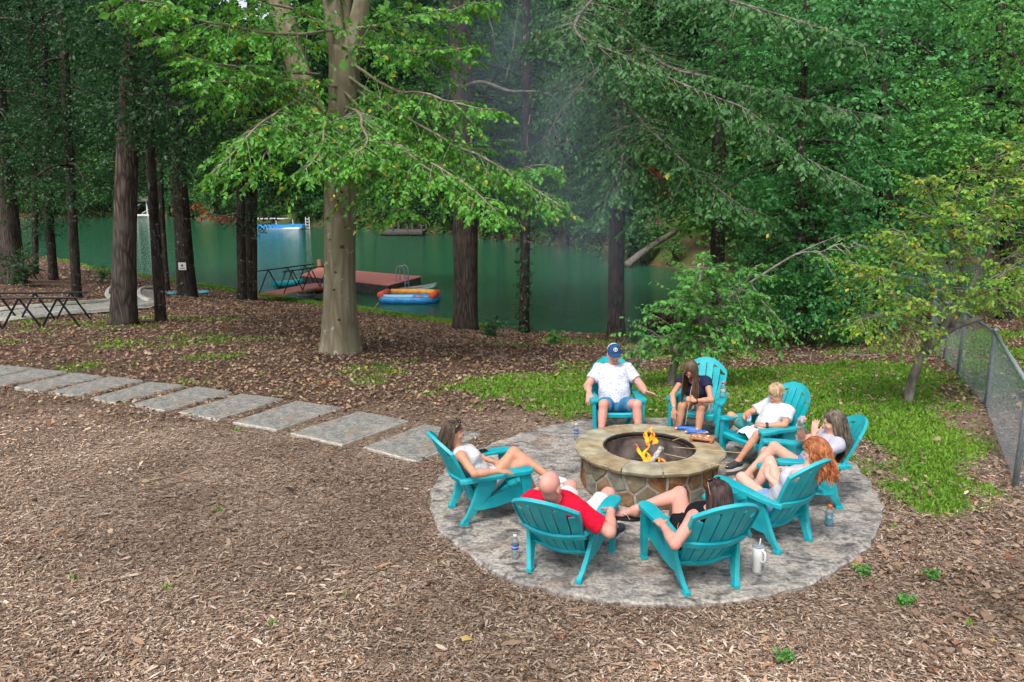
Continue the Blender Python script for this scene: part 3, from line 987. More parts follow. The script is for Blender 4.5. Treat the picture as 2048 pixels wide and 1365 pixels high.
        mb.loft(secs); mb.build('side_rail', M['teal'], root)
    return root
CH = {'man_cap': ((1.37, 9.60), (.0, -1)), 'girl': ((2.47, 9.57), (-.40, -.915)), 'boy': ((2.93, 8.42), (-.88, -.47)), 'grey': ((3.02, 7.38), (-.99, .09)),
      'red': ((2.37, 6.56), (-.55, .835)), 'dark': ((1.52, 5.84), (-.26, .966)), 'bald': ((.493, 6.045), (.433, .90)), 'left': ((-.235, 7.054), (.936, .352))}
chl = {'man_cap': 'turquoise plastic armchair behind the fire pit under the man in a cap', 'girl': 'turquoise plastic armchair with a bottle on its arm, girl in navy top sitting in it',
       'boy': 'turquoise plastic armchair holding the boy in a white shirt', 'grey': 'turquoise plastic armchair at far right, mostly hidden behind the red haired woman',
       'red': 'turquoise plastic armchair seen from behind under the red haired woman', 'dark': 'turquoise plastic armchair with its back to us under the dark haired woman',
       'bald': 'turquoise plastic armchair with its back to us under the bald man in red', 'left': 'turquoise plastic armchair left of the fire pit, seen from its side'}
LEAN = {'bald': 11, 'dark': 5, 'left': 2}
proto = make_chair()
FR = {}
first = True
for k, (c_, f_) in CH.items():
    f_ = nrm(np.array(f_))
    o = proto if first else copy_tree(proto)
    first = False
    onp = poly_sd(PATIO, np.array([c_[0]]), np.array([c_[1]]))[0] < .1
    o.location = (c_[0], c_[1], PZ if onp else .01)
    rz = math.atan2(-f_[0], f_[1])
    o.rotation_euler = (0, 0, rz)
    tag(o, chl[k], 'chair', 'turquoise chairs round the fire pit')
    if k in LEAN:                                   # the loaded backs flex about their foot
        a_ = math.radians(LEAN[k])
        for ch in o.children:
            if ch.name.split('.')[0] in ('back_slat', 'top_rim', 'back_rail', 'lower_rail', 'back_border'):
                ch.rotation_euler = (a_, 0, 0)
                ch.location = (0, -.19 - (-.19 * math.cos(a_) - .19 * math.sin(a_)), .19 - (-.19 * math.sin(a_) + .19 * math.cos(a_)))
    R = np.array([[math.cos(rz), -math.sin(rz), 0], [math.sin(rz), math.cos(rz), 0], [0, 0, 1]])
    FR[k] = (np.array([c_[0], c_[1], PZ if onp else .01]), R)
# ------------------------------------------------------------------ people: bodies grown as one smooth surface
class Field:
    PAD = .045
    def __init__(self, h=.0078):
        self.h = h
        self.p = []
    def cap(self, a, b, ra, rb, k=.02, flat0=False, flat1=False):
        self.p.append(('c', np.asarray(a, float), np.asarray(b, float), ra, rb, k, flat0, flat1)); return self
    def ell(self, c, r, R=None, k=.02, sub=False):
        self.p.append(('e', np.asarray(c, float), np.asarray(r, float), np.eye(3) if R is None else np.asarray(R, float), k, sub)); return self
    def plane(self, p, n):
        """cut away everything on the side n points to"""
        self.p.append(('p', np.asarray(p, float), nrm(n))); return self
    def dist(self, q, X):
        if q[0] == 'c':
            _, a, b, ra, rb, k, f0, f1 = q
            ab = b - a; l2 = max(ab @ ab, 1e-9)
            t0 = ((X - a) @ ab) / l2
            t = np.clip(t0, 0, 1)
            d = np.linalg.norm(X - a - t[..., None] * ab, axis=-1) - (ra + (rb - ra) * t)
            l = math.sqrt(l2)
            if f1: d = np.maximum(d, (t0 - 1) * l)
            if f0: d = np.maximum(d, -t0 * l)
            return d
        if q[0] == 'e':
            _, c, r, R, k, sub = q
            Y = (X - c) @ R          # columns of R are the axes
            k0 = np.linalg.norm(Y / r, axis=-1); k1 = np.linalg.norm(Y / r ** 2, axis=-1)
            return k0 * (k0 - 1) / np.maximum(k1, 1e-6)
    def bbox(self, q):
        if q[0] == 'c':
            m = max(q[3], q[4])
            return np.minimum(q[1], q[2]) - m, np.maximum(q[1], q[2]) + m
        m = q[2].max()
        return q[1] - m, q[1] + m
    def comb(self, D, d, q):
        k = q[5] if q[0] == 'c' else q[4]
        if q[0] == 'e' and q[5]:
            return np.maximum(D, -d)
        h = np.maximum(k - np.abs(D - d), 0)
        return np.minimum(D, d) - h * h / (4 * max(k, 1e-6))
    def at(self, X):
        D = np.full(X.shape[:-1], 1.0)
        for q in self.p:
            if q[0] == 'p':
                D = np.maximum(D, (X - q[1]) @ q[2])
            else:
                D = self.comb(D, self.dist(q, X), q)
        return D
    def mesh(self, noise=None):
        h = self.h
        bb = [self.bbox(q) for q in self.p if q[0] != 'p' and not (q[0] == 'e' and q[5])]
        lo = np.min([b[0] for b in bb], 0) - .02; hi = np.max([b[1] for b in bb], 0) + .02
        n = np.ceil((hi - lo) / h).astype(int) + 1
        D = np.full(n, self.PAD, np.float32)
        for q in self.p:
            if q[0] == 'p':
                ax = [lo[i] + h * np.arange(n[i]) for i in range(3)]
                d = (ax[0][:, None, None] - q[1][0]) * q[2][0] + (ax[1][None, :, None] - q[1][1]) * q[2][1] + (ax[2][None, None, :] - q[1][2]) * q[2][2]
                D = np.maximum(D, d.astype(np.float32)); continue
            a, b = self.bbox(q)
            i0 = np.clip(((a - self.PAD - lo) / h).astype(int), 0, n); i1 = np.clip(((b + self.PAD - lo) / h).astype(int) + 2, 0, n)
            if (i1 <= i0).any(): continue
            ax = [lo[i] + h * np.arange(i0[i], i1[i]) for i in range(3)]
            X = np.stack(np.meshgrid(*ax, indexing='ij'), -1)
            d = np.minimum(self.dist(q, X), self.PAD).astype(np.float32)
            sl = tuple(slice(i0[i], i1[i]) for i in range(3))
            D[sl] = self.comb(D[sl], d, q)
        if noise is not None:
            D = D
        D[0] = D[-1] = self.PAD; D[:, 0] = D[:, -1] = self.PAD; D[:, :, 0] = D[:, :, -1] = self.PAD
        S = D < 0
        c8 = [(i, j, k) for i in (0, 1) for j in (0, 1) for k in (0, 1)]
        m = tuple(x - 1 for x in n)
        cnt = np.zeros(m, np.int8)
        for i, j, k in c8: cnt += S[i:i + m[0], j:j + m[1], k:k + m[2]]
        act = (cnt > 0) & (cnt < 8)
        I = np.argwhere(act)
        vals = np.stack([D[I[:, 0] + i, I[:, 1] + j, I[:, 2] + k] for i, j, k in c8], 1)
        acc = np.zeros((len(I), 3)); num = np.zeros(len(I))
        for a in range(8):
            for b in range(a + 1, 8):
                pa, pb = np.array(c8[a]), np.array(c8[b])
                if np.abs(pa - pb).sum() != 1: continue
                va, vb = vals[:, a], vals[:, b]
                x = (va < 0) != (vb < 0)
                t = np.where(x, va / np.where(x, va - vb, 1), 0)
                acc += np.where(x[:, None], pa + t[:, None] * (pb - pa), 0); num += x
        V = lo + h * (I + acc / num[:, None])
        idx = np.full(m, -1, np.int32); idx[act] = np.arange(len(I))
        F = []
        for ax in range(3):
            s0 = [slice(None)] * 3; s1 = [slice(None)] * 3
            s0[ax] = slice(0, -1); s1[ax] = slice(1, None)
            A, B = S[tuple(s0)], S[tuple(s1)]
            E = np.argwhere(A != B)
            o1, o2 = [(1, 2), (2, 0), (0, 1)][ax]
            ok = (E[:, o1] > 0) & (E[:, o2] > 0) & (E[:, o1] < m[o1]) & (E[:, o2] < m[o2])
            E = E[ok]
            def cell(d1, d2):
                e = E.copy(); e[:, o1] -= d1; e[:, o2] -= d2
                return idx[e[:, 0], e[:, 1], e[:, 2]]
            q = np.stack([cell(1, 1), cell(0, 1), cell(0, 0), cell(1, 0)], 1)
            flip = ~A[E[:, 0], E[:, 1], E[:, 2]]
            q[flip] = q[flip][:, ::-1]
            F.append(q)
        F = np.concatenate(F)
        return V, F[(F >= 0).all(1)]

def frame(f, up):
    """columns right, forward, up"""
    f = nrm(f); r = nrm(np.cross(f, up)); u = np.cross(r, f)
    return np.stack([r, f, u], 1)

def skin_mat(name, c, red):
    return mat(name, c, tuple(a * b for a, b in zip(c, red)), scale=9, rough=.52, spec=.3, sss=.12, lo=.32, hi=.66, c3=tuple(x * y for x, y in zip(c, (.93, .88, .86))), detail=8, bump=.1, bscale=90, bdist=.004)
SK = {'fair': skin_mat('fair_skin', (.60, .36, .27), (1.06, .92, .88)), 'tan': skin_mat('tan_skin', (.53, .285, .185), (1.06, .93, .88)), 'pink': skin_mat('pink_skin', (.60, .31, .25), (1.08, .85, .82)), 'pale': skin_mat('pale_skin', (.64, .41, .33), (1.05, .92, .9))}
def cloth(name, c1, c2=None, scale=7, **k):
    return mat(name, c1, c2 or tuple(x * .82 for x in c1), scale=scale, rough=.9, spec=.12, bump=.6, bscale=22, bdist=.012, **k)
def hairmat(name, c1, c2):
    return mat(name, c1, c2, scale=26, rough=.48, spec=.4, attr=True, stretch=(1, 1, .25))
M['eye_white'] = mat('eye_white', (.75, .73, .7), rough=.25)
M['iris'] = mat('iris', (.03, .02, .015), rough=.2)
M['lip'] = mat('lip', (.48, .19, .17), (.5, .22, .19), rough=.5)

def person(key, label, S=1.0, bulk=1.0, skin='fair', pelvis=None, neck=None, head=None, look=None, headup=None, arms=None, legs=None, tops=None, bottoms=None,
           sleeve=.55, short=.55, shirt_low=.0, hand=None, feet=None, hair=None, brow=(.05, .03, .02), female=True, neck_open=.06, fingers=(.35, .35)):
    ctr, Rc = FR[key]
    def P(q):
        """chair-frame triple ('x right, y forward, z up') or ('w', world point)"""
        return np.asarray(q[1], float) if isinstance(q[0], str) else ctr + Rc @ np.asarray(q, float)
    root = empty('person', tuple(ctr))
    tag(root, label, 'person', 'people sitting round the fire pit')
    O = ctr
    pel, nk, hd = P(pelvis), P(neck), P(head)
    tu = nrm(nk - pel)
    rgt = nrm(Rc @ np.array([1.0, 0, 0])); 
    fw = nrm(np.cross(tu, rgt)) * 1.0
    rgt = nrm(np.cross(fw, tu))
    T = np.stack([rgt, fw, tu], 1)           # torso frame
    tl = np.linalg.norm(nk - pel)
    B = Field()
    sh_w = (.165 if female else .195) * S
    hip_w = .095 * S
    tors = []
    bx, by = (.158, .115) if female else (.165, .125)
    tors.append((pel + tu * .02, np.array((bx, by, .115)) * S * bulk))
    tors.append((pel + tu * tl * .33 + fw * .012 * bulk, np.array((bx * .90 if female else bx * 1.0, by * (.95 if female else 1.05), .15)) * S * bulk))
    tors.append((pel + tu * tl * .66 + fw * .01, np.array((bx * 1.0 if not female else bx * .94, by * 1.0, .16)) * S * bulk ** .6))
    for c, r in tors: B.ell(c, r, T, .06)
    if female:
        for s in (-1, 1):
            B.ell(pel + tu * tl * .66 + fw * .085 * S + rgt * s * .068 * S, np.array((.062, .055, .06)) * S, T, .05)
    shp = pel + tu * (tl * .90)
    shs = [shp + rgt * s * sh_w - fw * .01 for s in (-1, 1)]
    B.cap(shs[0] + rgt * .03, shs[1] - rgt * .03, .058 * S * bulk ** .5, .058 * S * bulk ** .5, .05)
    B.cap(nk - tu * .05, hd - (hd - nk) * .25, .056 * S * (1 if female else 1.15), .050 * S * (1 if female else 1.15), .03)
    # limbs
    ua, fa, th, sk = .285 * S, .245 * S, .43 * S, .42 * S
    el, wr, kn, an = [], [], [], []
    for i, s in enumerate((-1, 1)):                      # left then right
        e = shs[i] + nrm(P(arms[i][0]) - shs[i]) * ua
        w_ = e + nrm(P(arms[i][1]) - e) * fa
        el.append(e); wr.append(w_)
        g = bulk ** .7 * (1 if female else 1.12)
        B.cap(shs[i], e, .05 * S * g, .039 * S * g, .04)
        B.cap(e, e + (w_ - e) * .45, .038 * S * g, .037 * S * g, .02)
        B.cap(e + (w_ - e) * .3, w_, .039 * S * g, .026 * S * g, .02)
        hp = pel + rgt * s * hip_w
        k_ = hp + nrm(P(legs[i][0]) - hp) * th
        a_ = k_ + nrm(P(legs[i][1]) - k_) * sk
        kn.append(k_); an.append(a_)
        B.cap(hp, k_, .088 * S * bulk ** .8, .057 * S * bulk ** .5, .04)
        B.cap(k_, a_, .053 * S, .036 * S, .025)
        bk = nrm(np.cross(a_ - k_, np.cross(k_ - hp, a_ - k_)))  # back of the calf
        cd = nrm(hp - k_ - nrm(a_ - k_) * ((hp - k_) @ nrm(a_ - k_)))
        B.ell(k_ + (a_ - k_) * .30 + cd * .018 * S, np.array((.05, .05, .12)) * S * bulk ** .4, np.stack([nrm(np.cross(cd, a_ - k_)), cd, nrm(a_ - k_)], 1), .03)
    # hands
    for i, s in enumerate((-1, 1)):
        hdn = hand[i] if hand else None
        d = nrm(Rc @ np.asarray(hdn[0], float)); nn = nrm(Rc @ np.asarray(hdn[1], float))
        curl = hdn[2]
        nn = nrm(nn - d * (nn @ d)); ac = np.cross(d, nn) * -s     # towards the thumb side
        ac = nrm(ac) * (hdn[3] if len(hdn) > 3 else 1)
        w_ = wr[i]; hs_ = S * (.95 if female else 1.05)
        B.ell(w_ + d * .045 * hs_, np.array((.039, .050, .017)) * hs_, np.stack([ac, d, nn], 1), .018)
        for f, (o, l1, l2) in enumerate([(.028, .040, .038), (.010, .045, .042), (-.009, .042, .038), (-.027, .033, .030)]):
            b0 = w_ + d * .078 * hs_ + ac * o * hs_
            dd = nrm(d + ac * o * 3.0)
            d1 = nrm(dd * math.cos(curl) - nn * math.sin(curl)); d2 = nrm(dd * math.cos(curl * 2.2) - nn * math.sin(curl * 2.2))
            b1 = b0 + d1 * l1 * hs_; b2 = b1 + d2 * l2 * hs_
            B.cap(b0 - d1 * .01, b1, .0098 * hs_, .0088 * hs_, .006); B.cap(b1, b2, .0088 * hs_, .0075 * hs_, .004)
        b0 = w_ + d * .025 * hs_ + ac * .028 * hs_; d1 = nrm(d * .75 + ac * .75 - nn * .2); b1 = b0 + d1 * .045 * hs_; b2 = b1 + nrm(d + ac * .2 - nn * (.2 + curl)) * .032 * hs_
        B.cap(b0, b1, .013 * hs_, .0105 * hs_, .012); B.cap(b1, b2, .0105 * hs_, .0085 * hs_, .005)
    # feet
    fdirs = []
    for i in (0, 1):
        kind, fd, upv = feet[i]
        d = nrm(Rc @ np.asarray(fd, float)); u_ = nrm(Rc @ np.asarray(upv, float)); u_ = nrm(u_ - d * (u_ @ d)); sd_ = np.cross(d, u_)
        fdirs.append((kind, d, u_, sd_))
        a_ = an[i]
        B.ell(a_ - d * .025 * S - u_ * .035 * S, np.array((.034, .042, .040)) * S, np.stack([sd_, d, u_], 1), .025)
        B.cap(a_ - u_ * .02 * S, a_ + d * .10 * S - u_ * .052 * S, .036 * S, .026 * S, .03)
        B.ell(a_ + d * .12 * S - u_ * .058 * S, np.array((.043, .05, .020)) * S, np.stack([sd_, d, u_], 1), .025)
        if kind == 'bare':
            for t, (o, ln) in enumerate([(.030, .048), (.012, .045), (-.004, .040), (-.018, .034), (-.030, .026)]):
                o *= (1 if i == 0 else -1)
                b0 = a_ + d * .14 * S - u_ * .062 * S + sd_ * o * S
                B.cap(b0, b0 + d * ln * S, (.0125 if t == 0 else .009) * S, (.0115 if t == 0 else .0082) * S, .006)
    # head
    HS = S * (1.0 if S > .9 else 1.06) * (.98 if female else 1.03)
    lk = nrm(Rc @ np.asarray(look, float)); hu = nrm(Rc @ np.asarray(headup, float)) if headup is not None else UP
    H = frame(lk, hu); hr, hf, hu = H.T
    def hp_(x, y, z): return hd + H @ (np.array((x, y, z)) * HS)
    def he(f, c, r, k=.015, sub=False): f.ell(hp_(*c), np.array(r) * HS, H, k, sub)
    he(B, (0, -.012, .030), (.074, .094, .088), .02)
    he(B, (0, .022, -.035), (.057, .068, .075), .035)
    he(B, (0, .062, -.088), (.026, .024, .022), .03)
    he(B, (0, .075, .022), (.045, .02, .016), .02)
    for s in (-1, 1):
        he(B, (s * .031, .092, .002), (.016, .014, .011), .0, True)
        he(B, (s * .043, .062, -.028), (.022, .022, .020), .025)
        he(B, (s * .076, -.008, -.010), (.010, .021, .031), .008)
    B.cap(hp_(0, .086, .012), hp_(0, .108, -.026), .009 * HS, .014 * HS, .012)
    for s in (-1, 1): he(B, (s * .011, .098, -.030), (.009, .01, .008), .008)
    he(B, (0, .085, -.056), (.026, .012, .0065), .006); he(B, (0, .083, -.067), (.022, .012, .0065), .006)
    V, Fq = B.mesh()
    me = mesh_np('body', V - O, Fq)
    body = link('body', me, SK[skin], root, smooth=True)
    # eyes, brows, lips
    for s in (-1, 1):
        mb = MB(); mb.ell(hp_(s * .031, .080, .002) - O, np.array((.0125,) * 3) * HS, nu=12, nv=8); ey = mb.build('eye', M['eye_white'], root, True)
        mb = MB(); mb.ell(hp_(s * .031, .0885, .001) - O, np.array((.0058, .0050, .0058)) * HS, H, nu=10, nv=6); mb.build('iris', M['iris'], ey, True)
        mb = MB(); mb.tube([hp_(s * .014, .093, .023) - O, hp_(s * .030, .0945, .028) - O, hp_(s * .047, .083, .023) - O], np.array((.0035, .0042, .002)) * HS, 6, flat=.8)
        mb.build('eyebrow', mat('eyebrow_hair', brow, rough=.8), root, True)
    mb = MB(); mb.ell(hp_(0, .0945, -.0565) - O, np.array((.023, .006, .0042)) * HS, H); mb.ell(hp_(0, .0935, -.0655) - O, np.array((.019, .006, .0048)) * HS, H)
    mb.build('lips', M['lip'], root, True)
    # clothes grow from the same shapes, a little larger
    def wrinkle(V, Fq, amp, f=28.0):
        n_ = np.zeros_like(V)
        q = V[Fq]; fn = np.cross(q[:, 2] - q[:, 0], q[:, 3] - q[:, 1])
        for c in range(4): np.add.at(n_, Fq[:, c], fn)
        n_ = nrm(n_)
        L_ = (V - pel) @ T
        w1 = np.sin(L_[:, 2] * f + 3 * np.sin(L_[:, 0] * 11 + 1.3) + 2 * np.sin(L_[:, 1] * 13))
        w2 = np.sin(L_[:, 0] * f * 1.4 + L_[:, 2] * 17 + 2 * np.sin(L_[:, 2] * 23))
        return V + n_ * (amp * (w1 * .6 + w2 * .4))[:, None]
    if tops is not None:
        C = Field(h=.009); gi = .014
        for c, r in tors[1:] if shirt_low < 0 else tors:
            C.ell(c, r + gi + (.004 if not female else 0), T, .06)
        if female:
            for s in (-1, 1): C.ell(pel + tu * tl * .66 + fw * .085 * S + rgt * s * .068 * S, np.array((.062, .055, .06)) * S + gi * .7, T, .05)
        C.cap(shs[0] + rgt * .03, shs[1] - rgt * .03, .058 * S * bulk ** .5 + gi * .8, .058 * S * bulk ** .5 + gi * .8, .05)
        for i in (0, 1):
            if sleeve > 0:
                g = bulk ** .7 * (1 if female else 1.12)
                C.cap(shs[i], shs[i] + (el[i] - shs[i]) * sleeve, .05 * S * g + gi, .046 * S * g + gi * 1.5, .04, flat1=True)
        if neck_open > 0:
            C.ell(nk + tu * .035 + fw * .045, np.array((neck_open, neck_open * 1.15, .085)), T, 0, True)
        if sleeve <= 0:
            for i, s in enumerate((-1, 1)):
                C.plane(shs[i] + rgt * s * (-.012), rgt * s + tu * .25)
        C.plane(pel + tu * shirt_low, -tu)
        V, Fq = C.mesh()
        V = wrinkle(V, Fq, .005 if female else .0065)
        link('shirt', mesh_np('shirt', V - O, Fq), tops, root, smooth=True)
    if bottoms is not None:
        C = Field(h=.009)
        C.ell(tors[0][0], tors[0][1] + .011, T, .05)
        for i, s in enumerate((-1, 1)):
            hp = pel + rgt * s * hip_w
            C.cap(hp, hp + (kn[i] - hp) * short, .088 * S * bulk ** .8 + .012, (.088 + (.057 - .088) * short) * S * bulk ** .7 + .024, .03, flat1=True)
        C.plane(pel + tu * .11 * S, tu)
        V, Fq = C.mesh()
        V = wrinkle(V, Fq, .0055, 34)
        link('shorts', mesh_np('shorts', V - O, Fq), bottoms, root, smooth=True)
    info = dict(root=root, O=O, hp=hp_, H=H, HS=HS, B=B, T=T, pel=pel, nk=nk, tl=tl, wr=wr, el=el, an=an, kn=kn, shs=shs, fd=fdirs, S=S, rgt=rgt, fw=fw, tu=tu, hd=hd, Rc=Rc, lean=math.tan(math.radians(LEAN.get(key, 0))))
    return info

def tuft(info, name, mt, n, length, base=(.012, .014), part_='long', seed=1, spread=.02, stiff=.0, wave=0.0, drop=(0, 0, 0), rad=.0085, tone=(.7, 1.25), hairline=.022, inside=True, behind=None):
    """hair: a close cap over the skull and locks that fall over the body without entering it"""
    hp, H, HS, B, O = info['hp'], info['H'], info['HS'], info['B'], info['O']
    r_ = np.random.default_rng(seed)
    C = Field(h=.006)
    C.ell(hp(0, -.018, .034), (np.array((.074, .092, .087)) + base[0]) * HS, H, .01)
    C.plane(hp(0, hairline, .012), H @ np.array((0, .80, -.62)))       # free the face
    V, Fq = C.mesh()
    V = V + .0025 * np.sin(V[:, :1] * 190) * np.sin(V[:, 1:2] * 170)
    tn = (.8 + .35 * r_.random(len(V)))[:, None] * np.ones(3)
    mo = link(name, mesh_np(name, V - O, Fq, tn), mt, info['root'], smooth=True)
    # roots on the scalp
    a = r_.uniform(-math.pi, math.pi, n * 3); z = r_.uniform(-.15, .98, n * 3)
    q = np.stack([np.cos(a) * np.sqrt(1 - z * z), np.sin(a) * np.sqrt(1 - z * z), z], -1)
    ok = (q[:, 1] * .8 - q[:, 2] * .62 < .12)
    q = q[ok][:n]; n = len(q)
    P0 = np.array([hp(*(np.array((0, -.018, .034)) + p * (np.array((.074, .092, .087)) + base[0] - .002))) for p in q])
    nn_ = nrm(q / (np.array((.074, .092, .087)) + base[0])) @ H.T
    d = np.array([0, 0, -1.0]) + H @ np.array((0, -.7, 0)) + np.sign(q[:, :1]) * H[:, 0] * .35
    d = nrm(d - nn_ * (d * nn_).sum(1, keepdims=True))
    skull = (hp(0, -.018, .034), (np.array((.074, .092, .087)) + base[0]) * HS)
    ln = length * (.8 + .3 * r_.random(n)); steps = 14
    P = P0.copy(); path = [P0]
    g = np.array([0, 0, -1.0]) + np.asarray(drop)
    ph = r_.random(n) * 6.28
    for k in range(steps):
        w = 1 - stiff
        d = nrm(d * (1 - .6 * w) + g * .6 * w + r_.normal(0, spread, (n, 3)))
        if wave: d = nrm(d + wave * np.stack([np.sin(ph + k * 1.3), np.cos(ph * 1.7 + k * 1.2), 0 * ph], -1))
        P = P + d * (ln / steps)[:, None]
        for _ in range(2):
            D = B.at(P)
            e = .004
            gr = np.stack([B.at(P + np.eye(3)[i] * e) - D for i in range(3)], -1) / e
            need = np.clip(rad * .8 + .004 - D, 0, .03)
            P = P + nrm(gr) * need[:, None]
        Y = (P - skull[0]) @ H / skull[1]; rr_ = np.linalg.norm(Y, axis=1, keepdims=True)
        P = np.where(rr_ < 1.01, skull[0] + (Y / np.maximum(rr_, 1e-6) * 1.01 * skull[1]) @ H.T, P)
        Y = (P - info['hd']) @ H / HS                 # part round the face
        fz = (Y[:, 1] > .03) & (np.abs(Y[:, 0]) < .062) & (Y[:, 2] < .07) & (Y[:, 2] > -.16)
        P = P + np.where(fz, (.062 - np.abs(Y[:, 0])) * np.where(Y[:, 0] >= 0, 1, -1), 0)[:, None] * H[:, 0] * HS
        if behind is not None:                        # tucked back behind the ears
            Y = (P - info['hd']) @ H / HS
            mv = np.where((Y[:, 2] < .045) & (Y[:, 2] > -.19), np.minimum(behind - Y[:, 1], 0), 0)
            P = P + mv[:, None] * H[:, 1] * HS
        Q = (P - O) @ info['Rc']                      # stay in front of the chair back
        s_ = np.clip((Q[:, 2] - .19) / .72, 0, 1)
        lean_ = info['lean'] * np.clip(Q[:, 2] - .19, 0, 1)
        ym = np.where((Q[:, 2] < .93) & inside, -.19 - .37 * s_ - .03 * np.sin(s_ * math.pi) + .085 * (Q[:, 0] / .285) ** 2 - lean_ + .012, -9)
        Q[:, 1] = np.maximum(Q[:, 1], ym)
        P = O + Q @ info['Rc'].T
        path.append(P.copy())
    path = np.stack(path, 1)
    # tapered four-sided locks
    T_ = np.gradient(path, axis=1); T_ = nrm(T_)
    n1 = nrm(np.cross(T_, np.array([.31, .77, .55]))); n2 = np.cross(T_, n1)
    tt = np.linspace(0, 1, steps + 1); rr = rad * (.75 + .45 * np.sin(tt * 2.6)) * (1 - tt ** 4 * .8)
    ring = [path + (n1 * math.cos(a_) + n2 * math.sin(a_) * .6) * rr[None, :, None] for a_ in (0, math.pi / 2, math.pi, 3 * math.pi / 2)]
    V = np.stack(ring, 2)                                     # n, steps+1, 4, 3
    m_ = steps + 1
    base_i = (np.arange(n)[:, None, None] * m_ + np.arange(steps)[None, :, None]) * 4
    kq = np.arange(4)[None, None, :]; kn_ = (kq + 1) % 4
    F_ = np.stack([base_i + kq, base_i + kn_, base_i + 4 + kn_, base_i + 4 + kq], -1).reshape(-1, 4)
    tn = np.repeat(r_.uniform(*tone, (n, 1)), m_ * 4, 1).reshape(-1, 1) * np.ones(3)
    tn = tn * np.repeat(np.tile((.85 + .35 * tt), n), 4)[:, None]
    lk = link('hair_locks', mesh_np('hair_locks', V.reshape(-1, 3) - O, F_, tn), mt, mo, smooth=True)
    return mo

def shoe(info, i, name, mt, sole, sock=None):
    k, d, u_, s_ = info['fd'][i]; a_ = info['an'][i]; S = info['S']; O = info['O']
    A = np.stack([s_, d, u_], 1)
    C = Field(h=.006)
    C.ell(a_ - d * .025 * S - u_ * .035 * S, np.array((.044, .055, .05)) * S, A, .02)
    C.cap(a_ - u_ * .025 * S, a_ + d * .11 * S - u_ * .05 * S, .046 * S, .036 * S, .03)
    C.ell(a_ + d * .13 * S - u_ * .058 * S, np.array((.05, .072, .034)) * S, A, .03)
    C.plane(a_ - u_ * .085 * S, -u_); C.plane(a_ + u_ * .02 * S, u_)
    V, Fq = C.mesh()
    so = link(name, mesh_np(name, V - O, Fq), mt, info['root'], smooth=True)
    mb = MB(); pts = []
    for t in np.linspace(0, 2 * math.pi, 24, endpoint=False):
        y = .055 + .145 * math.cos(t); x = .052 * math.sin(t) * (1 + .12 * math.cos(t))
        pts.append((x, y))
    c = a_ - u_ * .085 * S - O
    mb.loft([[c + s_ * x * S + d * y * S - u_ * z for x, y in pts] for z in (-.006, .004, .022)])
    mb.build('sole', sole, so)
    return so

def flipflop(info, i, mt, strap):
    k, d, u_, s_ = info['fd'][i]; a_ = info['an'][i]; S = info['S']; O = info['O']
    c = a_ - u_ * .082 * S - O
    mb = MB(); pts = []
    for t in np.linspace(0, 2 * math.pi, 24, endpoint=False):
        pts.append((.047 * math.sin(t) * (1 + .18 * math.cos(t)), .062 + .145 * math.cos(t)))
    mb.loft([[c + s_ * x * S + d * y * S - u_ * z for x, y in pts] for z in (-.002, .022)])
    o = mb.build('flip_flop', mt, info['root'])
    for sg in (-1, 1):
        mb = MB(); mb.tube(catmull([c + s_ * sg * .044 + d * .03 + u_ * .0, c + s_ * sg * .036 + d * .08 + u_ * .048, c + d * .155 + u_ * .034], 5), .008, 6, flat=.5)
        mb.build('strap', strap, o)

def wrist_band(info, i, name, mt, r=.031, wd=.014, face=None):
    w_, e = info['wr'][i], info['el'][i]; d = nrm(w_ - e); O = info['O']; S = info['S']
    a = nrm(np.cross(d, UP)); b_ = np.cross(d, a); c = w_ - d * .02 - O
    mb = MB(); n = 18; r = r * S
    ring = lambda off, rr: [c + d * off + (a * math.cos(2 * math.pi * k / n) + b_ * math.sin(2 * math.pi * k / n)) * rr for k in range(n)]
    mb.loft([ring(-wd, r), ring(-wd, r + .005), ring(wd, r + .005), ring(wd, r), ring(-wd, r)], cap=False)
    o = mb.build(name, mt, info['root'], smooth=False)
    if face is not None:
        mb = MB(); up_ = -b_ if b_[2] < 0 else b_
        mb.box(c + up_ * (r + .007), (.034, .038, .012), np.stack([d, a, up_], 1), .004); mb.build('watch_face', face, o)

def sunglasses(info, tilt=(0, .02, .125)):
    hp, H, HS, O = info['hp'], info['H'], info['HS'], info['O']
    o = None
    mb = MB()
    for s in (-1, 1):
        c = hp(s * .034, tilt[1] + .030, tilt[2] - .002) - O
        mb.ell(c, np.array((.030, .016, .020)) * HS, H @ np.array([[1, 0, 0], [0, .75, -.66], [0, .66, .75]]), 14, 8)
    mb.tube([hp(-.01, tilt[1] + .035, tilt[2] + .004) - O, hp(.01, tilt[1] + .035, tilt[2] + .004) - O], .004, 6)
    o = mb.build('sunglasses', M['lens'], info['root'], True)
    for s in (-1, 1):
        mb = MB(); mb.tube([hp(s * .064, tilt[1] + .02, tilt[2] - .01) - O, hp(s * .090, tilt[1] - .03, tilt[2] - .05) - O, hp(s * .092, -.03, .03) - O], .004, 6)
        mb.build('temple', M['tortoise'], o)
M['lens'] = mat('dark_lens', (.015, .012, .012), rough=.12, spec=.6)
M['tortoise'] = mat('tortoise_frame', (.03, .015, .008), (.45, .33, .2), scale=60, rough=.3)
M['black_rubber'] = mat('black_rubber', (.02, .02, .022), (.035, .035, .036), rough=.7)
M['white_shoe'] = mat('white_shoe', (.75, .75, .74), (.66, .66, .65), scale=12, rough=.7)
M['white_sole'] = mat('white_sole', (.62, .60, .56), rough=.7)
M['dark_shoe'] = mat('dark_shoe', (.03, .035, .042), (.055, .06, .07), scale=20, rough=.75)
M['silver_strap'] = mat('silver_strap', (.35, .36, .38), (.75, .76, .78), scale=80, rough=.3)
M['black_glass'] = mat('black_glass', (.008, .008, .01), rough=.08, spec=.6)

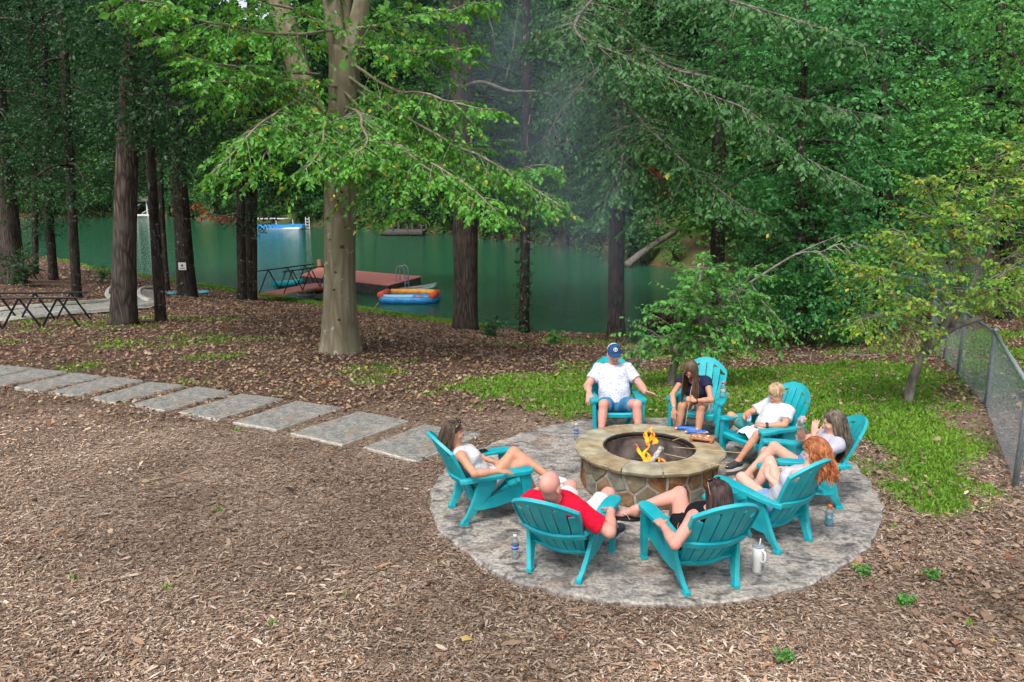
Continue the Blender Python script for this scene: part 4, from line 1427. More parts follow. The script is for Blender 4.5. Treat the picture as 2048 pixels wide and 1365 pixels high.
FU = (0, .35, 1)
# man in cap
speck = mat('speckled_polo', (.60, .62, .68), (.33, .36, .52), scale=62, detail=1, rough=.9, spec=.1, lo=.53, hi=.60)
i = person('man_cap', 'man in white patterned polo, blue shorts and navy cap sitting behind the fire pit', S=1.04, bulk=1.12, skin='pink', female=False,
    pelvis=(0, -.06, .345), neck=(0, -.30, .84), head=(0, -.255, 1.0), look=(-.05, 1, -.22), headup=(0, .05, 1),
    arms=[((-.37, -.10, .58), (-.37, .18, .575)), ((.37, -.12, .58), (.36, .2, .56))], legs=[((-.26, .44, .50), (-.25, .48, .08)), ((.22, .44, .50), (.24, .50, .08))],
    hand=[((-.75, .65, -.05), (-.2, -.5, .6), .12), ((.1, .75, -.7), (0, .6, .7), .3)], feet=[('shoe', (-.15, 1, 0), UP), ('shoe', (.15, 1, 0), UP)],
    tops=speck, bottoms=cloth('blue_shorts', (.055, .20, .36)), sleeve=.62, short=.72, neck_open=.075, brow=(.09, .07, .05))
for k in (0, 1): shoe(i, k, 'shoe', M['white_shoe'], M['white_sole'])
def cap_hat(i):
    hp, H, HS, O = i['hp'], i['H'], i['HS'], i['O']
    C = Field(h=.006); C.ell(hp(0, -.012, .040), np.array((.086, .106, .098)) * HS, H, .01); C.plane(hp(0, 0, .045), -H[:, 2] - H[:, 1] * .1)
    C.plane(hp(0, -.02, 0), -H[:, 1])
    V, Fq = C.mesh(); c = link('cap', mesh_np('cap', V - O, Fq), cloth('navy_cap', (.02, .075, .18)), i['root'], True)
    C = Field(h=.006); C.ell(hp(0, -.012, .040), np.array((.0855, .1055, .0975)) * HS, H, .01); C.plane(hp(0, 0, .045), -H[:, 2] - H[:, 1] * .1)
    C.plane(hp(0, -.017, 0), H[:, 1])
    V, Fq = C.mesh(); link('mesh_back', mesh_np('mesh_back', V - O, Fq), cloth('white_mesh', (.62, .66, .72)), c, True)
    mb = MB(); secs = []
    for t in np.linspace(-1, 1, 15):
        a = t * 1.15
        inn = (.084 * math.sin(a), -.012 + .100 * math.cos(a), .052); rad = .075 * math.cos(t * 1.45) + .004
        out = (inn[0] + math.sin(a) * rad * .5, inn[1] + rad, .040 - .018 * abs(t))
        secs.append([hp(*inn) - O, hp(*out) - O, hp(out[0], out[1], out[2] - .006) - O, hp(inn[0], inn[1], inn[2] - .006) - O])
    mb.loft(secs); mb.build('brim', cloth('navy_brim', (.018, .065, .16)), c, True)
    # round white emblem with a palm and crescent
    ctr = np.array((0, .083, .098)); A = H @ np.array([[1, 0, 0], [0, .55, .83], [0, -.83, .55]]).T
    wm = mat('white_print', (.8, .8, .8), rough=.8)
    ax, ay = H[:, 0], nrm(H[:, 2] * .80 - H[:, 1] * .6)
    cw = hp(*ctr) - O
    mb = MB(); n = 20
    mb.tube([cw + (ax * math.cos(t) + ay * math.sin(t)) * .024 for t in np.linspace(0, 2 * math.pi, n + 1)], .0035, 6, closed=True)
    mb.tube([cw - ay * .018 + ax * .002, cw - ay * .004, cw + ay * .005], .003, 5)
    for q in (-1.2, -.6, 0, .6, 1.2): mb.tube([cw + ay * .004, cw + ay * (.012 * math.cos(q) + .004) + ax * .010 * math.sin(q), cw + ay * (.010 * math.cos(q)) + ax * .018 * math.sin(q)], [.003, .0028, .001], 5)
    mb.build('emblem', wm, c)
    C = Field(h=.005); C.ell(hp(0, .070, -.080), np.array((.036, .034, .028)) * HS, H, .01); C.ell(hp(0, .094, -.047), np.array((.028, .012, .007)) * HS, H, .01)
    C.ell(hp(0, .10, -.062), np.array((.022, .02, .009)) * HS, H, 0, True)
    V, Fq = C.mesh(); link('beard', mesh_np('beard', V - O, Fq), mat('grey_beard', (.16, .12, .10), (.42, .37, .33), scale=70, rough=.9), i['root'], True)
    C = Field(h=.006); C.ell(hp(0, -.018, .012), np.array((.080, .094, .065)) * HS, H, .01); C.plane(hp(0, .015, 0), H[:, 1]); C.plane(hp(0, 0, .05), H[:, 2])
    V, Fq = C.mesh(); link('hair', mesh_np('hair', V - O, Fq), mat('short_grey_hair', (.10, .08, .07), (.25, .22, .2), scale=60, rough=.9), i['root'], True)
cap_hat(i)
# girl toasting, leaning forward
i = person('girl', 'girl with long brown hair in navy top and white shorts leaning over a skewer', S=.95, bulk=.86, skin='tan',
    pelvis=(0, .02, .385), neck=(.03, .27, .80), head=(.06, .375, .93), look=(.10, .85, -.75), headup=(0, .6, .8),
    arms=[((-.22, .40, .56), (.06, .62, .58)), ((.27, .45, .58), (.20, .62, .45))], legs=[((-.10, .50, .48), (-.09, .52, .06)), ((.15, .50, .47), (.18, .50, .06))],
    hand=[((.75, .3, .3), (-.2, .8, .5), .85), ((.0, .25, -1), (.15, 1, .2), .18)], feet=[('bare', (-.1, 1, 0), UP), ('bare', (.1, 1, 0), UP)],
    tops=cloth('navy_top', (.022, .024, .065)), bottoms=cloth('white_shorts', (.68, .67, .64)), sleeve=.30, short=.42, shirt_low=.16, neck_open=.085, brow=(.06, .035, .02))
GIRL = i
hm = hairmat('brown_hair', (.06, .034, .02), (.16, .095, .055))
tuft(i, 'hair', hm, 380, .46, seed=3, spread=.05, rad=.0058)
wrist_band(i, 1, 'bracelet', mat('beads', (.5, .5, .55), (.1, .2, .4), scale=90), wd=.006)
wrist_band(i, 0, 'hair_tie', M['black_rubber'], wd=.006)
# boy
i = person('boy', 'fair haired boy in white polo and green shorts looking down at a packet', S=.87, bulk=.9, skin='tan', female=False,
    pelvis=(0, -.03, .315), neck=(0, -.26, .69), head=(.01, -.21, .82), look=(.02, 1, -.85), headup=(0, .7, .8),
    arms=[((-.30, -.02, .52), (-.08, .22, .50)), ((.26, .02, .52), (.08, .24, .58))], legs=[(('w', W(1510, 868, .52)), ('w', W(1464, 938, .10))), (('w', W(1462, 832, .55)), ('w', W(1440, 892, .08)))],
    hand=[((.8, .55, .15), (-.3, .1, .9), .5), ((-.7, .6, .2), (.3, .3, .8), .6)], feet=[('shoe', (.1, 1, -.05), UP), ('shoe', (.1, 1, 0), UP)],
    tops=cloth('white_polo', (.60, .61, .65)), bottoms=cloth('green_shorts', (.05, .27, .26)), sleeve=.68, short=.80, neck_open=.06, brow=(.3, .2, .1))
BOY = i
tuft(i, 'hair', hairmat('blond_hair', (.30, .20, .10), (.58, .44, .27)), 340, .055, base=(.009, .014), seed=5, spread=.16, rad=.0065, stiff=.45, hairline=.03, tone=(.75, 1.2))
for k in (0, 1): shoe(i, k, 'shoe', M['dark_shoe'], M['white_sole'])
wrist_band(i, 0, 'smart_watch', mat('purple_strap', (.03, .025, .06), rough=.6), r=.029, face=M['black_glass'])
# woman covering her face
i = person('grey', 'woman with long wavy ash brown hair holding both hands up to her face', S=.96, bulk=.98, skin='fair',
    pelvis=(0, -.03, .315), neck=(-.02, -.30, .70), head=(-.02, -.26, .84), look=(.10, 1, -.25), headup=(0, .1, 1),
    arms=[((-.28, .0, .55), (-.07, -.05, .82)), ((.24, .08, .54), (.08, .05, .82))], legs=[((.08, .40, .62), ('w', W(1498, 945, .30))), ((.10, .42, .48), (.12, .52, .08))],
    hand=[((.2, -.1, 1), (-.75, .5, .1), .2), ((-.35, .1, .8), (.4, .8, .1), 1.0)], feet=[('bare', (.2, 1, -.3), (0, .3, 1)), ('bare', (0, 1, 0), UP)],
    tops=cloth('lilac_tee', (.46, .45, .53)), bottoms=cloth('denim_shorts', (.07, .15, .32), (.16, .27, .46), scale=14), sleeve=.42, short=.42, shirt_low=.07, brow=(.08, .06, .04))
GREY = i
tuft(i, 'hair', hairmat('ash_brown_hair', (.055, .042, .034), (.20, .155, .115)), 380, .52, seed=8, spread=.06, wave=.20, rad=.0070, drop=(.25, -.15, 0), base=(.018, .014), behind=.02)
flipflop(i, 0, M['white_sole'], M['white_shoe'])
wrist_band(i, 1, 'bracelet', mat('blue_beads', (.1, .5, .6), (.6, .7, .8), scale=90), wd=.006)
# red haired woman
i = person('red', 'woman with curly red hair in denim shorts with her knees drawn up', S=.95, bulk=.98, skin='pale',
    pelvis=('w', (2.44, 6.48, .36)), neck=('w', (2.62, 6.23, .80)), head=('w', (2.655, 6.25, .955)), look=(-.35, 1, -.30), headup=(.0, .05, 1),
    arms=[(('w', W(1568, 992, .50)), ('w', W(1545, 962, .60))), (('w', W(1606, 945, .52)), ('w', W(1552, 935, .58)))], legs=[(('w', W(1468, 940, .54)), ('w', W(1480, 1015, .06))), (('w', W(1530, 895, .76)), ('w', W(1506, 990, .32)))],
    hand=[((.3, .6, .5), (-.8, .3, .3), .5), ((-.7, .6, .1), (.2, .2, .9), .4)], feet=[('bare', (-.2, 1, -.1), UP), ('bare', (-.1, 1, -.35), (0, .35, 1))],
    tops=cloth('white_tank', (.56, .54, .60)), bottoms=cloth('faded_denim', (.12, .22, .38), (.24, .36, .54), scale=14), sleeve=0, short=.36, shirt_low=.08, brow=(.2, .08, .03))
RED = i
tuft(i, 'hair', hairmat('red_hair', (.20, .055, .018), (.48, .17, .055)), 420, .34, seed=11, spread=.10, wave=.42, rad=.0070, drop=(.25, -.28, 0), base=(.02, .014), tone=(.65, 1.3), inside=False, behind=.02)
wrist_band(i, 1, 'hair_tie', M['black_rubber'], wd=.006)
# dark haired woman, back to us
i = person('dark', 'woman with long dark hair in black outfit seen from behind, legs crossed', S=1.0, bulk=1.12, skin='pink',
    pelvis=(0, -.0, .32), neck=(-.03, -.36, .70), head=(-.045, -.42, .855), look=(-.12, 1, -.12), headup=(0, -.08, 1),
    arms=[(('w', W(1366, 1066, .61)), ('w', W(1308, 1022, .625))), ((.36, -.12, .50), (.31, .12, .56))], legs=[(('w', W(1358, 966, .66)), ('w', W(1284, 1014, .48))), ((.06, .42, .46), (.05, .52, .08))],
    hand=[((-.05, .85, .1), (-.25, .1, .95), .35), ((-.1, .9, 0), (.2, 0, 1), .3)], feet=[('bare', (-.75, .15, .12), (-.45, -.1, .9)), ('bare', (0, 1, 0), UP)],
    tops=cloth('black_top', (.012, .012, .015)), bottoms=cloth('black_shorts', (.012, .012, .016)), sleeve=0, short=.42, shirt_low=-.02, neck_open=.08)
DARK = i
tuft(i, 'hair', hairmat('dark_hair', (.018, .010, .010), (.075, .036, .034)), 420, .40, seed=14, spread=.03, rad=.0056, drop=(0, -.35, 0), base=(.014, .014))
sunglasses(i)
for k in (0, 1): flipflop(i, k, M['black_rubber'], M['silver_strap'])
# bald man in red
i = person('bald', 'bald man in red polo and white shorts seen from behind', S=1.04, bulk=1.12, skin='pink', female=False,
    pelvis=(.02, -.0, .325), neck=(.03, -.43, .715), head=(.03, -.51, .865), look=(.02, 1, -.20), headup=(0, -.03, 1),
    arms=[((-.38, -.10, .50), (-.34, .16, .55)), (('w', W(1211, 1058, .56)), ('w', W(1222, 1010, .63)))], legs=[((-.16, .46, .52), (-.15, .62, .08)), ((.22, .42, .50), (.22, .60, .08))],
    hand=[((.1, .9, -.2), (-.2, .1, .9), .3), ((-.25, .9, -.35), (.2, .35, .9), .4)], feet=[('shoe', (-.1, 1, 0), UP), ('shoe', (.1, 1, 0), UP)],
    tops=cloth('red_polo', (.62, .008, .035), (.52, .006, .03)), bottoms=cloth('cream_shorts', (.58, .60, .585)), sleeve=.72, short=.82, neck_open=.07, shirt_low=-.06, brow=(.2, .12, .08))
for k in (0, 1): shoe(i, k, 'shoe', M['dark_shoe'], M['white_sole'])
C = Field(h=.006); C.cap(i['nk'] - i['tu'] * .012, i['nk'] + (i['hd'] - i['nk']) * .16, .078, .070, .01, True, True)
V, Fq = C.mesh(); link('collar', mesh_np('collar', V - i['O'], Fq), bpy.data.materials['red_polo'], i['root'], True)
# woman at left, in profile
i = person('left', 'smiling woman with long brown hair and white sleeveless top, sitting sideways at left', S=.98, bulk=.90, skin='tan',
    pelvis=(0, -.03, .32), neck=(0, -.35, .715), head=(.0, -.355, .865), look=(.02, 1, -.08), headup=(0, -.05, 1),
    arms=[((-.26, -.08, .52), (-.06, .14, .46)), (('w', W(955, 955, .61)), ('w', W(1030, 940, .625)))], legs=[(('w', W(1050, 928, .52)), ('w', W(1072, 992, .10))), (('w', W(1036, 893, .66)), ('w', W(1100, 955, .40)))],
    hand=[((.5, .8, 0), (-.2, .1, .9), .3), ((.05, .95, -.15), (.2, .1, .95), .3)], feet=[('shoe', (.3, 1, 0), UP), ('shoe', (.45, .9, .05), (-.2, -.1, 1))],
    tops=cloth('white_sleeveless', (.62, .61, .62)), bottoms=cloth('blush_shorts', (.60, .52, .53)), sleeve=0, short=.38, shirt_low=.05, neck_open=.06, brow=(.05, .03, .02))
LEFT = i
tuft(i, 'hair', hairmat('long_brown_hair', (.035, .022, .015), (.12, .078, .052)), 380, .46, seed=17, spread=.03, rad=.0056, drop=(-.30, -.12, 0), base=(.010, .014), hairline=.008, behind=-.012)
sunglasses(i)
shoe(i, 1, 'sneaker', M['white_shoe'], M['white_sole']); shoe(i, 0, 'sneaker', M['white_shoe'], M['white_sole'])
# ------------------------------------------------------------------ small things on the patio
M['pet'] = mat('clear_plastic', (.62, .70, .74), rough=.08, trans=.85, spec=.5)
M['white_plastic'] = mat('white_plastic', (.74, .74, .73), (.68, .68, .67), rough=.4)
M['blue_label'] = mat('blue_label', (.015, .07, .34), (.02, .09, .4), scale=30, rough=.4)
M['white_ink'] = mat('white_ink', (.8, .8, .8), rough=.6)
M['orange_cap'] = mat('orange_cap', (.75, .14, .02), rough=.45)
M['blue_drink'] = mat('blue_drink', (.01, .34, .50), (.015, .40, .55), rough=.15, spec=.5)
def text_mesh(s, size, depth=.0006):
    cu = bpy.data.curves.new('print', 'FONT'); cu.body = s; cu.size = size; cu.extrude = depth; cu.align_x = 'CENTER'; cu.align_y = 'CENTER'
    to = bpy.data.objects.new('print', cu); COL.objects.link(to)
    me = bpy.data.meshes.new_from_object(to.evaluated_get(bpy.context.evaluated_depsgraph_get()))
    bpy.data.objects.remove(to); bpy.data.curves.remove(cu)
    return me
def wrap_print(me, r, z, a0):
    """bend flat lettering round an upright cylinder facing angle a0"""
    for v in me.vertices:
        x, y, d = v.co
        a = a0 + x / r
        v.co = (math.cos(a) * (r + .0012 + d), math.sin(a) * (r + .0012 + d), z + y)
    return me
CAMA = lambda p: math.atan2(-p[1], -p[0])
def water_bottle(p, label):
    o = empty('water_bottle', tuple(p)); r = .033
    mb = MB(); mb.lathe([(.02, 0), (r - .003, .002), (r, .012), (r - .003, .035), (r, .05), (r - .003, .065), (r, .08), (r, .14), (r * .92, .158), (.018, .185), (.0125, .192), (.0125, .2)], n=24)
    mb.build('bottle', M['pet'], o, True)
    mb = MB(); mb.lathe([(r + .0006, .088), (r + .0006, .132)], n=24, cap=False); lb = mb.build('label_band', M['blue_label'], o, True)
    link('lettering', wrap_print(text_mesh('DASANI', .02), r, .112, CAMA(p)), M['white_ink'], lb)
    mb = MB(); mb.lathe([(.0155, .198), (.0155, .214), (.014, .217)], n=18); mb.build('cap', M['white_plastic'], o, True)
    tag(o, label, 'bottle')
water_bottle(W(1152, 880, PZ), 'clear water bottle with blue label standing left of the fire pit')
water_bottle(W(1030, 1116, PZ), 'clear water bottle with blue label left of the bald man')
def sports_bottle(p, label, full, capm):
    o = empty('sports_bottle', tuple(p)); r = .037
    prof = [(.022, 0), (r - .002, .003), (r, .012), (r, .05), (r * .9, .062), (r, .075), (r, .115), (r * .93, .135), (.022, .168), (.019, .172), (.019, .18)]
    mb = MB(); mb.lathe(prof, n=24); mb.build('bottle', M['pet'], o, True)
    if full:
        mb = MB(); mb.lathe([(.02, .003), (r - .004, .005), (r - .003, .012), (r - .003, .05), (r * .9 - .003, .062), (r - .003, .075), (r - .003, .092)], n=24); mb.build('drink', M['blue_drink'], o, True)
    mb = MB(); mb.lathe([(r + .0006, .078), (r + .0006, .112)], n=24, cap=False)
    lb = mb.build('label_band', mat('drink_label', (.10, .42, .52) if full else (.50, .56, .60), rough=.4, alpha=.75), o, True)
    link('lettering', wrap_print(text_mesh('G', .04), r, .095, CAMA(p)), M['white_ink'], lb)
    mb = MB(); mb.lathe([(.022, .176), (.022, .200), (.02, .203)], n=18); mb.build('cap', capm, o, True)
    tag(o, label, 'bottle')
sports_bottle(W(1657, 1050, PZ), 'blue sports drink bottle with orange cap on the patio at right', True, M['orange_cap'])
ca, ra = FR['girl']
sports_bottle(ca + ra @ np.array((-.305, .03, .527)), 'half empty clear drink bottle on the arm of the chair behind the pit', False, mat('red_cap', (.5, .2, .17), rough=.5))
# insulated tumbler
p = W(1513, 1143, PZ); o = empty('insulated_tumbler', tuple(p))
mb = MB(); mb.lathe([(.034, 0), (.037, .004), (.038, .10), (.046, .125), (.05, .225), (.047, .228)], n=28); mb.build('cup', M['white_plastic'], o, True)
mb = MB(); mb.lathe([(.049, .226), (.049, .236), (.04, .240)], n=28); mb.build('lid', mat('clear_lid', (.25, .30, .35), rough=.15, alpha=.8), o, True)
mb = MB(); mb.tube([(.008, 0, .20), (.016, .0, .30)], .0045, 8); mb.build('straw', M['white_plastic'], o, True)
mb = MB(); a = CAMA(p) + .75; ax = np.array((math.cos(a), math.sin(a), 0))
mb.tube(catmull([ax * .045 + UP * .215, ax * .085 + UP * .20, ax * .083 + UP * .13, ax * .040 + UP * .105], 6), .009, 8); mb.build('handle', M['white_plastic'], o, True)
tag(o, 'white insulated tumbler with handle and straw behind the dark haired woman', 'tumbler')
# phone on the arm
ca, ra = FR['left']
o = empty('phone', tuple(ca + ra @ np.array((-.305, .02, .523))), math.atan2(ra[1, 0], ra[0, 0]) + .2)
mb = MB(); mb.box((0, 0, .006), (.074, .15, .009), bev=.003); b_ = mb.build('case', M['black_rubber'], o)
mb = MB(); mb.box((0, 0, .0112), (.066, .14, .0012)); mb.build('screen', M['black_glass'], o)
tag(o, 'black phone lying on the chair arm beside the woman at left', 'phone')
# board, packets and skewers on the cap
M['board'] = mat('cutting_board', (.27, .11, .05), (.40, .18, .085), scale=6, rough=.6, stretch=(1, 8, 1))
zc = Z_CAP + .004
p = W(1404, 881, zc); o = empty('wooden_board', (p[0], p[1], zc), -.38)
mb = MB(); mb.box((0, 0, .034), (.26, .16, .022), bev=.004); mb.build('board', M['board'], o)
for s in (-1, 1): mb = MB(); mb.box((s * .105, 0, .011), (.03, .15, .022), bev=.003); mb.build('foot', M['board'], o)
mb = MB(); rs = random.Random(4)
for k in range(22): mb.ell((rs.uniform(-.10, .08), rs.uniform(-.06, .06), .047), (rs.uniform(.004, .012), rs.uniform(.004, .010), .004), nu=7, nv=5)
mb.build('crumbs', mat('crumbs', (.5, .42, .33), (.7, .65, .6), scale=60, rough=.9), o)
tag(o, 'small reddish wooden board with crumbs on the fire pit rim', 'board')
for k, (u, v, rz, lb) in enumerate([(1373, 861, -.15, 'blue and white snack sleeve at the back of the pit rim'), (1393, 868, -.10, 'blue and white snack sleeve touching the wooden board')]):
    p = W(u, v, zc); o = empty('snack_sleeve', (p[0], p[1], zc), rz)
    mb = MB(); mb.tube([(-.11, 0, .024), (-.10, 0, .024), (.10, 0, .024), (.11, 0, .024)], [.008, .023, .023, .008], 10); mb.build('wrapper', mat('blue_wrapper', (.03, .13, .45), (.6, .62, .68), scale=9, rough=.35, lo=.52, hi=.58), o, True)
    for s in (-1, 1): mb = MB(); mb.box((s * .118, 0, .024), (.022, .05, .003)); mb.build('crimped_end', mat('sleeve_end', (.62, .35, .28), (.7, .68, .68), scale=30, rough=.4), o)
    tag(o, lb, 'snack', 'snack sleeves on the fire pit rim')
M['bamboo'] = mat('bamboo', (.50, .33, .16), (.60, .42, .22), scale=30, rough=.7)
def skewer(a, b_, label):
    a, b_ = np.array(a), np.array(b_)
    o = empty('roasting_skewer', tuple(a)); mb = MB(); mb.tube([(0, 0, 0), tuple(b_ - a)], [.0035, .0025], 6); mb.build('stick', M['bamboo'], o)
    tag(o, label, 'skewer', 'bamboo roasting skewers')
skewer(W(1490, 907, .50), W(1345, 894, .52), 'thin bamboo skewer over the pit, just in front of the wooden board')
skewer(W(1456, 934, .49), W(1329, 908, .53), 'thin bamboo skewer over the pit, nearest to us of those on the rim')
skewer(W(1372, 873, .475), W(1345, 881, .50), 'short thin skewer at the left of the wooden board')
gh = GIRL['wr'][0] + (GIRL['Rc'] @ nrm(np.array((.75, .3, .3)))) * .07
skewer(gh + np.array((.02, .0, .16)), gh + np.array((-.07, -.14, -.30)), 'bamboo skewer upright in the hand of the girl')
# paper and packet of the boy
cb, rb_ = FR['boy']; hb = (BOY['wr'][0] + BOY['wr'][1]) / 2
o = empty('paper_napkin', tuple(hb + rb_ @ np.array((-.02, .10, -.06)))); mb = MB(); v, f = [], []
for a in range(7):
    for c in range(7):
        x, y = (a / 6 - .5) * .2, (c / 6 - .5) * .2
        v.append(rb_ @ np.array((x, y, -.9 * x * x * 4 - .5 * max(0, y) + .012 * math.sin(a * 2.1 + c * 1.7))))
for a in range(6):
    for c in range(6): f.append((a * 7 + c, a * 7 + 7 + c, a * 7 + 8 + c, a * 7 + c + 1))
mb.add(v, f); mb.build('sheet', mat('napkin', (.72, .73, .75), rough=.9), o)
sol = o.children[0].modifiers.new('thickness', 'SOLIDIFY'); sol.thickness = .003
tag(o, 'white paper napkin on the lap of the boy', 'napkin')
o = empty('snack_packet', tuple(hb + rb_ @ np.array((.0, .09, .035)))); mb = MB(); mb.box((0, 0, 0), (.05, .03, .07), rb_, .008); mb.build('packet', mat('blue_packet', (.06, .16, .5), (.6, .65, .8), scale=25, rough=.4), o)
mb = MB(); mb.ell(rb_ @ np.array((.03, .02, .03)), (.016, .016, .02)); mb.build('orange_tip', M['orange_cap'], o)
tag(o, 'small blue packet held in the hands of the boy', 'packet')
cg, rg_ = FR['grey']; hb = GREY['wr'][1] + GREY['Rc'] @ np.array((-.05, .0, .07))
o = empty('cloth', tuple(hb)); C = Field(h=.006)
C.ell(hb, (.034, .022, .032), rg_, .02); C.ell(hb + rg_ @ np.array((-.02, .0, -.02)), (.025, .02, .034), rg_, .02)
V, Fq = C.mesh(); V = V + .004 * np.sin(V * 140)
link('folds', mesh_np('folds', V - hb, Fq), mat('pale_cloth', (.33, .38, .46), rough=.9), o, True)
tag(o, 'crumpled pale cloth held up to her face by the woman at right', 'cloth')
# ------------------------------------------------------------------ trees
def leaf_mesh(P, D, Nn, size, col, fine=False, wr_=.62):
    """leaf blades: base P, tip direction D, face normal Nn"""
    P = np.asarray(P); n = len(P)
    D = nrm(D); S_ = nrm(np.cross(D, Nn)); U_ = np.cross(S_, D)
    L_ = size[:, None]; w = L_ * wr_ * .5
    if fine:
        V = np.stack([P, P + D * L_ * .30 + S_ * w * .9 + U_ * L_ * .08, P + D * L_ * .65 + S_ * w * .8 + U_ * L_ * .05, P + D * L_ - U_ * L_ * .10,
                      P + D * L_ * .65 - S_ * w * .8 + U_ * L_ * .05, P + D * L_ * .30 - S_ * w * .9 + U_ * L_ * .08], 1)
        b = np.arange(n)[:, None] * 6
        F_ = np.concatenate([b + np.array([[0, 1, 2, 3]]), b + np.array([[0, 3, 4, 5]])])
        k = 6
    else:
        V = np.stack([P, P + D * L_ * .45 + S_ * w + U_ * L_ * .10, P + D * L_, P + D * L_ * .45 - S_ * w + U_ * L_ * .10], 1)
        b = np.arange(n)[:, None] * 4
        F_ = np.concatenate([b + np.array([[0, 1, 2]]), b + np.array([[0, 2, 3]])])
        k = 4
    return V.reshape(-1, 3), F_, np.repeat(col[:, None], k, 1).reshape(-1, 3)

def twigs(C, Dr, k, L_, size, c1, c2, droop=.5, fine=False, r=None, yellow=0.0, var=.35):
    """leafy twigs: C starts, Dr directions"""
    r = r or rng
    m = len(C)
    Dr = nrm(Dr)
    side = nrm(np.cross(Dr, UP) + r.normal(0, .15, (m, 3)))
    t = np.linspace(.12, 1, k)
    alt = np.where(np.arange(k) % 2 == 0, 1.0, -1.0); alt[-1] = 0
    L_ = np.broadcast_to(L_, (m,))
    sag = -UP * .18
    P = C[:, None] + (Dr[:, None] * t[None, :, None] + sag * (t ** 2)[None, :, None]) * L_[:, None, None]
    D = Dr[:, None] * .55 + side[:, None] * alt[None, :, None] * .9 - UP * droop + r.normal(0, .28, (m, k, 3))
    Nn = UP * .40 + r.normal(0, .65, (m, k, 3)) + Dr[:, None] * .3
    sz = size * (.65 + .6 * r.random((m, k)))
    tone = np.clip(r.normal(.5, .22, (m, 1)) + r.normal(0, .18, (m, k)), 0, 1)[..., None]
    col = np.asarray(c1) * (1 - tone) + np.asarray(c2) * tone
    col = col * (1 + var * (r.random((m, k, 1)) - .5))
    if yellow:
        y = (r.random((m, k)) < yellow)[..., None]
        col = np.where(y, np.array((.42, .33, .03)) * (.7 + .5 * r.random((m, k, 1))), col)
    return leaf_mesh(P.reshape(-1, 3), D.reshape(-1, 3), Nn.reshape(-1, 3), sz.ravel(), col.reshape(-1, 3), fine)

def cat_mesh(parts):
    V, F_, C, o = [], [], [], 0
    for v, f, c in parts:
        if f.shape[1] == 4: f = np.concatenate([f[:, [0, 1, 2]], f[:, [0, 2, 3]]])
        V.append(v); F_.append(f + o); C.append(c); o += len(v)
    return np.concatenate(V), np.concatenate(F_), np.concatenate(C)

def trunk_mesh(pts, rad, n=18, lobe=.06, flare=1.5, seed=0, per=8):
    P = catmull(pts, per); t = np.linspace(0, 1, len(P))
    R_ = np.interp(t, np.linspace(0, 1, len(rad)), rad)
    hgt = P[:, 2] - P[0, 2]
    fl = 1 + (flare - 1) * np.exp(-np.clip(hgt, 0, None) / (R_[0] * 1.3 + .05))
    mb = MB(); secs = []
    for i, p in enumerate(P):
        T = nrm(P[min(i + 1, len(P) - 1)] - P[max(i - 1, 0)])
        a = nrm(np.cross(T, np.array([.2, 1, 0]))); b_ = np.cross(T, a)
        ring = []
        for k in range(n):
            an = 2 * math.pi * k / n
            lo = lobe * (math.sin(3 * an + seed) * .6 + math.sin(5 * an + seed * 2 + hgt[i] * .4) * .5) + .35 * lobe * math.sin(9 * an + hgt[i] * 1.1 + seed)
            lo *= 1 + 3.0 * (fl[i] - 1)
            ring.append(p + (a * math.cos(an) + b_ * math.sin(an)) * R_[i] * fl[i] * (1 + lo))
        secs.append(ring)
    mb.loft(secs)
    return mb, P, R_

def px_r(w, y, z=0): return w / 2 * (y * cP + (CAM_H - z) * sP) / FPX

def local_tree(name, label, base, cat_='tree', group=None):
    o = empty(name, tuple(base))
    tag(o, label, cat_, group)
    return o

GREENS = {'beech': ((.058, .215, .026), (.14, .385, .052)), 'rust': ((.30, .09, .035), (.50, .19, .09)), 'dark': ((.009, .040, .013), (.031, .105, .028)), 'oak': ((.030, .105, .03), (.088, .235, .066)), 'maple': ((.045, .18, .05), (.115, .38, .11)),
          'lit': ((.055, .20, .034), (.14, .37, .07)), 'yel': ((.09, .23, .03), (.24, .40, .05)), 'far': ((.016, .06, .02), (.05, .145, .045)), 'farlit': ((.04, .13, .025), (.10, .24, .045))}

def crown_blobs(blobs, leaf, green, k=7, tw=.45, per=60, r=None, fine=False, yellow=0.0, droop=.5, flat=.7):
    """blobs: (centre, radius); leafy twigs through each blob's volume, denser to its outside"""
    r = r or rng
    parts = []
    for c, R_ in blobs:
        n = max(6, int(per * R_ ** 2))
        d = nrm(r.normal(size=(n, 3))); rr = R_ * r.random(n) ** .45
        C = c + d * rr[:, None] * np.array((1, 1, flat))
        Dr = d * np.array((1, 1, .5)) + r.normal(0, .5, (n, 3)) * np.array((1, 1, .7))
        g = GREENS[green]; tn = .75 + .5 * r.random()
        parts.append(twigs(C, Dr, k, tw * (.7 + .6 * r.random(n)), leaf, np.array(g[0]) * tn, np.array(g[1]) * tn, droop, fine, r, yellow))
    return parts

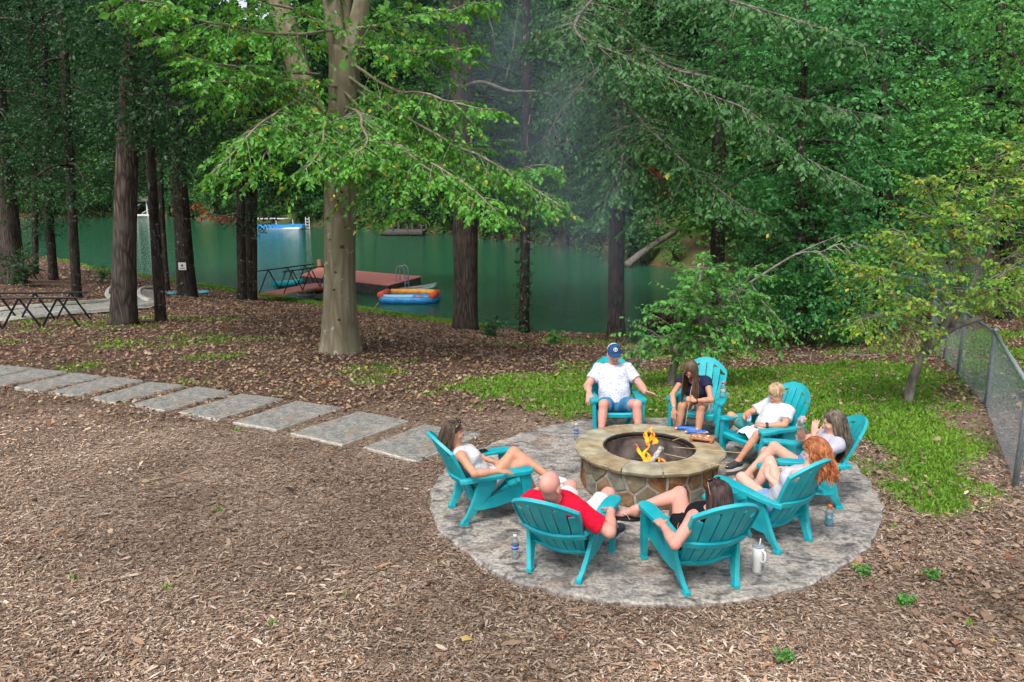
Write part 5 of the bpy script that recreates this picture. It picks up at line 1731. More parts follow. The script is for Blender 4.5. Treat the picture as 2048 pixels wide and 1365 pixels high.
def tree_px(name, label, base_uv, tops, widths, bark, group=None, blobs=None, leaf=.11, green='dark', per=60, high=True, seed=0, lobe=.06, flare=1.22, k=7, fine=False, yellow=0.0, limbs=None, tw=.45, cat_='tree', nhigh=5):
    r = np.random.default_rng(seed + 100)
    b = G(*base_uv); y = b[1]
    pts = [b - UP * .15] + [WD(u, v, y + dy) for u, v, dy in tops]
    d = nrm(pts[-1] - pts[-2]); d = nrm(d + UP * .5)
    if high:
        pts += [pts[-1] + d * 3.0, pts[-1] + d * 6.5]
    rad = [px_r(w, y) for w in widths]
    if high: rad += [rad[-1] * .8, rad[-1] * .35]
    o = local_tree(name, label, b, cat_, group)
    mb, P, R_ = trunk_mesh([p - b for p in pts], rad, seed=seed, lobe=lobe, flare=flare)
    mb.build('trunk', bark, o, smooth=True)
    parts = []
    if blobs is not None:
        bl = [(WD(u, v, y + dy) - b, R) for u, v, dy, R in blobs]
        parts += crown_blobs(bl, leaf, green, k, tw, per, r, fine, yellow)
        lb = MB()
        for c, R in bl:                       # limbs that carry the clumps
            i = int(np.argmin(np.abs(P[:, 2] - max(c[2] + .8, P[2, 2]))))
            s = P[i]; mid = (s + c) / 2 + UP * .25
            lb.tube(catmull([s, mid, c + (c - s) * .15], 5), np.linspace(min(R_[i] * .45, .06), .012, 11), 6)
        lb.build('limbs', bark, o, smooth=True)
    if high:  # coarse upper crown out of view, added to shade the ground below
        top = pts[-1] - b
        hb = [(top + np.array((r.normal(0, 2.2), r.normal(0, 2.2), r.uniform(-2.2, 1.5))), r.uniform(1.6, 2.4)) for _ in range(nhigh)]
        parts += crown_blobs(hb, .24, green, 6, .8, 26, r)
    if parts:
        V, F_, C = cat_mesh(parts)
        link('crown', mesh_np('crown', V, F_, C), M['leaf'], o)
    return o, b, P, R_

def rb(n, u0, u1, v0, v1, dy0, dy1, R0, R1, seed, vp=1.0):
    r = np.random.default_rng(seed)
    return [(r.uniform(u0, u1), v0 + (v1 - v0) * r.random() ** vp, r.uniform(dy0, dy1), r.uniform(R0, R1)) for _ in range(n)]

WG = 'trees on the bank in front of the lake'
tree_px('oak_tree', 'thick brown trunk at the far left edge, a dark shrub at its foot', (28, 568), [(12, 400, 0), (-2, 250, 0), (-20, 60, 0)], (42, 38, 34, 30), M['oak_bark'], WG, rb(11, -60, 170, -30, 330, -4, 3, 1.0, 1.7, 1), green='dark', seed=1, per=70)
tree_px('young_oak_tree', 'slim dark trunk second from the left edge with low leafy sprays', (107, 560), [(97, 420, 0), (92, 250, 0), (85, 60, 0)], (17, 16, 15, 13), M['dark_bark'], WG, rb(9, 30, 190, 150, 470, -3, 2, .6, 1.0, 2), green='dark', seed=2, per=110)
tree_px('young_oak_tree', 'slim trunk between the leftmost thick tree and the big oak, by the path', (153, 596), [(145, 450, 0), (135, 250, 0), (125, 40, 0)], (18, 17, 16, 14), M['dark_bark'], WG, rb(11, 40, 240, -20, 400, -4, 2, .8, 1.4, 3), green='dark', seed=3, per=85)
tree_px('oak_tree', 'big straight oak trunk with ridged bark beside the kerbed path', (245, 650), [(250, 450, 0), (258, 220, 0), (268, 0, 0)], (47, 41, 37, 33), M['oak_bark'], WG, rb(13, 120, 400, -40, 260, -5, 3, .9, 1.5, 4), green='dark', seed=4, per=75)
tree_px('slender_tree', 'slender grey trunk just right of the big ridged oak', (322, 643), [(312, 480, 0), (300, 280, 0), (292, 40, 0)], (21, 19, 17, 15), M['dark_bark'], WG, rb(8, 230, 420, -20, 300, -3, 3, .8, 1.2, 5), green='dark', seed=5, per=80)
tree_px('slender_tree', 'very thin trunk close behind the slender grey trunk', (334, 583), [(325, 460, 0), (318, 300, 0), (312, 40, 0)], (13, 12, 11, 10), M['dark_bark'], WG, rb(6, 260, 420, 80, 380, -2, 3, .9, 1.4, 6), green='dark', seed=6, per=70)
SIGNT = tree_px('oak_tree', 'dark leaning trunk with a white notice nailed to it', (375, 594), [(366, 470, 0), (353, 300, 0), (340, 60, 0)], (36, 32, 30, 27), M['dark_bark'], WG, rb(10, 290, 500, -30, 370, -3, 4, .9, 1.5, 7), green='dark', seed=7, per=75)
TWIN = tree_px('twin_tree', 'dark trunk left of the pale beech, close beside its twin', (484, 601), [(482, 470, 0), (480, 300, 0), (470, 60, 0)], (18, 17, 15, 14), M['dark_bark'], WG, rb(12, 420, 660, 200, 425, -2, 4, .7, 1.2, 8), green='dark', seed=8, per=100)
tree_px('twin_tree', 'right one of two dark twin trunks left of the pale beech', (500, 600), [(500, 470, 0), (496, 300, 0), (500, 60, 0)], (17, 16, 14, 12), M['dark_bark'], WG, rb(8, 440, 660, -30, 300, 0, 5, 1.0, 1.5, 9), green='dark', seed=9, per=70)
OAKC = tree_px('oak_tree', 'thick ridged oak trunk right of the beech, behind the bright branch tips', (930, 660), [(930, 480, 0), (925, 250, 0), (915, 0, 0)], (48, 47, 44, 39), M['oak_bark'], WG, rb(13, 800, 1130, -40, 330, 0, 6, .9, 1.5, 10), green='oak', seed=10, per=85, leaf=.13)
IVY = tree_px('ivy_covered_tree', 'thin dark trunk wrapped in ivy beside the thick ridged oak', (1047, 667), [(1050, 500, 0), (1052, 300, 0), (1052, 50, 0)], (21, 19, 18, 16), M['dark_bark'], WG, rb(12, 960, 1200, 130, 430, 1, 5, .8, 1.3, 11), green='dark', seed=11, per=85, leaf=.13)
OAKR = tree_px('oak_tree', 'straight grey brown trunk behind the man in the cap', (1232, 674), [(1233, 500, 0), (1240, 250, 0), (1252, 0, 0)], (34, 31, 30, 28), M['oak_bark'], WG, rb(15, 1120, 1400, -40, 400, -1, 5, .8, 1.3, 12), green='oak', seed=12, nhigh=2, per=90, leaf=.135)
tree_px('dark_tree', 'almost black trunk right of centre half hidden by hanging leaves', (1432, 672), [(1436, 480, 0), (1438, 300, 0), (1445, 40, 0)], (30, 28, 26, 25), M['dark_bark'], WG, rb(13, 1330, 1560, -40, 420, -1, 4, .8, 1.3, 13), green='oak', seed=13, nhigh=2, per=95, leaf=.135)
for nm, lb, uv, tops_, w, bl, gr, sd_ in [
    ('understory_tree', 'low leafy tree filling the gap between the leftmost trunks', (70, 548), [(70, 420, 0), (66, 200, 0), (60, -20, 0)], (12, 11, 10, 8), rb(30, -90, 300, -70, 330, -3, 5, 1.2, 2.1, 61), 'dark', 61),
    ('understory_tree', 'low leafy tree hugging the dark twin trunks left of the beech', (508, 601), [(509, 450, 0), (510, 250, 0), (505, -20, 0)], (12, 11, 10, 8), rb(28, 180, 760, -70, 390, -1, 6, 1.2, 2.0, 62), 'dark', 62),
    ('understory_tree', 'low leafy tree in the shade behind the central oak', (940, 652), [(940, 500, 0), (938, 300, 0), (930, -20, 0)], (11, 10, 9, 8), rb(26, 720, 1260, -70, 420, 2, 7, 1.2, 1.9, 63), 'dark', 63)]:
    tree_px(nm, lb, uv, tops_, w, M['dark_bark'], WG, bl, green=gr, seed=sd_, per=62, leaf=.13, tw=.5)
# ivy on its trunk
bb = IVY[1]; Pp, Rr = IVY[2], IVY[3]
n = 900; t = rng.random(n) * .42; ii = (t * (len(Pp) - 1)).astype(int)
an = rng.random(n) * 6.283; q = np.stack([np.cos(an), np.sin(an), 0 * an], -1)
V, F_, C = leaf_mesh(Pp[ii] + q * (Rr[ii][:, None] * 1.25) + rng.normal(0, .05, (n, 3)), q * .5 - UP * .8 + rng.normal(0, .3, (n, 3)), q + rng.normal(0, .3, (n, 3)), .09 + .04 * rng.random(n), np.array((.03, .10, .03)) * (.6 + .8 * rng.random((n, 1))))
link('ivy', mesh_np('ivy', V, F_, C), M['leaf'], IVY[0])

# --------------------------------------------------------- limbs with leaf sprays
def limb_sprays(o, b, limbs, bark, leaf, green, dens=.16, k=9, fine=True, yellow=.02, twl=(.35, 1.0), name='limb', droop=.55, seed=0, r0=.05, sub=3):
    r = np.random.default_rng(seed)
    parts = []
    tw = MB()
    g = GREENS[green]
    for pts in limbs:
        W_ = catmull([np.asarray(p, float) - b for p in pts], 10)
        seg = np.linalg.norm(np.diff(W_, axis=0), axis=1); s = np.r_[0, np.cumsum(seg)]; Lt = s[-1]
        W_ = W_ + np.stack([np.interp(s, np.linspace(0, Lt, 12), r.normal(0, .05, 12)) for _ in range(3)], -1) * np.linspace(0, 1, len(W_))[:, None]
        mb = MB(); mb.tube(W_, np.linspace(r0, .008, len(W_)), 7); mb.build(name, bark, o, smooth=True)
        for q, sd_ in enumerate(np.arange(Lt * .18, Lt, dens)):
            p = np.array([np.interp(sd_, s, W_[:, c]) for c in range(3)])
            i = min(np.searchsorted(s, sd_), len(W_) - 2)
            T = nrm(W_[i + 1] - W_[max(i - 1, 0)])
            side = nrm(np.cross(T, UP)) * (1 if q % 2 else -1)
            ln = (twl[0] + (twl[1] - twl[0]) * math.sin(min(1, (Lt - sd_) / Lt * 1.6) * 1.57)) * r.uniform(.6, 1.25)
            d = nrm(T * .6 + side * r.uniform(.5, 1.0) + np.array((0, 0, r.uniform(-.45, .12))) + r.normal(0, .15, 3))
            e = p + d * ln - UP * .12 * ln
            tw.tube([p, (p + e) / 2 + UP * .03, e], [.007, .005, .002], 4, cap=False)
            st = np.linspace(.15, .95, sub + 1)
            C = p + (e - p) * st[:, None]
            sd2 = nrm(np.cross(d, UP))
            Dr = d * .8 + sd2 * np.where(np.arange(sub + 1) % 2, 1, -1)[:, None] * .8 - UP * .12 + r.normal(0, .15, (sub + 1, 3))
            Dr[-1] = d
            tn = r.uniform(.75, 1.2)
            parts.append(twigs(C, Dr, k, ln * .55 * r.uniform(.7, 1.2, sub + 1), leaf, np.array(g[0]) * tn, np.array(g[1]) * tn, droop, fine, r, yellow))
    tag(tw.build('twigs', M['twig'], o), kind='stuff')
    V, F_, C = cat_mesh(parts)
    return tag(link('foliage', mesh_np('foliage', V, F_, C), M['leaf'], o), kind='stuff')

# the beech
bb = G(680, 704); yb = bb[1]
beech = local_tree('beech_tree', 'large pale smooth barked beech with bright low sweeping branches', bb, 'tree', WG)
def BW(u, v, dy=0): return WD(u, v, yb + dy)
mb, P, R_ = trunk_mesh([bb - UP * .2 - bb, BW(680, 560) - bb, BW(681, 380) - bb, BW(688, 200) - bb, BW(690, 95) - bb], [px_r(w, yb) for w in (66, 60, 61, 57, 58)], n=26, lobe=.035, flare=1.5, seed=2)
mb.build('trunk', M['beech_bark'], beech, smooth=True)
for pts, rad in [([(688, 150, 0), (712, 60, 0), (735, -60, .2), (760, -260, .5)], (40, 34, 26, 14)), ([(686, 140, 0), (668, 40, 0), (655, -80, .2), (630, -300, .4)], (42, 36, 30, 14)), ([(688, 130, .1), (690, 40, .2), (688, -70, .4), (690, -280, .8)], (36, 28, 22, 10)), ([(672, 290, .2), (615, 190, .5), (575, 60, .8), (540, -60, 1.2), (500, -240, 1.5)], (40, 44, 44, 40, 20))]:
    mb, _, _ = trunk_mesh([BW(*p) - bb for p in pts], [px_r(w, yb) for w in rad], n=14, lobe=.03, flare=1.0)
    mb.build('stem', M['beech_bark'], beech, smooth=True)
def BL(*pts): return [BW(u, v, dy) for u, v, dy in pts]
limbs = [BL((684, 262, -0.25), (610, 200, -1.0), (520, 250, -2.4), (465, 300, -3.0), (432, 345, -3.3)), BL((692, 150, -0.2), (820, 240, -1.0), (950, 310, -1.6), (1060, 370, -2.0), (1128, 425, -2.2)),
         BL((690, 250, -0.3), (770, 280, -1.6), (880, 340, -2.4), (960, 390, -2.8), (1005, 440, -3.0)), BL((672, 60, -0.2), (560, 70, -1.2), (430, 45, -2.0), (330, 10, -2.5), (230, -20, -2.8)),
         BL((684, 285, -0.3), (655, 240, -1.8), (640, 300, -2.8), (620, 345, -3.2)), BL((692, 215, -0.3), (720, 230, -1.8), (735, 300, -2.8), (700, 330, -3.2)),
         BL((692, 120, -0.1), (790, 180, -1.0), (880, 195, -1.6), (985, 225, -2)), BL((700, 60, 0), (780, 45, -.8), (870, 25, -1.2), (960, 5, -1.4)), BL((640, 150, 0.2), (520, 140, -1.2), (400, 120, -2.2), (300, 60, -2.8)),
         BL((684, 175, -0.2), (570, 160, -1.2), (480, 170, -2.0), (390, 165, -2.6)), BL((700, 95, 0), (790, 95, -.8), (870, 105, -1.2), (950, 95, -1.6)), BL((690, 275, -0.3), (760, 330, -1.6), (790, 400, -2.0), (800, 425, -2.2)),
         BL((690, 185, -0.3), (800, 300, -2.0), (900, 370, -2.6), (940, 400, -2.8)), BL((650, 60, 0.3), (590, 20, -.8), (480, 0, -1.6), (380, -30, -2.0)), BL((684, 235, -0.2), (600, 235, -1.6), (540, 300, -2.6), (520, 335, -2.9)), BL((692, 165, 0), (850, 280, -.4), (980, 350, -.6), (1090, 330, -.8))]
limb_sprays(beech, bb, limbs, M['beech_bark'], .094, 'beech', dens=.11, r0=.034, k=9, yellow=.025, seed=5, twl=(.3, .95), sub=4)
r = np.random.default_rng(77)
V, F_, C = cat_mesh(crown_blobs([(np.array((r.normal(0, 2.6), r.normal(0, 2.0), r.uniform(7.2, 11))), r.uniform(1.5, 2.3)) for _ in range(9)], .22, 'beech', 6, .8, 26, r))
link('crown', mesh_np('crown', V, F_, C), M['leaf'], beech)  # unseen coarse leaf clumps over the beech, added for the shade they cast
# bark scars
for u, v, w in [(677, 362, 5), (672, 376, 4), (682, 385, 6), (670, 420, 5), (689, 418, 4), (676, 402, 4), (684, 494, 7), (671, 545, 4), (690, 455, 3), (660, 480, 3), (668, 580, 4), (678, 640, 5)]:
    p = WD(u, v, yb - px_r(70, yb) * 1.0) - bb
    mb = MB(); mb.ell(p, (px_r(w, yb) * 1.3, .03, px_r(w, yb)), nu=9, nv=6); mb.build('bark_scar', mat('bark_scar', (.05, .042, .034), rough=.95), beech, True)

# limbs of the oak behind the man reaching out to the right
b_, yo = OAKR[1], OAKR[1][1]
def OW(u, v, y): return WD(u, v, y)
limb_sprays(OAKR[0], b_, [[OW(1245, -60, yo), OW(1150, 50, 18.5), OW(1240, 110, 17.5), OW(1330, 150, 17), OW(1430, 190, 16.5), OW(1500, 220, 16), OW(1600, 300, 15.5), OW(1720, 372, 15)],
    [OW(1250, 60, yo), OW(1330, 130, 19), OW(1440, 160, 17.5), OW(1560, 190, 16.5), OW(1740, 232, 15.5)], [OW(1252, -60, yo), OW(1420, -10, 18), OW(1580, 40, 16.5), OW(1740, 98, 15.5)],
    [OW(1240, 200, yo), OW(1300, 260, 19), OW(1380, 330, 17.5), OW(1470, 400, 16.5), OW(1540, 440, 16)], [OW(1242, 180, yo), OW(1235, 270, 19.5), OW(1240, 320, 18.5), OW(1210, 400, 18)],
    [OW(1242, 150, yo), OW(1260, 320, 19), OW(1290, 400, 18.2), OW(1275, 430, 18)], [OW(1250, 80, yo), OW(1180, 150, 20), OW(1120, 220, 19), OW(1080, 300, 18.5)]],
    M['grey_bark'], .125, 'oak', dens=.12, k=8, yellow=.004, seed=9, twl=(.45, 1.25), r0=.042, sub=4, droop=.75)
yw = TWIN[1][1]
limb_sprays(TWIN[0], TWIN[1], [[WD(482, 425, yw), WD(445, 432, yw - .5), WD(412, 425, yw - .8), WD(388, 408, yw - 1)]], M['twig'], .13, 'rust', dens=.14, k=5, seed=91, twl=(.25, .4), r0=.02, sub=2, yellow=0, name='rusty_bough')
limb_sprays(OAKR[0], b_, [[OW(1240, 320, yo), OW(1275, 325, 20), OW(1310, 335, 19.5), OW(1320, 365, 19.3)]], M['twig'], .12, 'rust', dens=.10, k=6, seed=92, twl=(.25, .5), r0=.02, sub=2, yellow=0, name='rusty_bough', droop=.9)
# bare grey limb of the central oak
mb = MB(); y_ = OAKC[1][1]
mb.tube(catmull([WD(925, 175, y_ - .3) - OAKC[1], WD(965, 165, y_ - 1) - OAKC[1], WD(1020, 183, y_ - 1.5) - OAKC[1], WD(1080, 185, y_ - 1.7) - OAKC[1], WD(1130, 205, y_ - 2) - OAKC[1]], 8), np.linspace(.07, .025, 33), 8)
mb.build('bare_limb', M['grey_bark'], OAKC[0], True)
mb = MB()
for a in ([(1040, -20), (1025, 100), (1010, 165)], [(1060, 230), (1055, 290), (1075, 330)], [(955, -20), (985, 60), (990, 100)], [(785, 60), (780, 110), (795, 150)]):
    mb.tube(catmull([WD(u, v, y_ - 1.5) - OAKC[1] for u, v in a], 6), .02, 6)
mb.build('hanging_vines', M['grey_bark'], OAKC[0], True)

# dense maples and bushes on the right
MG = 'dense leafy trees right of the lake view'
tree_px('maple_tree', 'dense dark green maple behind the sapling, its boughs near the lawn', (1600, 690), [(1605, 560, .3), (1600, 380, .5), (1610, 100, .8)], (26, 22, 18, 12), M['dark_bark'], MG, rb(34, 1440, 1790, 330, 640, -1.2, 2.5, .55, .95, 21), leaf=.115, green='maple', per=110, seed=21, k=7, nhigh=1, fine=True, tw=.4)
tree_px('maple_tree', 'tall maple filling the upper right with layered green boughs', (1760, 672), [(1765, 520, .3), (1770, 300, .5), (1760, 40, .8)], (30, 26, 22, 16), M['dark_bark'], MG, rb(46, 1480, 1960, -40, 470, -1.5, 4, .7, 1.25, 22), leaf=.12, green='maple', per=75, seed=22, k=7, nhigh=1, tw=.45)
tree_px('sweetgum_tree', 'bright green tree in the top right corner', (2010, 640), [(2015, 480, .3), (2010, 300, .3), (2000, 40, .5)], (28, 24, 20, 14), M['dark_bark'], MG, rb(40, 1830, 2160, -50, 420, -3, 3, .7, 1.2, 23), leaf=.12, green='lit', per=75, seed=23, k=7, nhigh=1, tw=.45)
tree_px('maple_tree', 'shadowed maple deep behind the right hand trees', (1680, 640), [(1680, 480, 3), (1690, 300, 3), (1700, 40, 3)], (24, 20, 18, 14), M['dark_bark'], MG, rb(40, 1380, 2100, -20, 560, 3, 7, 1.2, 1.9, 24), leaf=.16, green='dark', per=42, seed=24, k=7, tw=.6)  # deep shade put into the leaf colour: darker green than the other maples
tree_px('holly_bush', 'low leafy bush under the right hand maples by the leaf litter', (1700, 690), [(1700, 640, .2), (1705, 600, .2)], (10, 8, 5), M['dark_bark'], MG, rb(15, 1560, 1830, 540, 665, -.8, 1.5, .35, .65, 25), leaf=.10, green='maple', per=150, seed=25, high=False, fine=True, tw=.3, cat_='bush')

# sapling leaning behind the girl
sb = G(1340, 772); ys_ = sb[1]
sap = local_tree('leaning_sapling', 'thin sapling leaning right behind the girl in navy', sb, 'sapling')
mb, P, R_ = trunk_mesh([np.zeros(3) - UP * .1] + [WD(u, v, ys_ + dy) - sb for u, v, dy in [(1352, 720, .1), (1388, 665, .2), (1440, 610, .3), (1510, 560, .5), (1590, 510, .6), (1680, 470, .8)]], [px_r(w, ys_) for w in (17, 15, 12, 8, 6, 4, 2)], n=10, lobe=.04, flare=1.25)
mb.build('trunk', M['grey_bark'], sap, True)
def SW(u, v, dy): return WD(u, v, ys_ + dy)
limb_sprays(sap, sb, [[SW(1352, 722, .1), SW(1345, 690, -.2), SW(1352, 640, -.3), SW(1360, 590, -.4)], [SW(1370, 690, .1), SW(1400, 640, -.1), (SW(1395, 600, -.2)), SW(1375, 560, -.2)], [SW(1440, 610, .3), SW(1430, 570, .1), SW(1420, 530, .0)],
    [SW(1500, 565, .5), SW(1520, 600, .3), SW(1540, 650, .2)], [SW(1388, 665, .2), SW(1450, 640, 0), SW(1500, 640, -.1)], [SW(1590, 510, .6), SW(1650, 500, .4), SW(1740, 490, .3)], [SW(1352, 730, .1), SW(1330, 680, -.1), SW(1290, 690, -.2)], [SW(1370, 690, .1), SW(1385, 630, -.4), SW(1400, 560, -.5), SW(1410, 520, -.5)], [SW(1430, 620, .3), SW(1480, 580, 0), SW(1500, 530, 0)], [SW(1360, 700, .1), SW(1410, 690, -.3), SW(1450, 680, -.4)]],
    M['twig'], .082, 'lit', dens=.06, k=8, yellow=.005, seed=31, twl=(.25, .62), r0=.010, sub=3)

# crooked small tree with yellowing leaves by the fence
tb = G(1813, 805); yt = tb[1]
yel = local_tree('yellowing_fruit_tree', 'small crooked grey tree with yellowing leaves leaning over the fence', tb, 'tree')
def TW(u, v, dy=0): return WD(u, v, yt + dy)
for pts, w in [([(1813, 812, 0), (1828, 750, 0), (1852, 705, 0), (1900, 660, .1), (1960, 637, .2), (2030, 610, .3), (2110, 570, .4)], (20, 18, 16, 13, 11, 8, 4)), ([(1850, 705, 0), (1890, 650, -.1), (1915, 590, -.2), (1925, 520, -.3), (1930, 420, -.3)], (18, 14, 10, 7, 3)),
               ([(1848, 712, 0), (1850, 660, .1), (1842, 620, .2), (1846, 590, .2)], (14, 11, 7, 3)), ([(1900, 655, .1), (1950, 560, .2), (1990, 470, .2), (2010, 380, .3)], (12, 9, 6, 3))]:
    mb, _, _ = trunk_mesh([TW(*p) - tb for p in pts], [px_r(x, yt) for x in w], n=10, lobe=.06, flare=1.2 if w[0] > 20 else 1.0)
    mb.build('trunk' if w[0] > 20 else 'limb', M['grey_bark'], yel, True)
limb_sprays(yel, tb, [BL_ for BL_ in [[TW(1915, 590, -.2), TW(1900, 530, -.3), TW(1905, 450, -.4), TW(1920, 380, -.4)], [TW(1930, 520, -.2), TW(1970, 440, -.3), TW(1990, 350, -.3), TW(2000, 290, -.3)], [TW(1890, 640, -.1), TW(1820, 600, -.3), TW(1760, 560, -.4), TW(1700, 545, -.5)],
    [TW(1900, 620, 0), TW(1850, 560, -.3), TW(1830, 500, -.4), TW(1800, 450, -.5)], [TW(1960, 637, .2), TW(2000, 600, 0), TW(2050, 580, 0)], [TW(1990, 480, .2), TW(2040, 430, 0), TW(2080, 380, 0)], [TW(1880, 650, 0), TW(1800, 640, -.3), TW(1720, 640, -.5)], [TW(1960, 560, .2), TW(2010, 520, 0), TW(2070, 500, 0)],
    [TW(1920, 600, -.1), TW(1960, 590, -.4), TW(2020, 540, -.6)], [TW(1940, 500, -.1), TW(1880, 420, -.4), TW(1860, 350, -.6)], [TW(1990, 400, .1), TW(2040, 330, -.2), TW(2070, 270, -.3)]]],
    M['grey_bark'], .068, 'yel', dens=.055, k=7, yellow=.10, seed=33, twl=(.25, .65), r0=.016, sub=3)

# --------------------------------------------------------- small bank plants
def shrub(name, label, uv, h, n, leaf, green, seed, yellow=0.0, cat_='shrub', group=None, fine=False):
    b = G(*uv); o = local_tree(name, label, b, cat_, group); r = np.random.default_rng(seed)
    mb = MB(); parts = []
    for q in range(n):
        a = r.uniform(0, 6.28); sp = r.uniform(.1, .6) * h; e = np.array((math.cos(a) * sp, math.sin(a) * sp, h * r.uniform(.5, 1)))
        mb.tube(catmull([np.zeros(3) - UP * .05, e * .5 + UP * .1 * h, e], 4), np.linspace(.012, .003, 9), 5)
        t = np.linspace(.3, 1, 5)[:, None]
        parts.append(twigs(e * t, r.normal(0, 1, (5, 3)) * np.array((1, 1, .4)) + UP * .3, 6, h * .3, leaf, np.array(GREENS[green][0]), np.array(GREENS[green][1]), .3, fine, r, yellow))
    mb.build('stems', M['twig'], o)
    V, F_, C = cat_mesh(parts); tag(link('foliage', mesh_np('foliage', V, F_, C), M['leaf'], o), kind='stuff')
SG = 'small shrubs along the lake bank'
shrub('waterside_shrub', 'yellow green shrub at the foot of the ivy covered trunk', (1030, 658), 1.0, 16, .10, 'yel', 41, group=SG)
shrub('waterside_shrub', 'low dark green shrub between the thick oak and the ivy trunk', (985, 675), .55, 14, .10, 'oak', 42, group=SG)
shrub('waterside_shrub', 'bright weedy shrub in the shallows by the inflatable', (845, 628), .8, 16, .11, 'lit', 43, group=SG)
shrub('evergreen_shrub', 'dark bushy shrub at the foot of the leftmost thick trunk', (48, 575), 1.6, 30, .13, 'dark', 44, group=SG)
shrub('waterside_shrub', 'small green sprig beside the big ridged oak by the path', (205, 565), .9, 12, .11, 'oak', 45, group=SG)
shrub('waterside_shrub', 'low green tuft right of the thick oak near the lawn edge', (1105, 690), .4, 10, .09, 'lit', 46, group=SG)
shrub('waterside_shrub', 'leafy shrub at the lawn edge left of the sapling', (1270, 690), .6, 12, .09, 'oak', 47, group=SG)
WD_G = 'green weeds growing from the mulch'
for k_, (u, v, lb) in enumerate([(1728, 1155, 'green weed tuft at the lower right edge of the patio'), (1812, 1215, 'flat green weed on the leaves at lower right'), (1862, 1162, 'small pale weed right of the patio'), (1572, 1325, 'faint grassy weed at the bottom edge below the tumbler')]):
    shrub('weed', lb, (u, v), .10, 6, .032, 'lit', 60 + k_, cat_='weed', group=WD_G, fine=True)
# twigs lying about
def stick(pts, rd, label):
    P = catmull([G(u, v) + UP * .03 for u, v in pts], 6); b = P[0].copy(); o = empty('fallen_branch', tuple(b)); mb = MB(); mb.tube(P - b, np.linspace(rd, rd * .4, len(P)), 7); mb.build('wood', M['grey_bark'], o, True)
    tag(o, label, 'branch', 'fallen branches on the ground')
stick([(1690, 712), (1730, 716), (1772, 710)], .05, 'pale fallen branch on the lawn at right')
stick([(380, 690), (440, 675), (520, 668)], .03, 'thin fallen branch lying left of the beech')
stick([(960, 712), (1005, 703), (1040, 690)], .02, 'thin pale stick on the leaves behind the patio')
stick([(1590, 716), (1625, 714)], .04, 'short fallen branch behind the boy at the lawn edge')
# ------------------------------------------------------------------ wood on the far bank
fr = np.random.default_rng(303)
FG = 'trees of the wood across the lake'
def far_tree(seed, h, green, leaf=.42):
    r = np.random.default_rng(seed)
    o = empty('woodland_tree')
    mb, _, _ = trunk_mesh([np.zeros(3) - UP * .5, np.array((.1, 0, h * .3)), np.array((r.normal(0, .3), 0, h * .6)), np.array((r.normal(0, .5), 0, h * .95))], [.26, .2, .14, .04], n=9, flare=1.3, per=4)
    mb.build('trunk', M['dark_bark'], o, True)
    bl = []
    for k in range(26):
        t = r.random() ** .8; z = h * (.12 + .85 * t); R = h * .20 * (1 - .55 * t)
        a = r.uniform(0, 6.28); bl.append((np.array((math.cos(a) * R * r.random() * 1.5, math.sin(a) * R * r.random() * 1.5, z)), h * r.uniform(.075, .125)))
    V, F_, C = cat_mesh(crown_blobs(bl, leaf, green, 5, 1.0, 34, r, flat=.75, droop=.4))
    link('crown', mesh_np('crown', V, F_, C), M['leaf_far'], o)
    return o
protos = [far_tree(s, h, g, lf) for s, h, g, lf in [(1, 17, 'far', .46), (2, 20, 'far', .5), (3, 14, 'farlit', .42), (4, 18, 'dark', .48), (5, 13, 'farlit', .40), (6, 9, 'oak', .34)]]
used = set()
def put(kind, x, y, s, rz, lab):
    if kind in used: o = copy_tree(protos[kind])
    else: o = protos[kind]; used.add(kind)
    o.location = (x, y, float(ground_z(x, y))); o.scale = (s, s, s * fr.uniform(.92, 1.1)); o.rotation_euler = (0, 0, rz)
    tag(o, lab, 'tree', FG)
lookn = ['mid green tree', 'tall green tree', 'light green tree', 'dark green tree', 'low light green tree', 'low bushy tree']
rown = ['waterside row across the lake', 'second row across the lake', 'third row across the lake', 'fourth row across the lake', 'rearmost row across the lake']
for row, (off, step, kinds) in enumerate([(1.5, .040, (5, 2, 4, 5, 5)), (9, .066, (0, 2, 3, 1, 4)), (19, .075, (1, 0, 3)), (34, .07, (1, 0, 1)), (52, .06, (1, 0, 3))]):
    cnt = 0
    for az in np.arange(-.80, .80, step):
        a = az + fr.normal(0, .012); d = np.interp(a, FA, FD) + off + fr.uniform(0, 3)
        if row == 0 and (.18 < a < .30 or -.245 < a < -.20): continue         # open bank by the fallen log, clearing by the boats
        if .182 < a < .218: continue
        if row == 4 and a > .12: continue      # gap where the white house and the sky show
        cnt += 1; kd = int(fr.choice(kinds))
        put(kd, a * d, d, fr.uniform(.85, 1.25) * (1.0, 1.0, 1.0, 1.45, 1.9)[row] * (1.15 if a < 0 else 1), fr.uniform(0, 6.28), lookn[kd] + ', ' + str(cnt) + (['th', 'st', 'nd', 'rd'] + ['th'] * 6)[cnt % 10 if cnt not in (11, 12, 13) else 0] + ' from the left in the ' + rown[row])

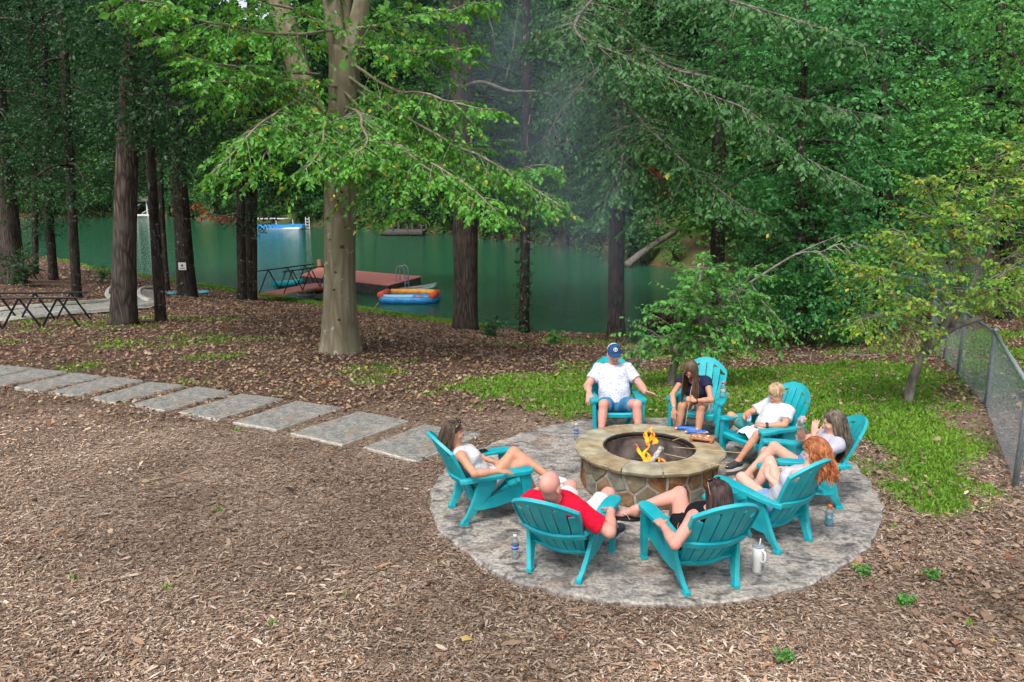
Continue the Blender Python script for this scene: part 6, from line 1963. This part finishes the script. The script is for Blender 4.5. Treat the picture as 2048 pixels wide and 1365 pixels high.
bg_n = 0
sh0 = far_tree(9, 4.2, 'oak', .26); sh0.name = 'bank_bush'
for az in np.arange(-.62, .42, .021):
    a = az + fr.normal(0, .004)
    if .19 < a < .29 and fr.random() < .75: continue
    d = np.interp(a, FA, FD) + fr.uniform(-.4, 1.6); bg_n += 1
    o = sh0 if bg_n == 1 else copy_tree(sh0)
    s = fr.uniform(.5, 1.05) * (.6 + d / 160)
    o.location = (a * d, d, max(float(ground_z(a * d, d)), WATER_Z - .2) - .3); o.scale = (s * 1.5, s * 1.3, s); o.rotation_euler = (0, 0, fr.uniform(0, 6.28))
    tag(o, ('%d' % bg_n) + (['th', 'st', 'nd', 'rd'] + ['th'] * 6)[bg_n % 10 if bg_n not in (11, 12, 13) else 0] + ' bush from the left overhanging the far shoreline', 'bush', 'bushes along the far shoreline')
# ------------------------------------------------------------------ house glimpsed through the leaves
M['siding'] = mat('white_siding', (.72, .73, .74), (.66, .67, .68), scale=2, rough=.7, stretch=(.1, .1, 6))
M['roof'] = mat('grey_shingle', (.10, .10, .105), (.17, .165, .16), scale=12, rough=.9)
M['pane'] = mat('window_glass', (.03, .04, .05), rough=.08, spec=.6)
hc = WD(1330, 300, 84); hz = float(ground_z(hc[0], hc[1]))
house = empty('lake_house', (hc[0], hc[1], hz))
tag(house, 'white house glimpsed through the leaves across the lake', 'house')
hw, hd_, hh_ = 6.0, 7.0, 5.6
zt = hc[2] - hz
mb = MB(); mb.box((0, 0, zt / 2 + 1.2), (hw * 2, hd_, zt + 2.4)); mb.build('wall', M['siding'], house)
mb = MB(); e = zt + 2.4
mb.add([(-hw - .5, -hd_ / 2 - .5, e), (hw + .5, -hd_ / 2 - .5, e), (hw + .5, hd_ / 2 + .5, e), (-hw - .5, hd_ / 2 + .5, e), (-hw - .5, 0, e + 2.6), (hw + .5, 0, e + 2.6)], [(0, 1, 5, 4), (2, 3, 4, 5), (0, 4, 3), (1, 2, 5), (0, 3, 2, 1)])
mb.build('roof', M['roof'], house)
for x in (-4.2, -1.4, 1.4, 4.2):
    mb = MB(); mb.box((x, -hd_ / 2 - .03, e - 1.5), (1.3, .08, 1.6)); w_ = mb.build('window', M['white_plastic'], house)
    for s in (-1, 1): mb = MB(); mb.box((x + s * .3, -hd_ / 2 - .08, e - 1.5), (.52, .04, 1.4)); mb.build('pane', M['pane'], w_)

# ------------------------------------------------------------------ dock, ramp and floats
M['deck'] = mat('red_deck', (.52, .17, .125), (.64, .25, .19), scale=3, rough=.75, stretch=(1, 6, 1))
M['dock_side'] = mat('dock_side', (.05, .045, .042), (.10, .09, .085), scale=6, rough=.85)
M['steel'] = mat('galvanised', (.30, .33, .36), (.42, .45, .48), scale=30, rough=.45, metal=.6)
M['black_metal'] = mat('black_metal', (.012, .012, .014), rough=.5, metal=.3)
zd = WATER_Z + .55
dq = [W(637, 535, zd), W(844, 553, zd), W(777, 571, zd), W(600, 551, zd)]
dc = np.mean(dq, 0); dock = empty('floating_dock', (dc[0], dc[1], WATER_Z))
tag(dock, 'floating dock with red deck on the lake behind the beech', 'dock')
A, B_, C_, D_ = [np.array((p[0] - dc[0], p[1] - dc[1], 0)) for p in dq]
nb = 22
for k in range(nb):
    t0, t1 = (k + .06) / nb, (k + .94) / nb
    q = [A + (B_ - A) * t0, A + (B_ - A) * t1, D_ + (C_ - D_) * t1, D_ + (C_ - D_) * t0]
    mb = MB(); mb.loft([[p + UP * .50 for p in q], [p + UP * .55 for p in q]]); mb.build('deck_board', M['deck'], dock)
mb = MB(); q = [A, B_, C_, D_]; cc = np.mean(q, 0)
mb.loft([[cc + (p - cc) * .97 + UP * -.15 for p in q], [cc + (p - cc) * .985 + UP * .495 for p in q]]); mb.build('hull', M['dock_side'], dock)
for p in (A * .97, A + (B_ - A) * .33): mb = MB(); mb.box(p + UP * .75, (.22, .22, .55), bev=.02); mb.build('post', M['deck'], dock)
lp = C_ + (B_ - C_) * .45; ld = nrm(B_ - C_); ln = nrm(np.cross(ld, UP))
ln = ln if ln[0] > 0 else -ln
for s in (-1, 1):
    mb = MB(); mb.tube(catmull([lp + ld * s * .22 - ln * .35 + UP * .55, lp + ld * s * .22 - ln * .3 + UP * 1.25, lp + ld * s * .22 + ln * .1 + UP * 1.2, lp + ld * s * .22 + ln * .12 + UP * -.3], 6), .03, 7); mb.build('ladder_rail', M['steel'], dock, True)
for k in range(4): mb = MB(); mb.box(lp + ln * .12 + UP * (-.1 + .27 * k), (.46, .09, .04), np.stack([ld, ln, UP], 1)); mb.build('ladder_rung', M['steel'], dock)
def truss(parent, a, b_, h, n, lean=np.zeros(3), mt=None):
    mt = mt or M['black_metal']
    mb = MB(); mb.tube([a + UP * h + lean, b_ + UP * h + lean], .028, 6); mb.build('top_rail', mt, parent)
    for k in range(n):
        p0 = a + (b_ - a) * (k / n); p1 = a + (b_ - a) * ((k + 1) / n); m_ = (p0 + p1) / 2 + UP * h + lean
        for e_ in (p0, p1): mb = MB(); mb.tube([e_, m_], .026, 6); mb.build('brace', mt, parent)
ra, rb2 = W(543, 587, WATER_Z + .75), W(650, 567, WATER_Z + .6)
rc_ = (ra + rb2) / 2; ramp = empty('dock_ramp', tuple(rc_)); tag(ramp, 'narrow red ramp with black zigzag rails leading from the bank to the dock', 'ramp')
rd_ = nrm(rb2 - ra); rs_ = nrm(np.cross(rd_, UP)) * .6
for k in range(18):
    t0, t1 = (k + .05) / 18, (k + .95) / 18
    q = [ra + (rb2 - ra) * t0 - rs_ - rc_, ra + (rb2 - ra) * t1 - rs_ - rc_, ra + (rb2 - ra) * t1 + rs_ - rc_, ra + (rb2 - ra) * t0 + rs_ - rc_]
    mb = MB(); mb.loft([[p - UP * .06 for p in q], q]); mb.build('ramp_board', M['deck'], ramp)
for s in (-1, 1): truss(ramp, ra + rs_ * s - rc_, rb2 + rs_ * s - rc_, .95, 3)
p = W(612, 590, WATER_Z); o = empty('float_drum', tuple(p)); mb = MB(); mb.lathe([(.40, -.2), (.44, 0), (.44, .3), (.40, .5), (.38, .5)], n=20); mb.build('drum', mat('grey_drum', (.16, .16, .16), (.3, .29, .27), scale=6, rough=.7), o, True)
mb = MB(); mb.lathe([(.455, .12), (.455, .18)], n=20, cap=False); mb.build('hoop', M['black_metal'], o)
tag(o, 'grey float drum in the water under the ramp', 'drum')
# paddle craft
def hull(name, label, pa, pb, wd, ht, mt, deckm=None, z=WATER_Z, rise=.12):
    c = (pa + pb) / 2; o = empty(name, (c[0], c[1], z)); d = pb - pa; d[2] = 0; L_ = np.linalg.norm(d); d = d / L_; s = np.cross(d, UP)
    def secs(w_, z0, z1, n=15):
        out = []
        for t in np.linspace(-1, 1, n):
            w = wd / 2 * max(.03, (1 - abs(t) ** 2.6)) * w_; up_ = rise * abs(t) ** 3
            out.append([d * t * L_ / 2 + s * (w * math.cos(a)) + UP * (up_ + (z0 + z1) / 2 + (z1 - z0) / 2 * math.sin(a)) for a in np.linspace(0, 2 * math.pi, 12, endpoint=False)])
        return out
    mb = MB(); mb.loft(secs(1, -.03, ht)); mb.build('hull', mt, o, True)
    if deckm is not None:
        mb = MB(); mb.loft(secs(.72, ht - .02, ht + .025)); mb.build('deck_pad', deckm, o, True)
    tag(o, label, 'paddle craft', 'paddle craft moored at the dock'); return o
hull('kayak', 'turquoise kayak beside the dock ramp', W(544, 577, WATER_Z), W(612, 570, WATER_Z), .8, .34, mat('turquoise_hull', (.01, .33, .36), (.02, .4, .42), rough=.35))
hull('kayak', 'red kayak in the water under the ramp', W(618, 588, WATER_Z), W(668, 577, WATER_Z), .7, .3, mat('red_hull', (.42, .05, .02), rough=.4))
hull('paddle_board', 'mint and white paddle board at the dock corner', W(777, 587, WATER_Z), W(873, 578, WATER_Z), .85, .2, mat('mint_board', (.08, .45, .42), (.55, .62, .6), scale=1.2, rough=.4), mat('tan_pad', (.42, .30, .2), (.25, .42, .42), scale=3, rough=.7))
p = W(818, 604, WATER_Z); o = empty('inflatable_lounger', (p[0], p[1], WATER_Z), -.12); o.scale = (.78, .78, .78); bl = mat('blue_vinyl', (.015, .16, .50), (.03, .28, .6), scale=3, rough=.35); orv = mat('orange_vinyl', (.75, .22, .02), (.8, .42, .05), scale=3, rough=.35); rdv = mat('coral_vinyl', (.68, .10, .04), rough=.35); pbv = mat('pale_blue_vinyl', (.30, .55, .68), rough=.4)
mb = MB(); mb.tube(catmull([(-1.35, -.85, .2), (1.3, -.75, .2), (1.55, 0, .2), (1.3, .8, .2), (-1.35, .75, .2), (-1.6, 0, .2), (-1.35, -.85, .2)], 6), .24, 12, closed=True); mb.build('outer_tube', bl, o, True)
for k in range(5): mb = MB(); mb.box((-.95 + k * .48, 0, .22), (.44, 1.35, .16), bev=.06); mb.build('cushion', orv if k % 2 else pbv, o)
mb = MB(); mb.tube(catmull([(-1.3, .75, .5), (0, .85, .52), (1.3, .8, .5), (1.6, .2, .5)], 6), .17, 12); mb.build('upper_tube', orv, o, True)
mb = MB(); mb.tube(catmull([(-1.3, -.85, .42), (-.3, -.88, .42), (.5, -.8, .42)], 6), .12, 12); mb.build('front_tube', pbv, o, True)
for x in (-1.55, 1.6): mb = MB(); mb.tube([(x, -.85, .48), (x, -.8, .48), (x, .8, .48), (x, .85, .48)], [.12, .2, .2, .12], 12); mb.build('pillow', rdv, o, True)
tag(o, 'blue and orange inflatable lounger floating near the bank', 'inflatable')
mb = MB(); a, b_ = W(757, 606, WATER_Z + .3), G(735, 626) + UP * .1; o = empty('mooring_line', tuple(a)); mb.tube([(0, 0, 0), tuple((b_ - a) / 2 - UP * .12), tuple(b_ - a)], .02, 6); mb.build('line', mat('rope', (.3, .28, .24), rough=.9), o); tag(o, 'thin mooring line from the inflatable to the bank', 'rope')

# far docks and boats on the left
def far_dock(u0, u1, v, label, roofed, mt):
    a, b_ = W(u0, v, WATER_Z), W(u1, v, WATER_Z); c = (a + b_) / 2; L_ = np.linalg.norm(b_ - a); dp = 5.0
    o = empty('boat_dock', (c[0], c[1], WATER_Z))
    mb = MB(); mb.box((0, 0, .35), (L_, dp, .4), bev=.05); mb.build('platform', mt, o)
    for k in range(4):
        for s in (-1, 1): mb = MB(); mb.box(((k / 3 - .5) * L_ * .96, s * dp * .46, 1.3 if roofed else .7), (.22, .22, 3.6 if roofed else 1.2)); mb.build('post', M['white_plastic'] if roofed else M['dock_side'], o)
    if roofed:
        mb = MB(); mb.add([(-L_ / 2 - .4, -dp / 2 - .4, 3.0), (L_ / 2 + .4, -dp / 2 - .4, 3.0), (L_ / 2 + .4, dp / 2 + .4, 3.0), (-L_ / 2 - .4, dp / 2 + .4, 3.0), (-L_ / 2, 0, 4.0), (L_ / 2, 0, 4.0)], [(0, 1, 5, 4), (2, 3, 4, 5), (0, 4, 3), (1, 2, 5), (0, 3, 2, 1)]); mb.build('roof', M['roof'], o)
        for s in (0, 1):
            mb = MB(); mb.tube([((-.5 + s * .5) * L_ * .96, -dp * .46, .7), ((s * .5) * L_ * .96, -dp * .46, 2.6)], .07, 6); mb.build('brace', M['white_plastic'], o)
    tag(o, label, 'dock', 'docks on the far shore')
far_dock(168, 240, 432, 'white roofed boat dock across the lake at far left', True, M['white_plastic'])
far_dock(262, 330, 434, 'white roofed boat dock seen between the oak and the slender trunks', True, M['white_plastic'])
far_dock(762, 850, 470, 'low dark dock under the far bank right of the beech', False, M['dock_side'])
a, b_ = W(508, 457, WATER_Z), W(602, 459, WATER_Z); c = (a + b_) / 2; L_ = np.linalg.norm(b_ - a); o = empty('pontoon_boat', (c[0], c[1], WATER_Z), -.08)
bm = mat('blue_hull', (.03, .25, .62), (.05, .32, .7), rough=.35)
mb = MB(); mb.loft([[np.array((t * L_ / 2, s * 1.3 * (1 - .3 * max(0, t) ** 2), z)) for s, z in ((-1, .1), (1, .1), (1, .62), (-1, .62))] for t in np.linspace(-1, 1, 9)]); mb.build('hull', bm, o)
for s in (-1, 1): mb = MB(); mb.tube([(-L_ / 2, s, 0), (L_ / 2 - .5, s, 0), (L_ / 2, s, .2)], [.3, .3, .1], 10); mb.build('pontoon', M['steel'], o, True)
for t in (-.6, .1, .7): mb = MB(); mb.tube([(t * L_ / 2, -1.2, .6), (t * L_ / 2, -1.2, 1.3)], .05, 6); mb.build('rail_post', M['white_plastic'], o)
mb = MB(); mb.box((-L_ * .1, 0, 1.35), (L_ * .6, 2.4, .12), bev=.04); mb.build('canopy', mat('grey_canopy', (.45, .46, .48), rough=.8), o)
tag(o, 'bright blue boat with canopy across the lake left of the beech', 'boat')
a = W(612, 458, WATER_Z); o = empty('swim_ladder', tuple(a)); mb = MB()
for s in (0, .5): mb.tube([(s, 0, -.3), (s, 0, 1.6)], .05, 6)
mb.build('rails', M['white_plastic'], o)
for k in range(4): mb = MB(); mb.tube([(0, 0, .1 + .4 * k), (.5, 0, .1 + .4 * k)], .045, 6); mb.build('rung', M['white_plastic'], o)
tag(o, 'white ladder standing in the water beside the blue boat', 'ladder')

# fallen log and root wad
def biglog(pts, r0, r1, name, label):
    P = [np.asarray(p) for p in pts]; o = empty(name, tuple(P[0])); mb, _, _ = trunk_mesh([p - P[0] for p in P], [r0, (r0 + r1) / 2, r1], n=12, lobe=.08, flare=1.0, per=6); mb.build('wood', M['grey_bark'], o, True); tag(o, label, 'log'); return o
biglog([W(1252, 532, WATER_Z + .1), WD(1300, 495, 53), WD(1352, 462, 57)], .27, .17, 'fallen_log', 'pale fallen log sloping down the far bank into the water')
biglog([G(1390, 432) + UP * .3, G(1430, 440) + UP * .3, G(1470, 446) + UP * .3], .3, .22, 'fallen_log', 'dark fallen log lying on the leafy far bank')
p = W(1340, 655, WATER_Z); o = empty('root_wad', tuple(p)); C = Field(h=.05)
r = np.random.default_rng(5); C.PAD = .3
C.cap((-.9, 0, .05), (.9, .2, .25), .22, .34, .2); C.cap((.1, 0, .3), (-.05, 0, 1.15), .32, .07, .2); C.cap((.3, .1, .3), (1.5, .3, .1), .3, .1, .2)
for k in range(9): a = r.uniform(0, 6.28); C.cap((.1, 0, .25), (math.cos(a) * r.uniform(.6, 1.2), math.sin(a) * .5, r.uniform(-.1, .9)), .14, .03, .15)
V, F_ = C.mesh(); link('stump', mesh_np('stump', V, F_), mat('wet_wood', (.025, .014, .010), (.07, .04, .028), scale=6, rough=.8, bump=.8), o, True); tag(o, 'dark tangled root stump in the water right of the man in the cap', 'stump')

# ------------------------------------------------------------------ notice, discs, rail by the path
b_ = SIGNT[1]; q = WD(364.5, 533, b_[1] - px_r(42, b_[1]) - .06); o = empty('notice_board', tuple(q)); tag(o, 'small white notice nailed to the dark leaning trunk', 'sign')
mb = MB(); mb.box((0, 0, 0), (.30, .025, .29), bev=.004); mb.build('board', M['white_plastic'], o)
mb = MB(); mb.lathe([(.0, 0), (.055, 0), (.055, .004), (.0, .004)], (0, -.0135, .03), 16, np.array([[1, 0, 0], [0, 0, -1], [0, 1, 0]])); mb.build('red_mark', mat('red_ink', (.45, .06, .08), rough=.6), o)
mb = MB(); mb.box((0, -.015, -.075), (.18, .004, .03)); mb.build('dark_lines', mat('dark_ink', (.06, .07, .16), rough=.6), o)
for u, v, lb in [(345, 590, 'turquoise disc on the ground left of the dark leaning trunk'), (408, 587, 'turquoise disc on the ground right of the dark leaning trunk')]:
    p = G(u, v); o = empty('garden_disc', tuple(p + UP * .03)); mb = MB(); mb.lathe([(.19, 0), (.22, .02), (.21, .05), (.14, .075), (.02, .08)], n=20); mb.build('disc', mat('turquoise_disc', (.02, .42, .52), rough=.4), o, True)
    mb = MB(); mb.lathe([(.2, -.005), (.235, .005), (.235, .02), (.2, .03)], n=20, cap=False); mb.build('rim', M['teal'], o, True); tag(o, lb, 'disc')
for pa, pb, n, lb in [((-75, 660), (160, 655), 3, 'black zigzag metal rail at the left edge, the nearer of two'), ((-35, 645), (182, 640), 3, 'black zigzag metal rail at the left edge, farther from us along the path')]:
    a, b2 = G(*pa), G(*pb); o = empty('zigzag_rail', tuple(a)); tag(o, lb, 'rail', 'black zigzag rails by the path'); truss(o, np.zeros(3), b2 - a, .75, n)

# ------------------------------------------------------------------ chain link fence
M['fence'] = mat('fence_steel', (.20, .25, .28), (.30, .35, .38), scale=20, rough=.5, metal=.4)
fp = [W(2240, 1180), W(2030, 975), W(1971, 815), W(1917, 742), W(1890, 705), W(1862, 676)]
fp = [np.array((p[0], p[1], float(ground_z(p[0], p[1])))) for p in fp]
fence = empty('chain_link_fence', tuple(fp[1])); tag(fence, 'grey chain link fence running back along the right edge of the lawn', 'fence')
HF = 1.15
for k, p in enumerate(fp):
    q = p - fp[1]; mb = MB(); mb.tube([q - UP * .1, q + UP * HF, q + UP * (HF + .04)], [.033, .033, .02], 10); po = mb.build('post', M['fence'], fence, True)
    mb = MB(); mb.ell(q + UP * (HF + .04), (.042, .042, .035), nu=10, nv=6); mb.build('post_cap', M['fence'], po, True)
for a, b2 in zip(fp, fp[1:]):
    a, b2 = a - fp[1], b2 - fp[1]
    mb = MB(); mb.tube([a + UP * HF, b2 + UP * HF], .024, 8); mb.build('top_rail', M['fence'], fence, True)
    d = b2 - a; L_ = np.linalg.norm(d[:2]); nw = int(L_ / .065); V, F_ = [], []
    s = nrm(np.cross(d, UP)); w = .0011
    for sg in (1, -1):
        for i in range(-int(HF / .065), nw + 1):
            x0, x1 = i * .065, i * .065 + HF; z0, z1 = 0.03, HF
            if sg < 0: z0, z1 = HF, .03
            t0, t1 = max(x0, 0), min(x1, L_)
            if t1 - t0 < .03: continue
            za = z0 + (z1 - z0) * (t0 - x0) / HF; zb2 = z0 + (z1 - z0) * (t1 - x0) / HF
            pa, pb = a + d * t0 / L_ + UP * za, a + d * t1 / L_ + UP * zb2
            u_ = nrm(np.cross(pb - pa, s)) * w; ss = s * w * (1 + .3 * sg); k = len(V)
            V += [pa + u_, pa - u_ * .5 + ss, pa - u_ * .5 - ss, pb + u_, pb - u_ * .5 + ss, pb - u_ * .5 - ss]
            F_ += [(k, k + 1, k + 4, k + 3), (k + 1, k + 2, k + 5, k + 4), (k + 2, k, k + 3, k + 5)]
    tag(link('wire_mesh', mesh_np('wire_mesh', np.array(V), np.array(F_)), M['fence'], fence), kind='stuff')

# ------------------------------------------------------------------ smoke drifting off the fire
m = bpy.data.materials.new('smoke'); m.use_nodes = True; N = m.node_tree.nodes; L = m.node_tree.links
N.remove(N['Principled BSDF'])
pv = N.new('ShaderNodeVolumePrincipled'); pv.inputs['Color'].default_value = (.62, .76, .95, 1); pv.inputs['Anisotropy'].default_value = .2
tc = N.new('ShaderNodeTexCoord'); nz = N.new('ShaderNodeTexNoise'); nz.inputs['Scale'].default_value = .8; nz.inputs['Detail'].default_value = 3
L.new(tc.outputs['Object'], nz.inputs['Vector'])
mr = N.new('ShaderNodeMapRange'); mr.inputs['From Min'].default_value = .36; mr.inputs['From Max'].default_value = .68; mr.inputs['To Min'].default_value = .01; mr.inputs['To Max'].default_value = .11
L.new(nz.outputs['Fac'], mr.inputs['Value'])
# each wisp thins out evenly towards its own rim
ce = N.new('ShaderNodeVectorMath'); ce.operation = 'SUBTRACT'; ce.inputs[1].default_value = (.5, .5, .5); L.new(tc.outputs['Generated'], ce.inputs[0])
le = N.new('ShaderNodeVectorMath'); le.operation = 'LENGTH'; L.new(ce.outputs[0], le.inputs[0])
fo = N.new('ShaderNodeMapRange'); fo.interpolation_type = 'SMOOTHSTEP'; fo.inputs['From Min'].default_value = .5; fo.inputs['From Max'].default_value = .08; L.new(le.outputs['Value'], fo.inputs['Value'])
mu = N.new('ShaderNodeMath'); mu.operation = 'MULTIPLY'; L.new(mr.outputs[0], mu.inputs[0]); L.new(fo.outputs[0], mu.inputs[1])
L.new(mu.outputs[0], pv.inputs['Density']); L.new(pv.outputs[0], N['Material Output'].inputs['Volume'])
sm = empty('smoke', (PIT[0], PIT[1], .5))
tag(sm, 'thin bluish wood smoke drifting from the fire toward the lake', 'smoke', kind='stuff')
for c_, r_, tl in [((-.1, .9, .95), (.35, .5, 1.0), .5), ((-.35, 3.4, 1.9), (1.2, 1.7, 1.7), .4), ((-.9, 7.6, 3.4), (2.2, 3.0, 2.6), .3), ((-1.8, 11.5, 5.6), (2.8, 3.2, 3.2), .2)]:
    mb = MB(); mb.ell((0, 0, 0), r_, nu=24, nv=16); o = mb.build('wisp', m, sm, True); o.location = c_; o.rotation_euler = (-tl, 0, 0)
